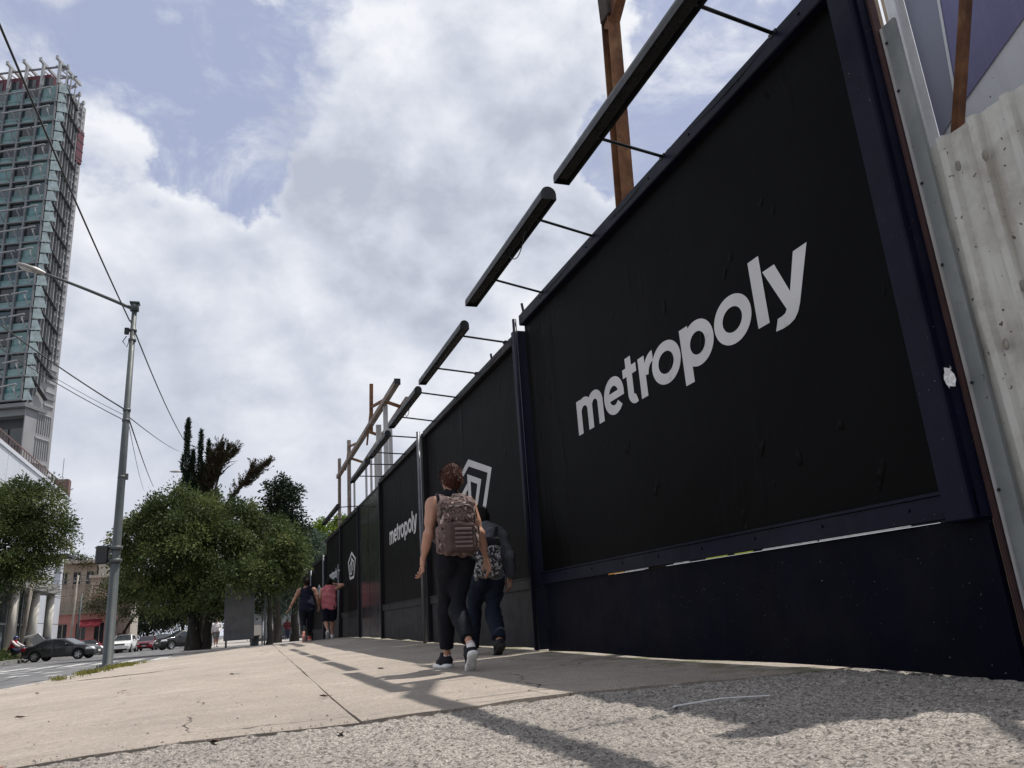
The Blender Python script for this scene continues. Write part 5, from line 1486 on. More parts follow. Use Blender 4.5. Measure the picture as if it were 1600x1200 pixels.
def leaves(name, m, P, D, size, tint, parent, droop=.35, aspect=.42):
    """One leaf-shaped quad per point P, its length along D (roughly), all in one mesh."""
    n = len(P); g = rng
    d = D + g.normal(size=(n, 3)) * .55; d[:, 2] -= droop * g.random(n); d /= np.linalg.norm(d, axis=1)[:, None]
    u = np.cross(d, g.normal(size=(n, 3))); u /= np.maximum(1e-6, np.linalg.norm(u, axis=1))[:, None]
    s = (size * (0.6 + .8 * g.random(n)))[:, None]
    a = P; b = P + d * s * .5 + u * s * aspect * .5; c = P + d * s; e = P + d * s * .5 - u * s * aspect * .5
    V = np.stack([a, b, c, e], 1).reshape(-1, 3)
    F = np.arange(4 * n).reshape(n, 4)
    return mesh_np(name, V, F, m, parent, False, attr=np.repeat(tint, 4))


def crown_points(lobes, n_clump, per, spread, shell=.55):
    """Clumps on and inside ellipsoidal lobes; returns leaf bases, outward directions and a tint per leaf."""
    vol = np.array([l[3] * l[4] * l[5] for l in lobes]) ** .75; vol /= vol.sum()
    P = []; D = []; T = []
    for l, w in zip(lobes, vol):
        c = np.array(l[:3]); r = np.array(l[3:6])
        k = max(3, int(n_clump * w))
        v = rng.normal(size=(k, 3)); v /= np.linalg.norm(v, axis=1)[:, None]
        rr = (shell + (1.08 - shell) * rng.random(k) ** .7)[:, None]
        cc = c + v * r * rr
        cs = spread * (.6 + .8 * rng.random(k))
        ct = rng.random(k)
        for i in range(k):
            m_ = int(per * (.5 + rng.random()))
            q = rng.normal(size=(m_, 3)) * cs[i] * np.array([1, 1, .65]); q[:, 2] -= .25 * (q[:, 0] ** 2 + q[:, 1] ** 2) / max(cs[i], .1)
            P.append(cc[i] + q)
            dd = v[i] * .6 + q / (np.linalg.norm(q, axis=1)[:, None] + 1e-6) * .7 + np.array([0, 0, .15]); D.append(dd)
            T.append(np.clip(.07 + .80 * ct[i] ** 1.15 + .09 * rng.normal(size=m_), 0, 1))
    return np.concatenate(P), np.concatenate(D), np.concatenate(T)


def limbs(t, m, base, tops, r0, r1, fork=.4, name='trunk', curve=.3):
    """A trunk from base with limbs reaching to the given points."""
    base = Vector(base); mb = MB()
    cen = sum((Vector(p) for p in tops), Vector()) / len(tops)
    fk = base.lerp(Vector((base.x * .7 + cen.x * .3, base.y * .7 + cen.y * .3, cen.z)), fork)
    mb.tube([base - Vector((0, 0, .3)), base + Vector((0, 0, .05)), base.lerp(fk, .25) + Vector((.05, 0, 0)), base.lerp(fk, .6) - Vector((.04, .03, 0)), fk], [r0 * 1.7, r0 * 1.35, r0, r0 * .9, r0 * .8], 12)
    tr = mb.build(name, m, t)
    for p in tops:
        p = Vector(p); mid = fk.lerp(p, .5) + Vector((random.uniform(-curve, curve), random.uniform(-curve, curve), random.uniform(0, curve)))
        q = MB(); q.tube([fk - Vector((0, 0, .1)), fk.lerp(mid, .5), mid, mid.lerp(p, .55), p], [r1, r1 * .85, r1 * .6, r1 * .38, r1 * .12], 8); 
        for _ in range(3):
            s_ = mid.lerp(p, random.uniform(.1, .8)); e = s_ + Vector((random.uniform(-1, 1), random.uniform(-1, 1), random.uniform(.1, .9)))
            q.tube([s_, s_.lerp(e, .5) + Vector((0, 0, .1)), e], [r1 * .3, r1 * .2, r1 * .06], 6)
        q.build('limb', m, tr)
    return tr


# the big ficus on the far corner
t = thing('ficus_tree', 'big round bushy tree with drooping green foliage on the far street corner', 'tree', (-1.3, 46.3, zr(46) + .1))
def rel(L_, b): return [(l[0] - b[0], l[1] - b[1], l[2] - b[2], *l[3:]) for l in L_]
b_ = (-1.3, 46.3, zr(46) + .1)
lob = rel([(-3.7, 46, 5.9, 2.0, 2.2, 1.7), (-4.3, 46.2, 4.2, 1.5, 1.8, 1.4), (-2.6, 45.2, 6.8, 1.9, 2.0, 1.4), (-1.5, 44.7, 5.2, 1.9, 1.8, 1.8), (-4.5, 46.6, 7.0, 1.0, 1.2, .8), (-.2, 45.2, 6.1, 1.5, 1.8, 1.5),
           (.9, 45.3, 4.2, 1.5, 1.8, 1.4), (-2.3, 45.0, 3.4, 1.6, 1.7, 1.2), (-.4, 44.9, 2.9, 1.5, 1.5, 1.0), (1.5, 46.0, 5.6, 1.2, 1.6, 1.1), (-3.4, 46, 3.1, 1.3, 1.4, .9), (-5.5, 46.2, 5.5, .8, .9, .5), (.6, 44.8, 2.4, .9, 1.0, .6), (.9, 42.4, 3.25, 1.2, .8, .75), (-.5, 42.4, 3.1, 1.0, .8, .7), (2.0, 43.2, 3.2, 1.0, .9, .8), (2.2, 45, 4.4, 1.1, 1.3, 1.0), (-2.0, 43.8, 5.0, 1.2, 1.0, 1.0), (-3.4, 44.2, 4.6, 1.1, 1.0, .9), (-1.4, 47.5, 6.2, 2.4, 2.0, 1.8), (-5.1, 45.8, 4.9, .7, .9, .8), (-3.6, 46, 7.7, .6, .7, .4), (-2.9, 45.6, 8.0, .5, .6, .4), (-1.2, 45.4, 7.6, .6, .7, .4), (-5.4, 46.0, 6.5, .5, .6, .4), (-6.0, 46.2, 5.9, .45, .5, .25), (-4.9, 45.6, 3.3, .6, .7, .4), (.4, 45.0, 7.2, .6, .7, .4), (1.9, 45.4, 6.3, .6, .7, .4), (2.6, 45.2, 5.0, .7, .8, .6), (-3.2, 44.6, 2.4, .8, .7, .5), (-1.9, 44.2, 2.5, .7, .7, .5), (2.5, 44.6, 3.6, .7, .8, .6)], b_)
P, D, T = crown_points(lob, 430, 240, .31, .55)
leaves('crown', M_leaf, P, D, .17, T, t, .55)
limbs(t, M_bark, (-.62, 0, 0), [(-2.6, -.3, 5.2), (-3.2, 0, 3.8), (-1.2, -1.0, 5.6), (.2, -.8, 6.0), (1.0, .5, 4.8)], .28, .18, .34)
limbs(t, M_bark, (-.12, .1, 0), [(1.4, -.6, 4.6), (2.4, -.5, 4.5), (1.9, .8, 5.6), (.6, -1.2, 4.5)], .24, .16, .36)

# spiky cypress and leaning juniper standing behind it
def spire(lo, hi, r, n, lean=(0, 0)):
    P = []; D = []
    for i in range(n):
        a = rng.random() ** 1.15; z = lo + (hi - lo) * a
        rr = r * (1 - a) ** .75 * (.75 + .35 * math.sin(a * 23 + lo)); th = rng.random() * 6.283; q = rr * rng.random() ** .4
        P.append((q * math.cos(th) + lean[0] * a, q * math.sin(th) + lean[1] * a, z)); D.append((math.cos(th) * .35, math.sin(th) * .35, 1.0))
    return np.array(P), np.array(D)
t = thing('cypress_tree', 'dark cypress with several upright spikes rising behind the big tree', 'tree', (-2.2, 48.5, zr(48) + .1))
sp = [(-.75, 6.5, 13.2, .55, 4200), (-.40, 7, 11.3, .45, 2200), (.0, 7, 12.5, .40, 2200), (.15, 6, 10.6, .6, 2600), (-.2, 4, 9.7, .9, 4200), (.45, 6, 11.9, .5, 2400)]
Ps = []; Ds = []
for x, lo, hi, r, n in sp:
    P, D = spire(lo, hi, r * .95, int(n * 1.7)); P[:, 0] += x; Ps.append(P); Ds.append(D)
P = np.concatenate(Ps); D = np.concatenate(Ds)
leaves('crown', M_leafdk, P, D, .19, np.clip(.4 + .25 * rng.normal(size=len(P)), 0, 1), t, droop=0, aspect=.2)
# right, wind-bent brown half: ragged boughs of upright tufts
def tufted(paths, dens, ln, per=46):
    P1 = []; D1 = []
    for pa in paths:
        pa = np.array(pa, float); seg = np.linalg.norm(np.diff(pa, axis=0), axis=1); tot = seg.sum(); cum = np.r_[0, np.cumsum(seg)]
        for k in range(int(tot * dens)):
            s_ = tot * rng.random() ** .8; i = min(len(seg) - 1, np.searchsorted(cum, s_, side='right') - 1); f = (s_ - cum[i]) / seg[i]; p = pa[i] * (1 - f) + pa[i + 1] * f
            ax = (pa[i + 1] - pa[i]) / seg[i]
            L_ = ln * (.5 + rng.random()) * (1 - .35 * s_ / tot)
            tip = p + (ax * .35 + np.array([rng.normal() * .55, rng.normal() * .55, .75])) * L_
            q = rng.random((per, 1)); P1.append(p + (tip - p) * q + rng.normal(size=(per, 3)) * .055 * (1.25 - q)); D1.append(np.tile((tip - p) / L_ * 1.3, (per, 1)))
    return np.concatenate(P1), np.concatenate(D1)
P, D = tufted([[(.2, 0, 6.5), (.55, 0, 8.6), (.9, 0, 10.5), (1.15, 0, 11.6)], [(.6, 0, 8.9), (1.2, 0, 10.6), (1.55, 0, 11.4)], [(.9, 0, 10.2), (1.6, 0, 10.8), (1.95, 0, 11.2)], [(.4, 0, 8.2), (.6, 0, 10.2), (.7, .1, 11.0)], [(.3, 0, 7), (.2, 0, 9.6)]], 34, .62)
o = leaves('browned_crown', M_leafbn, P, D, .15, np.clip(.5 + .3 * rng.normal(size=len(P)), 0, 1), t, droop=0, aspect=.22); o['label'] = 'browned, wind bent half of the crown'
limbs(t, M_bark, (0, 0, 0), [(-.7, 0, 10.8), (0, 0, 10.5), (.9, 0, 10.2), (1.4, 0, 11)], .28, .12, .45, curve=.1)

t = thing('leaning_juniper', 'bare leaning branch with tufts of dark needles sticking out right of the cypress', 'tree', (-.9, 48.2, zr(48) + .1))
path = [(-.3, 0, 6.0), (.3, 0, 8.0), (.9, 0, 8.9), (1.7, 0, 9.8), (2.7, 0, 10.5)]
mb = MB(); mb.tube([(-1.0, 0, -.2), (-.8, 0, 3)] + path, [.25, .2, .16, .13, .10, .07, .03], 8); mb.build('trunk', M_bark, t)
P, D = tufted([path[1:], [(.9, 0, 8.9), (1.5, .1, 9.2), (2.1, .1, 9.9)], [(1.5, 0, 9.6), (1.8, -.1, 10.3)]], 24, .50)
leaves('crown', M_leafbn, P, D, .14, np.clip(.6 + .3 * rng.normal(size=len(P)), 0, 1), t, droop=0, aspect=.24)

def tree(name, label, base, lob, m, bark, tops, r0, n_clump, per, spread, size, droop=.35, group=None, shell=.5):
    t = thing(name, label, 'tree', base, 0, group)
    P, D, T = crown_points(rel(lob, base), n_clump, per, spread, shell)
    leaves('crown', m, P, D, size, T, t, droop)
    limbs(t, bark, (0, 0, 0), [tuple(np.array(p) - np.array(base)) for p in tops], r0, r0 * .55, .4)
    return t

tree('dark_conifer', 'dark blocky evergreen just right of the big tree top', (2.5, 52, zr(52) + .1),
     [(2.5, 52, 9.0, .75, .9, .9), (2.9, 52, 8.1, .95, 1, 1.0), (2.3, 52, 7.2, 1.1, 1.1, 1.0), (3.2, 52, 6.7, 1.0, 1.1, 1.0), (2.7, 52, 9.9, .45, .5, .4), (3.35, 52, 9.2, .4, .5, .4), (2.6, 52, 5.6, 1.3, 1.3, 1.2)], M_leafdk, M_bark, [(2.4, 52, 8.5), (3, 52, 7.5), (2.8, 52, 9.4)], .25, 230, 70, .24, .22, .2)
tree('bluish_tree', 'pale bluish green tree between the dark conifer and the hoarding', (3.7, 54, zr(54) + .1),
     [(2.9, 54, 5.6, 1.2, 1.5, 1.4), (4.0, 54, 5.8, 1.3, 1.5, 1.3), (3.4, 53.6, 4.0, 1.4, 1.5, 1.2), (4.7, 54, 4.7, 1.2, 1.4, 1.3), (5.4, 54.5, 3.6, 1.0, 1.2, 1.2), (2.6, 53.5, 3.8, .9, 1.2, 1.0), (4.2, 54, 2.9, 1.5, 1.2, .9), (2.4, 53, 2.4, 1.1, 1.0, .9), (1.9, 53.2, 5.2, .9, 1.0, .9), (5.0, 54, 6.1, .7, .9, .6)], M_leafbl, M_bark, [(3, 54, 5.5), (4, 54, 5.8), (4.7, 54, 4.5)], .24, 330, 75, .27, .20)
tree('bright_tree', 'bright yellow green tree top showing above the far end of the hoarding', (6.6, 58, zr(58) + .1),
     [(5.6, 58, 6.6, 1.0, 1.2, .8), (6.4, 58, 7.3, 1.0, 1.2, .8), (7.3, 58, 6.4, 1.2, 1.3, 1.0), (6.4, 58, 5.6, 1.5, 1.4, 1.0), (5.4, 58, 5.6, .8, 1.0, .8), (7.4, 58, 7.6, .8, 1, .6)], M_leafbr, M_bark2, [(6, 58, 6.6), (7, 58, 6.6)], .2, 170, 80, .30, .22)
tree('young_tree', 'slim tree on the pavement between the bus shelter and the grey building', (1.75, 43.5, zr(43) + .12),
     [(1.9, 43.5, 4.0, 1.3, 1.2, 1.0), (1.2, 43.5, 3.6, 1.1, 1.1, .8), (2.5, 43.5, 4.8, .9, 1.0, .9), (2.3, 43.6, 3.2, .7, .8, .5)], M_leaf, M_bark, [(1.6, 43.5, 3.8), (2.2, 43.5, 4.4)], .14, 130, 80, .28, .20)
tree('street_tree', 'bushy light green tree in front of the white building at the left edge', (-14.3, 56.5, zr(56) + .12),
     [(-13.6, 56, 9.3, 1.9, 1.8, 1.5), (-12.1, 56, 9.3, 1.6, 1.6, 1.5), (-14.8, 56.5, 8.6, 2.2, 2, 2), (-11.6, 55.8, 7.4, 1.6, 1.6, 1.5), (-13.2, 55.4, 6.7, 2.2, 1.8, 1.7), (-15, 56, 5.8, 2, 1.8, 1.4), (-12.0, 55.6, 5.4, 1.5, 1.5, 1.1), (-10.7, 55.8, 7.6, .8, 1.0, .7), (-10.8, 55.8, 6.3, .8, 1.0, .6), (-12.6, 56, 10.5, .8, .9, .6), (-13.6, 55.6, 4.9, 1.5, 1.3, .8)],
     M_leaf, M_bark2, [(-13.6, 56, 8.5), (-12.2, 56, 8.4), (-14.6, 56.3, 7.8), (-12, 55.8, 6.2)], .22, 330, 160, .33, .18, .5)
GB = 'trees lining the far street'
tree('roadside_tree', 'olive tree with thin airy foliage in front of the tan building', (-11.6, 92, zr(92) + .1),
     [(-12.0, 92, 5.6, 1.9, 1.8, 1.6), (-13.1, 92, 4.7, 1.2, 1.3, 1.1), (-10.6, 92, 6.0, 1.6, 1.6, 1.4), (-9.6, 92, 7.0, 1.3, 1.4, 1.2), (-10.6, 92, 4.2, 1.6, 1.5, 1.2)], M_leafol, M_bark2, [(-12.2, 92, 5.4), (-10.4, 92, 6), (-9.4, 92, 6.6)], .16, 170, 45, .45, .22, group=GB)
tree('roadside_tree', 'dark tree with a slanting trunk behind the lamp pole and the white suv', (-11.4, 96, zr(96) + .1),
     [(-8.6, 96, 6.0, 1.8, 1.8, 1.5), (-7.2, 96, 6.6, 1.8, 1.8, 1.7), (-8.2, 96, 4.4, 1.5, 1.5, 1.0), (-6.2, 96, 5.0, 1.5, 1.5, 1.3)], M_leafol, M_bark, [(-8.8, 96, 5.4), (-7.4, 96, 6.2), (-10.2, 96, 3.2)], .20, 240, 60, .42, .24, group=GB)
tree('roadside_tree', 'dark green rounded tree directly behind the oncoming cars', (-6.4, 116, zr(116) + .1),
     [(-6.6, 116, 4.4, 2.6, 2.0, 1.7), (-8.6, 116, 3.8, 2.0, 1.8, 1.5), (-4.6, 116, 4.2, 2.2, 1.8, 1.6), (-6.4, 116, 6.4, 2.6, 2, 1.7), (-9.4, 117, 5.6, 2, 2, 1.6), (-3.6, 116, 6.2, 2.2, 2, 1.7)], M_leafdk, M_bark, [(-7.6, 116, 4.6), (-5.4, 116, 5.2)], .25, 420, 60, .5, .30, group=GB)
tree('roadside_tree', 'grey green tree filling the gap left of the big tree trunk', (-3.0, 100, zr(100) + .1),
     [(-3.0, 100, 3.6, 2.4, 2, 1.6), (-1.0, 100, 4.4, 2.2, 2, 1.8), (-4.6, 100, 5.0, 2.2, 2, 1.7), (-2.4, 100, 6.8, 2.6, 2, 2)], M_leafol, M_bark, [(-3.6, 100, 4.6), (-1.6, 100, 5)], .22, 330, 60, .48, .28, group=GB)
tree('roadside_tree', 'low dark tree farthest away where the street closes', (-12.5, 135, zr(135) + .1),
     [(-12.5, 135, 3.6, 3, 2, 2.2), (-16, 135, 4.4, 3, 2, 2.4), (-9, 135, 4.6, 3, 2, 2.4), (-12, 135, 6.4, 3.2, 2, 2.0)], M_leafdk, M_bark, [(-13, 135, 4.4), (-10, 135, 5)], .25, 330, 60, .6, .36, group=GB)
tree('roadside_tree', 'dark tree behind the grey building and the dark clad walker', (6.2, 92, zr(92) + .1),
     [(4.6, 92, 5.6, 2.4, 2, 2.0), (7.4, 92, 6.2, 2.6, 2, 2.0), (2.2, 92, 6.0, 2.0, 2, 1.8), (5.8, 92, 8.0, 2.4, 2, 1.6)], M_leafdk, M_bark, [(4.8, 92, 6), (7, 92, 6)], .25, 360, 60, .5, .30, group=GB)
# plants along the roof of the tan building
t = thing('roof_plants', 'row of green roof plants along the cornice of the tan building', 'plants', (-15.6, 103.4, 9.9))
P, D, T = crown_points([(-3.0 + 1.0 * k, 0, .25 + .2 * math.sin(k * 2.2), .6, .5, .35 + .15 * math.sin(k * 1.3)) for k in range(8)], 60, 45, .22)
leaves('foliage', M_leafol, P, D, .24, T, t)
mb = MB(); mb.box((.4, 0, -.05), (8.4, .6, .2)); mb.build('planter', M_beton, t)
t = thing('hedge', 'low clipped green hedge at the foot of the portico columns', 'hedge', (-14.2, 59.5, zr(60) + .12))
P, D, T = crown_points([(-.3, -2 + 1.2 * k, .35, .7, .8, .45) for k in range(5)], 90, 60, .2)
leaves('foliage', M_leaf, P, D, .15, T, t)
# weeds at the kerb by the lamp, and dry litter
gP = []; gD = []
for k in range(90):
    Y = rng.choice([14.4, 15.9, 16.1, 17.6, 18.3, 18.5, 19.2, 19.3]) + rng.normal() * .22; X = kerb_x(Y) + abs(rng.normal()) * .16 + .01
    n = 20; gP.append(np.tile([[X, Y, zs(X, Y)]], (n, 1)) + np.c_[rng.normal(size=(n, 2)) * .05, np.zeros(n)]); gD.append(np.c_[rng.normal(size=(n, 2)) * .5, np.ones(n)])
P = np.concatenate(gP); D = np.concatenate(gD)
o = leaves('grass', leaf_mat('dry_weeds', (.09, .10, .022), (.16, .165, .035), (.28, .25, .07)), P, D, .075, rng.random(len(P)), None, droop=.2, aspect=.16)
tag(o, 'dry yellow green weeds growing along the kerb by the lamp pole', 'grass', kind='stuff')
o['label'] = 'dry yellow green weeds growing along the kerb by the lamp pole'
M_dl = mat('dead_leaf', (.060, .032, .018), .8, var=.3, vscale=40); M_dlr = mat('reddish_dead_leaf', (.20, .045, .02), .8, var=.3, vscale=40)
spots = [(-.83, 3.70, M_dlr, 'reddish dead leaf lying in the crack at the lower left'), (-1.38, 6.6, M_dl, 'dark dead leaf alone on the left of the sunlit slab'), (-.06, 3.62, M_dl, 'dark dead leaf on the crack left of the joint'),
         (.42, 3.42, M_dl, 'curled dead leaf on the rough driveway below the joint'), (.55, 5.3, M_dl, 'dry curled leaf near the long joint of the slab'), (.0, 9.2, M_dl, 'small dead leaf far up the sunlit slab'), (1.32, 7.7, M_dl, 'bit of dry leaf left of the walkers shoes'), (-2.0, 10.2, M_dl, 'dark dead leaf far left near the kerb')]
for x, y, m, lab in spots:
    z = (zs(x, y) if y > 3.76 else -.032 * max(0, -x - .2)) + .008
    t = thing('fallen_leaf', lab, 'leaf', (x, y, z), random.uniform(0, 6), 'dead leaves scattered on the ground')
    mb = MB(); mb.add([(-.035, 0, 0), (-.012, .018, .008), (.02, .014, .010), (.04, 0, .004), (.018, -.016, .012), (-.014, -.017, .002), (0, 0, -.003)], [(0, 1, 6), (1, 2, 6), (2, 3, 6), (3, 4, 6), (4, 5, 6), (5, 0, 6)], True); mb.build('blade', m, t)
    mb = MB(); mb.tube([(-.035, 0, 0), (-.055, .004, .004)], .0012, 4); mb.build('stalk', m, t)
t = thing('plastic_strip', 'thin bent white plastic strip lying on the shaded rough driveway', 'litter', (1.93, 2.985, .012))
mb = MB(); mb.bar((-.21, .035, 0), (.0, .004, .012), .013, .003); mb.bar((.0, .004, .012), (.215, -.028, .004), .013, .003); mb.bar((-.19, .036, .001), (-.23, .005, .0), .010, .003); mb.build('strip', mat('white_plastic', (.72, .73, .74), .4), t)

# loose grit along the crack and the foot of the hoarding
gv = []; gf = []
for k in range(900):
    X = rng.uniform(-1.6, 3.1); Yg = crack_y(X) + rng.normal() * .10 + (rng.random() < .25) * rng.uniform(-.6, 2.2); r_ = .0025 + .006 * rng.random() ** 3
    z = (zs(X, Yg) + .006 if Yg > crack_y(X) else -.032 * max(0, -X - .2) + .004)
    o_ = len(gv); a_ = rng.random() * 6.3
    pts = [(math.cos(a_ + q * 2.09) * r_ * (.7 + .6 * rng.random()), math.sin(a_ + q * 2.09) * r_ * (.7 + .6 * rng.random()), -.001) for q in range(3)] + [(0, 0, r_ * .9)]
    gv += [(X + p[0], Yg + p[1], z + p[2]) for p in pts]; gf += [(o_, o_ + 1, o_ + 3), (o_ + 1, o_ + 2, o_ + 3), (o_ + 2, o_, o_ + 3)]
o = mesh_np('gravel', gv, gf, mat('grey_grit', (.20, .18, .16), .9, var=.6, vscale=9)); tag(o, 'loose grey grit scattered along the crack in the ground', kind='stuff')

# ------------------------------------------------------------------ people
def skin_mat(name, c):
    m = mat(name, c, .5, spec=.35, var=.07, vscale=14)
    b = m.node_tree.nodes['Principled BSDF']; b.inputs['Subsurface Weight'].default_value = .08; b.inputs['Subsurface Radius'].default_value = (.01, .004, .002)
    return m


def cloth(name, c, **k):
    d = dict(rough=.85, spec=.2, var=.12, vscale=10, bump=.004, bscale=26); d.update(k)
    return mat(name, c, **d)


v3 = lambda *a: np.array(a, float)


def unit(v): return v / max(1e-9, np.linalg.norm(v))


def frame(d, up):
    """Columns: along d, sideways, normal (close to up)."""
    d = unit(d); s = unit(np.cross(up, d)); n = np.cross(d, s)
    return np.stack([d, s, n], 1)


def hand_prims(w, d, nrm, side, curl=.5, sc=1.0):
    """Palm, four unequal bent fingers and a thumb leaving the side of the palm. d: from wrist to knuckles, nrm: out of the back of the hand,
    side: direction of the thumb."""
    d = unit(d); side = unit(side - d * np.dot(side, d)); nrm = np.cross(d, side); 
    pr = []
    c = w + d * .045 * sc
    pr.append(rbox(c, (.048 * sc, .038 * sc, .013 * sc), r=.012 * sc, k=.010, R=np.stack([d, side, nrm], 1)))
    pr.append(cap(w - d * .03 * sc, w + d * .02 * sc, .024 * sc, .024 * sc, k=.02))
    ln = [.072, .080, .075, .058]
    for i in range(4):
        b = w + d * (.088 - .006 * abs(i - 1)) * sc + side * (.028 - .019 * i) * sc
        L_ = ln[i] * sc; palm = -nrm
        cu = curl * (1 + .22 * i)
        d1 = unit(d * math.cos(cu * .7) + palm * math.sin(cu * .7)); d2 = unit(d * math.cos(cu * 1.7) + palm * math.sin(cu * 1.7)); d3 = unit(d * math.cos(cu * 2.4) + palm * math.sin(cu * 2.4))
        p1 = b + d1 * L_ * .46; p2 = p1 + d2 * L_ * .31; p3 = p2 + d3 * L_ * .25
        pr.append(cap(b - d * .012 * sc, p1, .0088 * sc, .0083 * sc, k=.004)); pr.append(cap(p1, p2, .0083 * sc, .0076 * sc, k=.004)); pr.append(cap(p2, p3, .0076 * sc, .0066 * sc, k=.004))
    b = w + d * .025 * sc + side * .030 * sc
    p1 = b + unit(side * .75 + d * .7 - nrm * .25) * .042 * sc; p2 = p1 + unit(d * .95 + side * .15 - nrm * .25) * .034 * sc
    pr.append(cap(b, p1, .0125 * sc, .0105 * sc, k=.010)); pr.append(cap(p1, p2, .0102 * sc, .0082 * sc, k=.004))
    return pr


def limb(a, b, ra, rb, k=.03, bulge=0.0, cuts=(), at=.35, boff=(0, 0, 0)):
    pr = [cap(a, b, ra, rb, k, cuts)]
    if bulge:
        m = a + (b - a) * at + np.array(boff); dd = unit(b - a) * np.linalg.norm(b - a) * .20
        pr.append(cap(m - dd, m + dd, ra + bulge * .75, (ra + rb) / 2 + bulge * .6, k + .02, cuts))
    return pr


def figure(J, S):
    """Primitive lists by body region for a posed figure. J: joints, S: girths."""
    g = S.get('g', 1.0); R = {}
    pel, chest, neck, head = J['pel'], J['chest'], J['neck'], J['head']
    R['hips'] = [ell(pel, (S['hip'], .115 * g, .135), .05), ell(pel + v3(-.075, -.045, -.045), (.095 * g, .10 * g, .105), .05), ell(pel + v3(.075, -.045, -.045), (.095 * g, .10 * g, .105), .05)]
    mid = (pel + chest) / 2
    R['trunk'] = [ell(mid + v3(0, 0, -.01), (S['waist'], .092 * g, .19), .06), ell(chest, (S['rib'], .112 * g, .20), .06), ell(chest + v3(0, -.03, .06), (S['rib'] * .92, .085 * g, .13), .05)]
    sl, sr = J['sl'], J['sr']
    R['shoulders'] = [cap(sl, sr, .056 * g, .056 * g, .05), cap(sl + v3(.05, -.005, .015), neck + v3(-.02, 0, .015), .046, .042, .05), cap(sr + v3(-.05, -.005, .015), neck + v3(.02, 0, .015), .046, .042, .05)]
    R['neck'] = [cap(neck - v3(0, .01, .05), head - v3(0, .02, .06), .056 * g, .050 * g, .03)]
    hd = J.get('face', v3(0, 1, 0)); hd = unit(hd); up = unit(J.get('crown', v3(0, 0, 1))); sd = np.cross(hd, up)
    Rm = np.stack([sd, hd, up], 1)
    R['head'] = [ell(head + up * .015, (.076, .097, .104), .02, Rm), ell(head - up * .045 + hd * .022, (.060, .072, .075), .04, Rm), ell(head - up * .092 + hd * .052, (.034, .03, .022), .03, Rm),
                 cap(head + hd * .088 + up * .012, head + hd * .112 - up * .028, .009, .014, .012), ell(head + hd * .088 - up * .064, (.026, .012, .010), .012, Rm),
                 ell(head + sd * .078 - up * .008 - hd * .008, (.012, .022, .032), .006, Rm), ell(head - sd * .078 - up * .008 - hd * .008, (.012, .022, .032), .006, Rm),
                 ell(head + hd * .082 + sd * .03 + up * .024, (.022, .012, .008), .01, Rm), ell(head + hd * .082 - sd * .03 + up * .024, (.022, .012, .008), .01, Rm)]
    for s in 'lr':
        a, b, c = J['s' + s], J['e' + s], J['w' + s]
        R['uarm' + s] = [ell(a + (b - a) * .03, (.058 * g, .056 * g, .062 * g), .03)] + limb(a, b, .046 * S['arm'], .037 * S['arm'], .03, .006, at=.4)
        R['farm' + s] = limb(b, c, .037 * S['arm'], .025 * S['arm'], .02, .007, at=.28)
        h, k, an = J['h' + s], J['k' + s], J['a' + s]
        R['thigh' + s] = limb(h, k, .088 * S['leg'], .056 * S['leg'], .04, .008, at=.3)
        fw = unit(np.cross(np.cross(k - h, an - k) + v3(1e-6, 0, 0), an - k))
        bk = unit(np.cross(an - k, v3(1, 0, 0))); bk = bk if bk[1] < 0 else -bk
        R['shin' + s] = limb(k, an, .054 * S['leg'], .034 * S['leg'], .03, .010, at=.28, boff=bk * .018)
        R['foot' + s] = [cap(an, J['heel' + s] + v3(0, 0, 0), .034, .030, .02), cap(J['heel' + s], J['toe' + s], .030, .028, .02)]
    return R


def sdf_mesh(groups, lo, hi, h, inflate=0.0, noise=None):
    s = Sdf(lo, hi, h)
    for p in groups: s.put(p, inflate)
    V, F = s.mesh()
    if noise is not None and len(V):
        amp, sc, seed = noise
        V = V + (V - V.mean(0)) / np.maximum(.05, np.linalg.norm((V - V.mean(0)) * np.array([1, 1, .3]), axis=1))[:, None] * wobble(V, amp, sc, seed)[:, None]
    return V, F


def bounds(prims, m=.06):
    lo = np.min([p['bb'][0] for p in prims], 0) - m; hi = np.max([p['bb'][1] for p in prims], 0) + m
    return lo, hi


def cutp(prims, *cuts):
    return [dict(p, cuts=list(p['cuts']) + [(np.array(c, float), np.array(n, float)) for c, n in cuts]) for p in prims]


def garment(t, name, prims, m, inflate, h, noise=None, label=None, parent=None):
    lo, hi = bounds(prims, inflate + .05)
    V, F = sdf_mesh(prims, lo, hi, h, inflate, noise)
    o = mesh_np(name, V, F, m, parent or t, True)
    if label: o['label'] = label
    return o


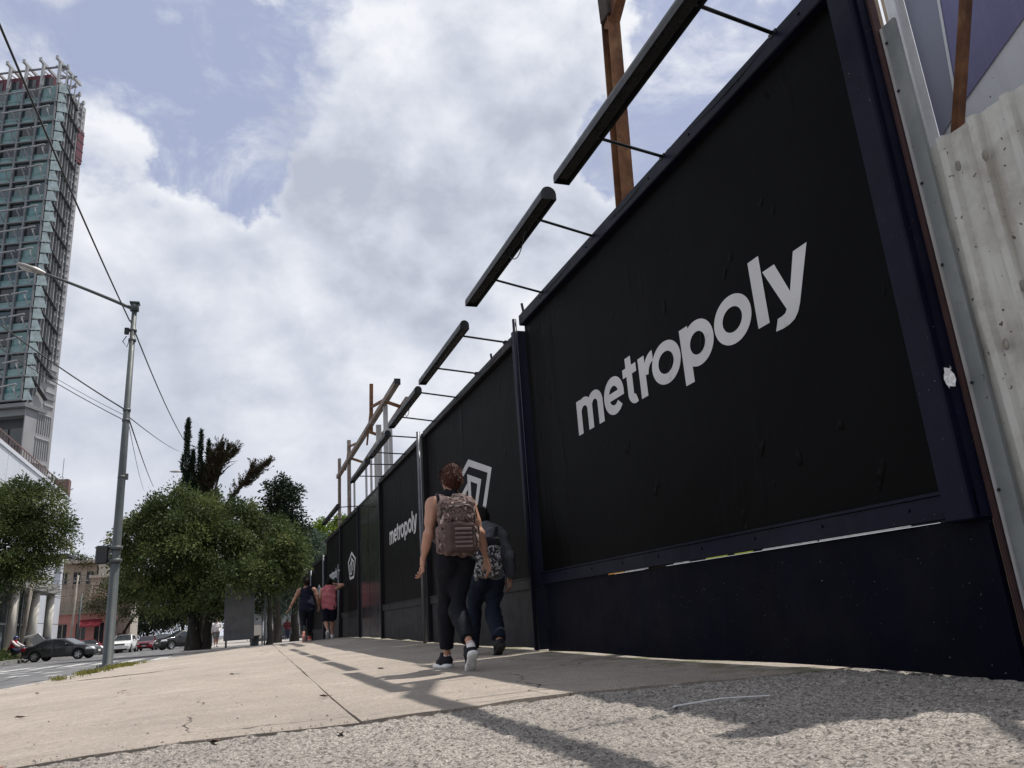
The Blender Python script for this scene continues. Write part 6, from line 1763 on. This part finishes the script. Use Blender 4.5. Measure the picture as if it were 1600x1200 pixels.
def shoe(t, J, s, mu, ms, h, label=None, big=1.0):
    heel, toe, an = J['heel' + s], J['toe' + s], J['a' + s]
    d = unit(toe - heel); up0 = an - heel; up0 = unit(up0 - d * np.dot(up0, d)); sd = np.cross(d, up0); L_ = np.linalg.norm(toe - heel)
    R = np.stack([d, sd, up0], 1); c = (heel + toe) / 2
    up = [cap(heel + up0 * .012, heel + d * L_ * .45 + up0 * .016, .040 * big, .040 * big, .03), cap(heel + d * L_ * .45 + up0 * .012, toe - d * .01 - up0 * .002, .040 * big, .032 * big, .03), cap(heel + d * .05 + up0 * .03, heel + d * .045 + up0 * .085, .042 * big, .044 * big, .03, [(heel + up0 * .085, up0)])]
    up = cutp(up, (heel - up0 * .020, -up0))
    o = garment(t, 'shoe', up, mu, .004, h, label=label)
    so = [rbox(c + d * .012 - up0 * .031, (L_ / 2 + .048, .040 * big, .017), .014, .01, R), ell(heel - up0 * .030, (.050, .043 * big, .022), .02, R), ell(toe - d * .01 - up0 * .026, (.055, .044 * big, .018), .02, R)]
    garment(t, 'sole', so, ms, .0, h, parent=o)
    return o


def person(label, loc, rz, J, S, h, hand_h, skin, hair, hairdef, hands, group=None):
    t = thing('person', label, 'person', loc, rz, group)
    R = figure(J, S)
    body = sum([R[k] for k in R if not k.startswith('foot')], []) + R['footl'] + R['footr']
    lo, hi = bounds(body)
    Vb, Fb = sdf_mesh(body, lo, hi, h)
    Vs, Fs = [Vb], [Fb]; off = len(Vb)
    for s in 'lr':
        pr = hand_prims(J['w' + s], *hands[s])
        lo, hi = bounds(pr, .03); V, F = sdf_mesh(pr, lo, hi, hand_h)
        Vs.append(V); Fs.append(F + off); off += len(V)
    body_o = mesh_np('body', np.concatenate(Vs), np.concatenate(Fs), skin, t, True)
    # eyes
    hd = unit(J.get('face', v3(0, 1, 0))); up = unit(J.get('crown', v3(0, 0, 1))); sd = np.cross(hd, up)
    mb = MB()
    for k in (-1, 1): mb.sphere(tuple(J['head'] + hd * .084 + sd * k * .031 + up * .010), .0115, 8, 6)
    mb.build('eyes', mat('eye_white', (.55, .53, .5), .2), t)
    # hair
    hp = hairdef(J['head'], hd, sd, up)
    V, F = sdf_mesh(hp, *bounds(hp, .05), h * .8)
    V = V + unit_rows(V - J['head']) * (wobble(V * np.array([1, 1, .25]), .0022, 75, 4) + wobble(V, .0018, 24, 9))[:, None]
    ho = mesh_np('hair', V, F, hair, t, True)
    ii_ = rng.integers(0, len(V), 1500); Pn = V[ii_]; nn = unit_rows(Pn - (J['head'] + up * .01))
    gdir = -up * .8 - hd * .35; tg = gdir[None, :] - nn * (nn @ gdir)[:, None]
    leaves('strands', hair, Pn - nn * .004, unit_rows(tg) * 1.5 + nn * .35, .042, np.full(1500, .5), ho, 0, .10)
    return t, R


def unit_rows(A): return A / np.maximum(1e-9, np.linalg.norm(A, axis=1))[:, None]


def short_hair(lift=.012, back=-.09, top=1.0):
    def f(head, hd, sd, up):
        R = np.stack([sd, hd, up], 1)
        pr = [ell(head + up * .020 - hd * .010, (.084 + lift * .7, .106 + lift * .6, .110 * top + lift), .02, R)]
        pr = cutp(pr, (head + hd * .050 + up * .02, unit(hd * 1.0 - up * .70)), (head + up * (back + .02), unit(-up * 1.0 + hd * .55)))
        nape = [cap(head - hd * .055 + up * .01, head - hd * .058 + up * back, .060, .040, .03), cap(head - hd * .035 + sd * .048, head - hd * .035 + sd * .048 + up * (back + .03), .040, .026, .02), cap(head - hd * .035 - sd * .048, head - hd * .035 - sd * .048 + up * (back + .03), .040, .026, .02)]
        return pr + nape
    return f


# --- the woman with the backpack ------------------------------------------------
J = dict(pel=v3(0, 0, .935), chest=v3(.0, .03, 1.27), neck=v3(.012, .035, 1.455), head=v3(.025, .06, 1.628), face=v3(-.10, 1, -.06), crown=v3(0, .06, 1),
         sl=v3(-.172, .03, 1.405), sr=v3(.172, .03, 1.400), el=v3(-.235, -.03, 1.135), wl=v3(-.272, .05, .905), er=v3(.232, -.05, 1.130), wr=v3(.300, .0, .895),
         hl=v3(-.075, .0, .90), kl=v3(-.030, .21, .50), al=v3(.008, .34, .105), heell=v3(.008, .32, .052), toel=v3(-.022, .48, .048),
         hr=v3(.075, 0, .90), kr=v3(.012, .02, .48), ar=v3(-.015, -.345, .200), heelr=v3(-.017, -.372, .152), toer=v3(.0, -.252, .050))
S = dict(g=.92, hip=.148, waist=.122, rib=.148, arm=.92, leg=.84)
M_skin1 = skin_mat('light_tan_skin', (.42, .225, .155))
M_auburn = mat('auburn_hair', (.050, .014, .008), .62, spec=.25, var=.5, vscale=30, streak=(.14, .045, .02), streak_amt=.5)
hands = {'l': (v3(-.02, .06, -1), v3(-.9, .2, 0), v3(.15, .95, .0), .55, 1.0), 'r': (v3(.22, .02, -1), v3(.9, .2, 0), v3(-.2, .95, .0), .45, 1.02)}
W_LOC = (1.80, 6.66, .0)
t, R = person('woman with short auburn hair, black sleeveless top and black trousers, carrying a backpack', W_LOC, rad(4), J, S, .0085, .0035, M_skin1, M_auburn, short_hair(.012, -.075, 1.03), hands)
M_blk = cloth('black_jersey', (.012, .012, .016)); M_blkt = cloth('black_trouser_cloth', (.009, .010, .015), bump=.006); M_greypanel = cloth('dark_grey_knit', (.055, .056, .062), bscale=70)
up = R['trunk'] + cutp(R['shoulders'], ((-.128, 0, 1.4), (-1, 0, .15)), ((.128, 0, 1.4), (1, 0, .15))) + cutp(R['hips'], ((0, 0, .90), (0, 0, -1))) + [cap(v3(0, .02, 1.44), v3(0, .035, 1.515), .066, .062, .02, [(v3(0, 0, 1.515), v3(0, .1, 1))])]
garment(t, 'sleeveless_top', up, M_blk, .013, .0085, (.004, 16, 2))
tr = cutp(R['hips'], ((0, 0, 1.0), (0, 0, 1)))
for s in 'lr':
    k, a = J['k' + s], J['a' + s]; n = unit(a - k); cpt = k + (a - k) * .80
    tr += cutp([dict(p) for p in R['thigh' + s]], ) + cutp(R['shin' + s], (cpt, n)) + [cap(k, cpt, .062, .046, .03, [(cpt, n)])]
garment(t, 'trousers', tr, M_blkt, .012, .0085, (.0035, 18, 5))
M_sock = cloth('white_sock', (.62, .60, .60)); M_sh = cloth('black_shoe_mesh', (.016, .016, .022), bscale=90); M_solew = mat('white_foam_sole', (.70, .70, .70), .6, var=.08, vscale=20, speck=(.05, .05, .06), speck_scale=60, speck_amt=.08)
for s in 'lr':
    a = J['a' + s]; up_ = unit(J['k' + s] - a)
    garment(t, 'sock', [cap(a - up_ * .02, a + up_ * .02, .036, .036, .01, [(a + up_ * .020, up_)])], M_sock, 0, .006)
    shoe(t, J, s, M_sh, M_solew, .0065, None)

# backpack
M_camo = bpy.data.materials.new('pink_brown_camouflage'); M_camo.use_nodes = True
def camo(m, cols, sc):
    nt = m.node_tree; N = nt.nodes.new; L = nt.links.new; b = nt.nodes['Principled BSDF']; b.inputs['Roughness'].default_value = .8; b.inputs['Specular IOR Level'].default_value = .25
    tc = N('ShaderNodeTexCoord'); n = N('ShaderNodeTexNoise'); n.inputs['Scale'].default_value = sc; n.inputs['Detail'].default_value = 3; n.inputs['Distortion'].default_value = 1.2; L(tc.outputs['Object'], n.inputs['Vector'])
    r = N('ShaderNodeValToRGB'); r.color_ramp.interpolation = 'CONSTANT'; L(n.outputs['Fac'], r.inputs[0]); c = r.color_ramp
    c.elements[0].position = 0; c.elements[0].color = (*cols[0], 1); c.elements[1].position = .60; c.elements[1].color = (*cols[-1], 1)
    for p, q in ((.42, cols[1]), (.52, cols[2])): e = c.elements.new(p); e.color = (*q, 1)
    L(r.outputs[0], b.inputs['Base Color'])
    n2 = N('ShaderNodeTexNoise'); n2.inputs['Scale'].default_value = 30; n2.inputs['Detail'].default_value = 5; L(tc.outputs['Object'], n2.inputs['Vector'])
    bp = N('ShaderNodeBump'); bp.inputs['Distance'].default_value = .006; L(n2.outputs['Fac'], bp.inputs['Height']); L(bp.outputs[0], b.inputs['Normal'])
camo(M_camo, [(.040, .026, .025), (.17, .12, .11), (.075, .048, .045), (.42, .33, .30)], 13)
M_web = cloth('brown_webbing', (.20, .15, .14), bump=.003, bscale=60); M_pocket = cloth('plain_brown_pocket', (.085, .058, .054), bscale=40)
bx, by, bz = W_LOC[0], W_LOC[1], W_LOC[2]
t = thing('backpack', 'camouflage patterned pink brown backpack with webbing worn by the woman', 'backpack', W_LOC, rad(4))
c = v3(-.035, -.205, 1.165)
bp = [rbox(c, (.152, .085, .245), .06, .03), rbox(c + v3(0, .0, .13), (.150, .080, .115), .06, .05)]
garment(t, 'main_bag', bp, M_camo, .0, .009, (.005, 12, 7))
garment(t, 'lower_pocket', [rbox(c + v3(.0, -.085, -.095), (.128, .045, .130), .035, .02)], M_pocket, 0, .008, (.003, 14, 3))
garment(t, 'upper_pocket', [rbox(c + v3(0, -.070, .115), (.118, .042, .075), .035, .02)], M_camo, 0, .008, (.004, 14, 9))
for sg in (-1, 1): garment(t, 'side_pocket', [rbox(c + v3(sg * .148, 0, -.11), (.035, .055, .11), .03, .02)], M_camo, 0, .009, (.003, 14, 1))
for q in range(5):
    mb = MB(); mb.box(tuple(c + v3(.01, -.135, -.030 - q * .036)), (.150, .010, .019), bev=.003); mb.build('webbing_strap', M_web, t)
for sg in (-1, 1):
    pts = [c + v3(sg * .085, .075, .20), v3(sg * .105, -.05, 1.465), v3(sg * .112, .03, 1.487), v3(sg * .118, .125, 1.40), v3(sg * .125, .155, 1.28), v3(sg * .155, .08, 1.10), v3(sg * .155, -.12, 1.02)]
    mb = MB()
    for a, b in zip(pts[:-1], pts[1:]): mb.bar(tuple(a), tuple(b), .055, .014, up=(0, .6, 1) if a[2] > 1.44 else (0, 1, .2), bev=.004)
    mb.build('shoulder_strap', M_web, t)
mb = MB(); mb.tube([tuple(c + v3(-.05, -.02, .235)), tuple(c + v3(-.03, -.03, .275)), tuple(c + v3(.03, -.03, .275)), tuple(c + v3(.05, -.02, .235))], .009, 8); mb.build('grab_handle', M_web, t)
mb = MB(); mb.tube([tuple(c + v3(.13 * math.cos(a) * .92, -.118 + .004, .105 + .075 * math.sin(a))) for a in [math.pi * k / 12 for k in range(13)]], .005, 6); mb.build('zip', mat('black_zip', (.015, .014, .014), .5), t)
mb = MB(); mb.tube([tuple(c + v3(.165 * math.cos(a) * 1.0, -.065, .06 + .20 * math.sin(a))) for a in [math.pi * k / 14 for k in range(15)]], .005, 6); mb.build('zip', mat('black_zip', (.015, .014, .014), .5), t)
garment(t, 'hanging_pouch', [rbox(c + v3(.190, .02, -.03), (.020, .022, .040), .012, .01)], cloth('black_pouch', (.012, .012, .013)), 0, .006)

# --- the man in the grey hooded jacket ---------------------------------------------
J = dict(pel=v3(0, 0, .86), chest=v3(.02, .05, 1.18), neck=v3(.02, .09, 1.355), head=v3(.015, .15, 1.50), face=v3(0, 1, -.25), crown=v3(0, .2, 1),
         sl=v3(-.17, .05, 1.30), sr=v3(.205, .05, 1.30), el=v3(-.22, .02, 1.04), wl=v3(-.22, .12, .82), er=v3(.275, .0, 1.05), wr=v3(.30, .07, .82),
         hl=v3(-.095, 0, .83), kl=v3(-.12, .18, .47), al=v3(-.15, .20, .10), heell=v3(-.15, .17, .05), toel=v3(-.16, .34, .045),
         hr=v3(.085, 0, .83), kr=v3(.05, .02, .45), ar=v3(.0, -.28, .17), heelr=v3(.0, -.31, .125), toer=v3(.0, -.18, .045))
S = dict(g=1.05, hip=.165, waist=.150, rib=.175, arm=1.05, leg=.92)
M_skin2 = skin_mat('tan_skin', (.30, .155, .105))
M_dkhair = mat('black_hair', (.008, .007, .007), .65, spec=.2, var=.4, vscale=30)
hands = {'l': (v3(0, .1, -1), v3(-.9, .2, 0), v3(.1, .95, 0), .5, 1.0), 'r': (v3(.05, .15, -1), v3(.9, .1, 0), v3(-.2, .95, .0), .45, 1.08)}
M_LOC = (2.65, 8.45, .0)
t, R = person('man in a grey hooded jacket and blue jeans, half hidden behind the woman', M_LOC, rad(2), J, S, .011, .0045, M_skin2, M_dkhair, short_hair(.010, -.07), hands)
M_hood = cloth('grey_sweat_cloth', (.095, .098, .110)); M_jean = cloth('blue_denim', (.007, .011, .022), bump=.005, streak=(.015, .021, .036), streak_amt=.3)
hj = R['trunk'] + R['shoulders'] + cutp(R['hips'], ((0, 0, .80), (0, 0, -1)))
for s in 'lr':
    a, b = J['e' + s], J['w' + s]; cp = a + (b - a) * .92
    hj += R['uarm' + s] + cutp(R['farm' + s], (cp, unit(b - a))) + [cap(a, cp, .052, .040, .03, [(cp, unit(b - a))])]
garment(t, 'hooded_jacket', hj, M_hood, .024, .011, (.008, 12, 3))
hh = J['neck']
garment(t, 'hood', [ell(hh + v3(0, -.055, .02), (.125, .075, .075), .03), cap(hh + v3(-.10, .0, .03), hh + v3(.10, .0, .03), .045, .045, .04), ell(hh + v3(0, -.09, -.05), (.09, .045, .08), .04)], M_hood, .0, .011, (.006, 14, 5))
tr = cutp(R['hips'], ((0, 0, .92), (0, 0, 1)))
for s in 'lr':
    k, a = J['k' + s], J['a' + s]; n = unit(a - k); cpt = k + (a - k) * .97
    tr += R['thigh' + s] + cutp(R['shin' + s], (cpt, n)) + [cap(k, cpt, .064, .060, .03, [(cpt, n)])]
garment(t, 'jeans', tr, M_jean, .018, .011, (.005, 18, 6))
M_bshoe = cloth('black_leather_shoe', (.012, .012, .013), rough=.55); M_bsole = mat('black_rubber_sole', (.014, .014, .014), .8)
for s in 'lr': shoe(t, J, s, M_bshoe, M_bsole, .008, None, 1.1)
t = thing('floral_bag', 'white bag printed with dark flowers on the back of the man in grey', 'bag', M_LOC, rad(2))
M_floral = bpy.data.materials.new('dark_flower_print'); M_floral.use_nodes = True
camo(M_floral, [(.020, .020, .026), (.035, .034, .042), (.30, .29, .29), (.42, .40, .40)], 22)
garment(t, 'bag', [rbox(v3(-.055, -.20, .99), (.155, .07, .175), .05, .03)], M_floral, 0, .010, (.005, 12, 2))
M_bstrap = cloth('black_strap_cloth', (.014, .014, .016))
garment(t, 'top_flap', [rbox(v3(-.055, -.205, 1.20), (.150, .065, .055), .04, .03)], M_bstrap, 0, .010, (.004, 14, 4))
for sg in (-1, 1):
    pts = [v3(sg * .10 - .03, -.15, 1.22), v3(sg * .115 + .01, -.06, 1.37), v3(sg * .12 + .015, .05, 1.405), v3(sg * .125 + .015, .18, 1.27), v3(sg * .15, .15, 1.05), v3(sg * .17, -.08, .90)]
    mb = MB()
    for a, b in zip(pts[:-1], pts[1:]): mb.bar(tuple(a), tuple(b), .045, .012, up=(0, .6, 1), bev=.003)
    mb.build('strap', M_bstrap, t)

# --- the two men farther up the pavement -------------------------------------------
J = dict(pel=v3(0, 0, .93), chest=v3(0, .02, 1.26), neck=v3(0, .03, 1.455), head=v3(-.01, .05, 1.62), face=v3(0, 1, 0), crown=v3(-.05, .05, 1),
         sl=v3(-.205, .02, 1.40), sr=v3(.205, .02, 1.40), el=v3(-.335, -.02, 1.16), wl=v3(-.46, -.06, .94), er=v3(.30, -.03, 1.15), wr=v3(.345, .05, .93),
         hl=v3(-.10, 0, .89), kl=v3(-.10, -.02, .48), al=v3(-.10, -.34, .21), heell=v3(-.10, -.37, .165), toel=v3(-.10, -.25, .05),
         hr=v3(.10, 0, .89), kr=v3(.09, .14, .49), ar=v3(.10, .20, .10), heelr=v3(.10, .17, .05), toer=v3(.13, .34, .045))
S = dict(g=1.05, hip=.180, waist=.165, rib=.185, arm=1.08, leg=1.05)
hands = {'l': (v3(-.4, -.1, -1), v3(-.9, .2, .3), v3(.2, .95, 0), .4, 1.05), 'r': (v3(.15, .2, -1), v3(.9, .1, 0), v3(-.2, .95, 0), .5, 1.05)}
M_bnhair = mat('dark_brown_hair', (.016, .010, .008), .7, spec=.2, var=.4, vscale=30)
t, R = person('man in a navy tank top and black leggings, one arm swung out', (1.95, 23.6, zs(1.95, 23.6) + .01), rad(0), J, S, .016, .0065, M_skin2, M_bnhair, short_hair(.008, -.06), hands)
M_navycloth = cloth('navy_jersey', (.010, .011, .024)); 
tk = R['trunk'] + cutp(R['shoulders'], ((-.14, 0, 1.4), (-1, 0, .2)), ((.14, 0, 1.4), (1, 0, .2)), ((0, 0, 1.47), (0, 0, 1))) + cutp(R['hips'], ((0, 0, .82), (0, 0, -1))) + [rbox(v3(0, -.02, .96), (.19, .13, .17), .09, .06, cuts=[(v3(0, 0, .80), v3(0, 0, -1))])]
garment(t, 'tank_top', tk, M_navycloth, .018, .016, (.007, 12, 3))
tr = cutp(R['hips'], ((0, 0, .98), (0, 0, 1)))
for s in 'lr':
    k, a = J['k' + s], J['a' + s]; cpt = k + (a - k) * .86; n = unit(a - k)
    tr += R['thigh' + s] + cutp(R['shin' + s], (cpt, n))
garment(t, 'leggings', tr, M_blkt, .012, .016, (.004, 12, 3))
M_pks = cloth('coral_shoe', (.50, .10, .085)); M_pksole = mat('pale_pink_sole', (.66, .40, .36), .7)
for s in 'lr': shoe(t, J, s, M_pks, M_pksole, .011, None, 1.05)

J = dict(pel=v3(0, 0, .92), chest=v3(0, .02, 1.25), neck=v3(0, .04, 1.44), head=v3(.0, .08, 1.60), face=v3(.05, 1, -.15), crown=v3(0, .15, 1),
         sl=v3(-.195, .02, 1.385), sr=v3(.195, .03, 1.40), el=v3(-.265, -.03, 1.14), wl=v3(-.27, .06, .92), er=v3(.42, .10, 1.50), wr=v3(.20, .17, 1.55),
         hl=v3(-.10, 0, .88), kl=v3(-.08, .03, .46), al=v3(-.06, -.32, .24), heell=v3(-.06, -.36, .195), toel=v3(-.07, -.25, .06),
         hr=v3(.10, 0, .88), kr=v3(.10, .14, .48), ar=v3(.11, .19, .10), heelr=v3(.11, .16, .05), toer=v3(.13, .33, .045))
S = dict(g=1.03, hip=.172, waist=.160, rib=.172, arm=1.02, leg=1.0)
hands = {'l': (v3(-.02, .12, -1), v3(-.9, .2, 0), v3(.2, .95, 0), .5, 1.0), 'r': (v3(-.9, .25, .15), v3(0, -.2, 1), v3(0, 1, .3), .35, 1.0)}
t, R = person('man in a pink sleeveless hoodie and black shorts, hand raised to his head', (2.62, 24.0, zs(2.62, 24.0) + .01), rad(-2), J, S, .016, .0065, M_skin1, M_dkhair, short_hair(.012, -.06), hands)
M_pinkc = cloth('pink_sweat_cloth', (.52, .165, .185), bump=.008)
ph = R['trunk'] + cutp(R['shoulders'], ((-.185, 0, 1.4), (-1, 0, .2)), ((.185, 0, 1.4), (1, 0, .2))) + cutp(R['hips'], ((0, 0, .86), (0, 0, -1))) + [rbox(v3(0, -.01, 1.05), (.19, .135, .22), .09, .06, cuts=[(v3(0, 0, .86), v3(0, 0, -1))])]
garment(t, 'sleeveless_hoodie', ph, M_pinkc, .020, .016, (.008, 12, 3))
garment(t, 'hood', [ell(J['neck'] + v3(0, -.06, .0), (.125, .07, .085), .03), ell(J['neck'] + v3(0, -.085, -.09), (.085, .04, .08), .04)], M_pinkc, 0, .016, (.006, 14, 5))
tr = cutp(R['hips'], ((0, 0, .96), (0, 0, 1)))
for s in 'lr':
    h_, k = J['h' + s], J['k' + s]; cpt = h_ + (k - h_) * .86; n = unit(k - h_)
    tr += cutp(R['thigh' + s], (cpt, n)) + [cap(h_, cpt, .10, .098, .04, [(cpt, n)])]
garment(t, 'shorts', tr, M_navycloth, .016, .016, (.006, 12, 8))
M_whs = cloth('white_shoe', (.62, .60, .60)); M_grsole = mat('grey_sole', (.42, .40, .40), .7)
for s in 'lr': shoe(t, J, s, M_whs, M_grsole, .011, None, 1.05)

# --- small far figures ---------------------------------------------------------------
J = dict(pel=v3(0, 0, .93), chest=v3(0, .02, 1.26), neck=v3(0, .03, 1.45), head=v3(0, .05, 1.61), face=v3(0, 1, 0), crown=v3(0, .05, 1),
         sl=v3(-.20, .02, 1.39), sr=v3(.20, .02, 1.39), el=v3(-.27, .0, 1.14), wl=v3(-.18, .18, 1.10), er=v3(.27, 0, 1.14), wr=v3(.18, .18, 1.10),
         hl=v3(-.10, 0, .89), kl=v3(-.09, .04, .48), al=v3(-.09, -.12, .12), heell=v3(-.09, -.15, .06), toel=v3(-.10, .02, .045),
         hr=v3(.10, 0, .89), kr=v3(.09, .10, .48), ar=v3(.09, .10, .10), heelr=v3(.09, .07, .05), toer=v3(.11, .24, .045))
S = dict(g=1.1, hip=.18, waist=.17, rib=.185, arm=1.1, leg=1.05)
hands = {'l': (v3(.6, .5, .2), v3(-.3, .5, 1), v3(0, .3, 1), .5, 1.0), 'r': (v3(-.6, .5, .2), v3(.3, .5, 1), v3(0, .3, 1), .5, 1.0)}
t, R = person('small distant person in a dark maroon top walking away beyond the crest', (4.35, 72, zr(72) + .13), 0, J, S, .026, .011, M_skin2, M_dkhair, short_hair(.012, -.06), hands)
up = R['trunk'] + R['shoulders'] + R['uarml'] + R['uarmr'] + R['farml'] + R['farmr'] + cutp(R['hips'], ((0, 0, .84), (0, 0, -1)))
garment(t, 'maroon_top', up, cloth('maroon_cloth', (.060, .012, .018)), .03, .026, (.01, 10, 3))
tr = cutp(R['hips'], ((0, 0, .96), (0, 0, 1))) + R['thighl'] + R['thighr'] + R['shinl'] + R['shinr']
garment(t, 'trousers', tr, cloth('dark_blue_cloth', (.018, .022, .045)), .02, .026)
for s in 'lr': shoe(t, J, s, M_whs, M_grsole, .02, None, 1.1)

J2 = dict(J); J2.update(al=v3(-.09, .0, .10), heell=v3(-.09, -.03, .05), toel=v3(-.12, .14, .045), kl=v3(-.09, .03, .49), wl=v3(-.10, .22, .98), wr=v3(.30, .06, .92), er=v3(.28, -.02, 1.15))
hands2 = {'l': (v3(.8, .4, -.2), v3(-.3, .5, 1), v3(0, .3, 1), .5, 1.0), 'r': (v3(.1, .1, -1), v3(.9, .1, 0), v3(-.2, .95, 0), .5, 1.0)}
t, R = person('small person in a white shirt and grey shorts standing left of the bus shelter', (-1.08, 56, zr(56) + .13), rad(200), J2, S, .024, .010, M_skin2, M_dkhair, short_hair(.012, -.06), hands2)
up = R['trunk'] + R['shoulders'] + R['uarml'] + R['uarmr'] + R['farml'] + R['farmr'] + cutp(R['hips'], ((0, 0, .84), (0, 0, -1)))
garment(t, 'white_shirt', up, cloth('white_shirt_cloth', (.68, .64, .65)), .03, .024, (.01, 10, 3))
tr = cutp(R['hips'], ((0, 0, .96), (0, 0, 1)))
for s in 'lr':
    h_, k = J2['h' + s], J2['k' + s]; tr += cutp(R['thigh' + s], (h_ + (k - h_) * .95, unit(k - h_)))
garment(t, 'shorts', tr, cloth('grey_shorts_cloth', (.13, .13, .13)), .03, .024)
for s in 'lr': shoe(t, J2, s, M_whs, M_grsole, .02, None, 1.1)

# rider on the motorcycle
JR = dict(pel=v3(0, -.30, .98), chest=v3(0, -.18, 1.28), neck=v3(0, -.12, 1.46), head=v3(0, -.07, 1.62), face=v3(0, 1, -.1), crown=v3(0, .1, 1),
          sl=v3(-.20, -.15, 1.40), sr=v3(.20, -.15, 1.40), el=v3(-.30, .10, 1.20), wl=v3(-.34, .34, 1.09), er=v3(.30, .10, 1.20), wr=v3(.34, .34, 1.09),
          hl=v3(-.11, -.28, .94), kl=v3(-.20, .12, .80), al=v3(-.19, -.05, .40), heell=v3(-.19, -.09, .36), toel=v3(-.20, .08, .34),
          hr=v3(.11, -.28, .94), kr=v3(.20, .12, .80), ar=v3(.19, -.05, .40), heelr=v3(.19, -.09, .36), toer=v3(.20, .08, .34))
handsR = {'l': (v3(0, 1, -.1), v3(0, 0, 1), v3(1, 0, 0), .9, 1.0), 'r': (v3(0, 1, -.1), v3(0, 0, 1), v3(-1, 0, 0), .9, 1.0)}
t, R = person('motorcycle rider in a white and red jacket wearing a blue helmet', (-13.85, 62.9, zr(62)), rad(-12 - 90), JR, S, .024, .010, M_skin2, M_dkhair, short_hair(.0, -.05, .95), handsR)
up = R['trunk'] + R['shoulders'] + cutp(R['hips'], ((0, 0, .90), (0, 0, -1)))
o = garment(t, 'red_jacket', up, cloth('red_cloth', (.42, .02, .03)), .03, .024, (.01, 10, 3))
garment(t, 'sleeve', R['uarml'] + R['farml'], cloth('white_shirt_cloth', (.68, .64, .65)), .03, .024); garment(t, 'sleeve', R['uarmr'] + R['farmr'], cloth('white_shirt_cloth', (.68, .64, .65)), .03, .024)
garment(t, 'trousers', R['hips'] + R['thighl'] + R['thighr'] + R['shinl'] + R['shinr'], cloth('dark_blue_cloth', (.018, .022, .045)), .02, .024)
for s in 'lr': shoe(t, JR, s, M_bshoe, M_bsole, .02, None, 1.1)
hdm = cutp([ell(JR['head'] + v3(0, .0, .03), (.125, .15, .145), .02)], (JR['head'] + v3(0, .09, .02), unit(v3(0, 1, -.6))), (JR['head'] - v3(0, 0, .08), v3(0, 0, -1)))
garment(t, 'helmet', hdm, mat('blue_helmet_shell', (.03, .06, .20), .2, coat=.5), 0, .02)
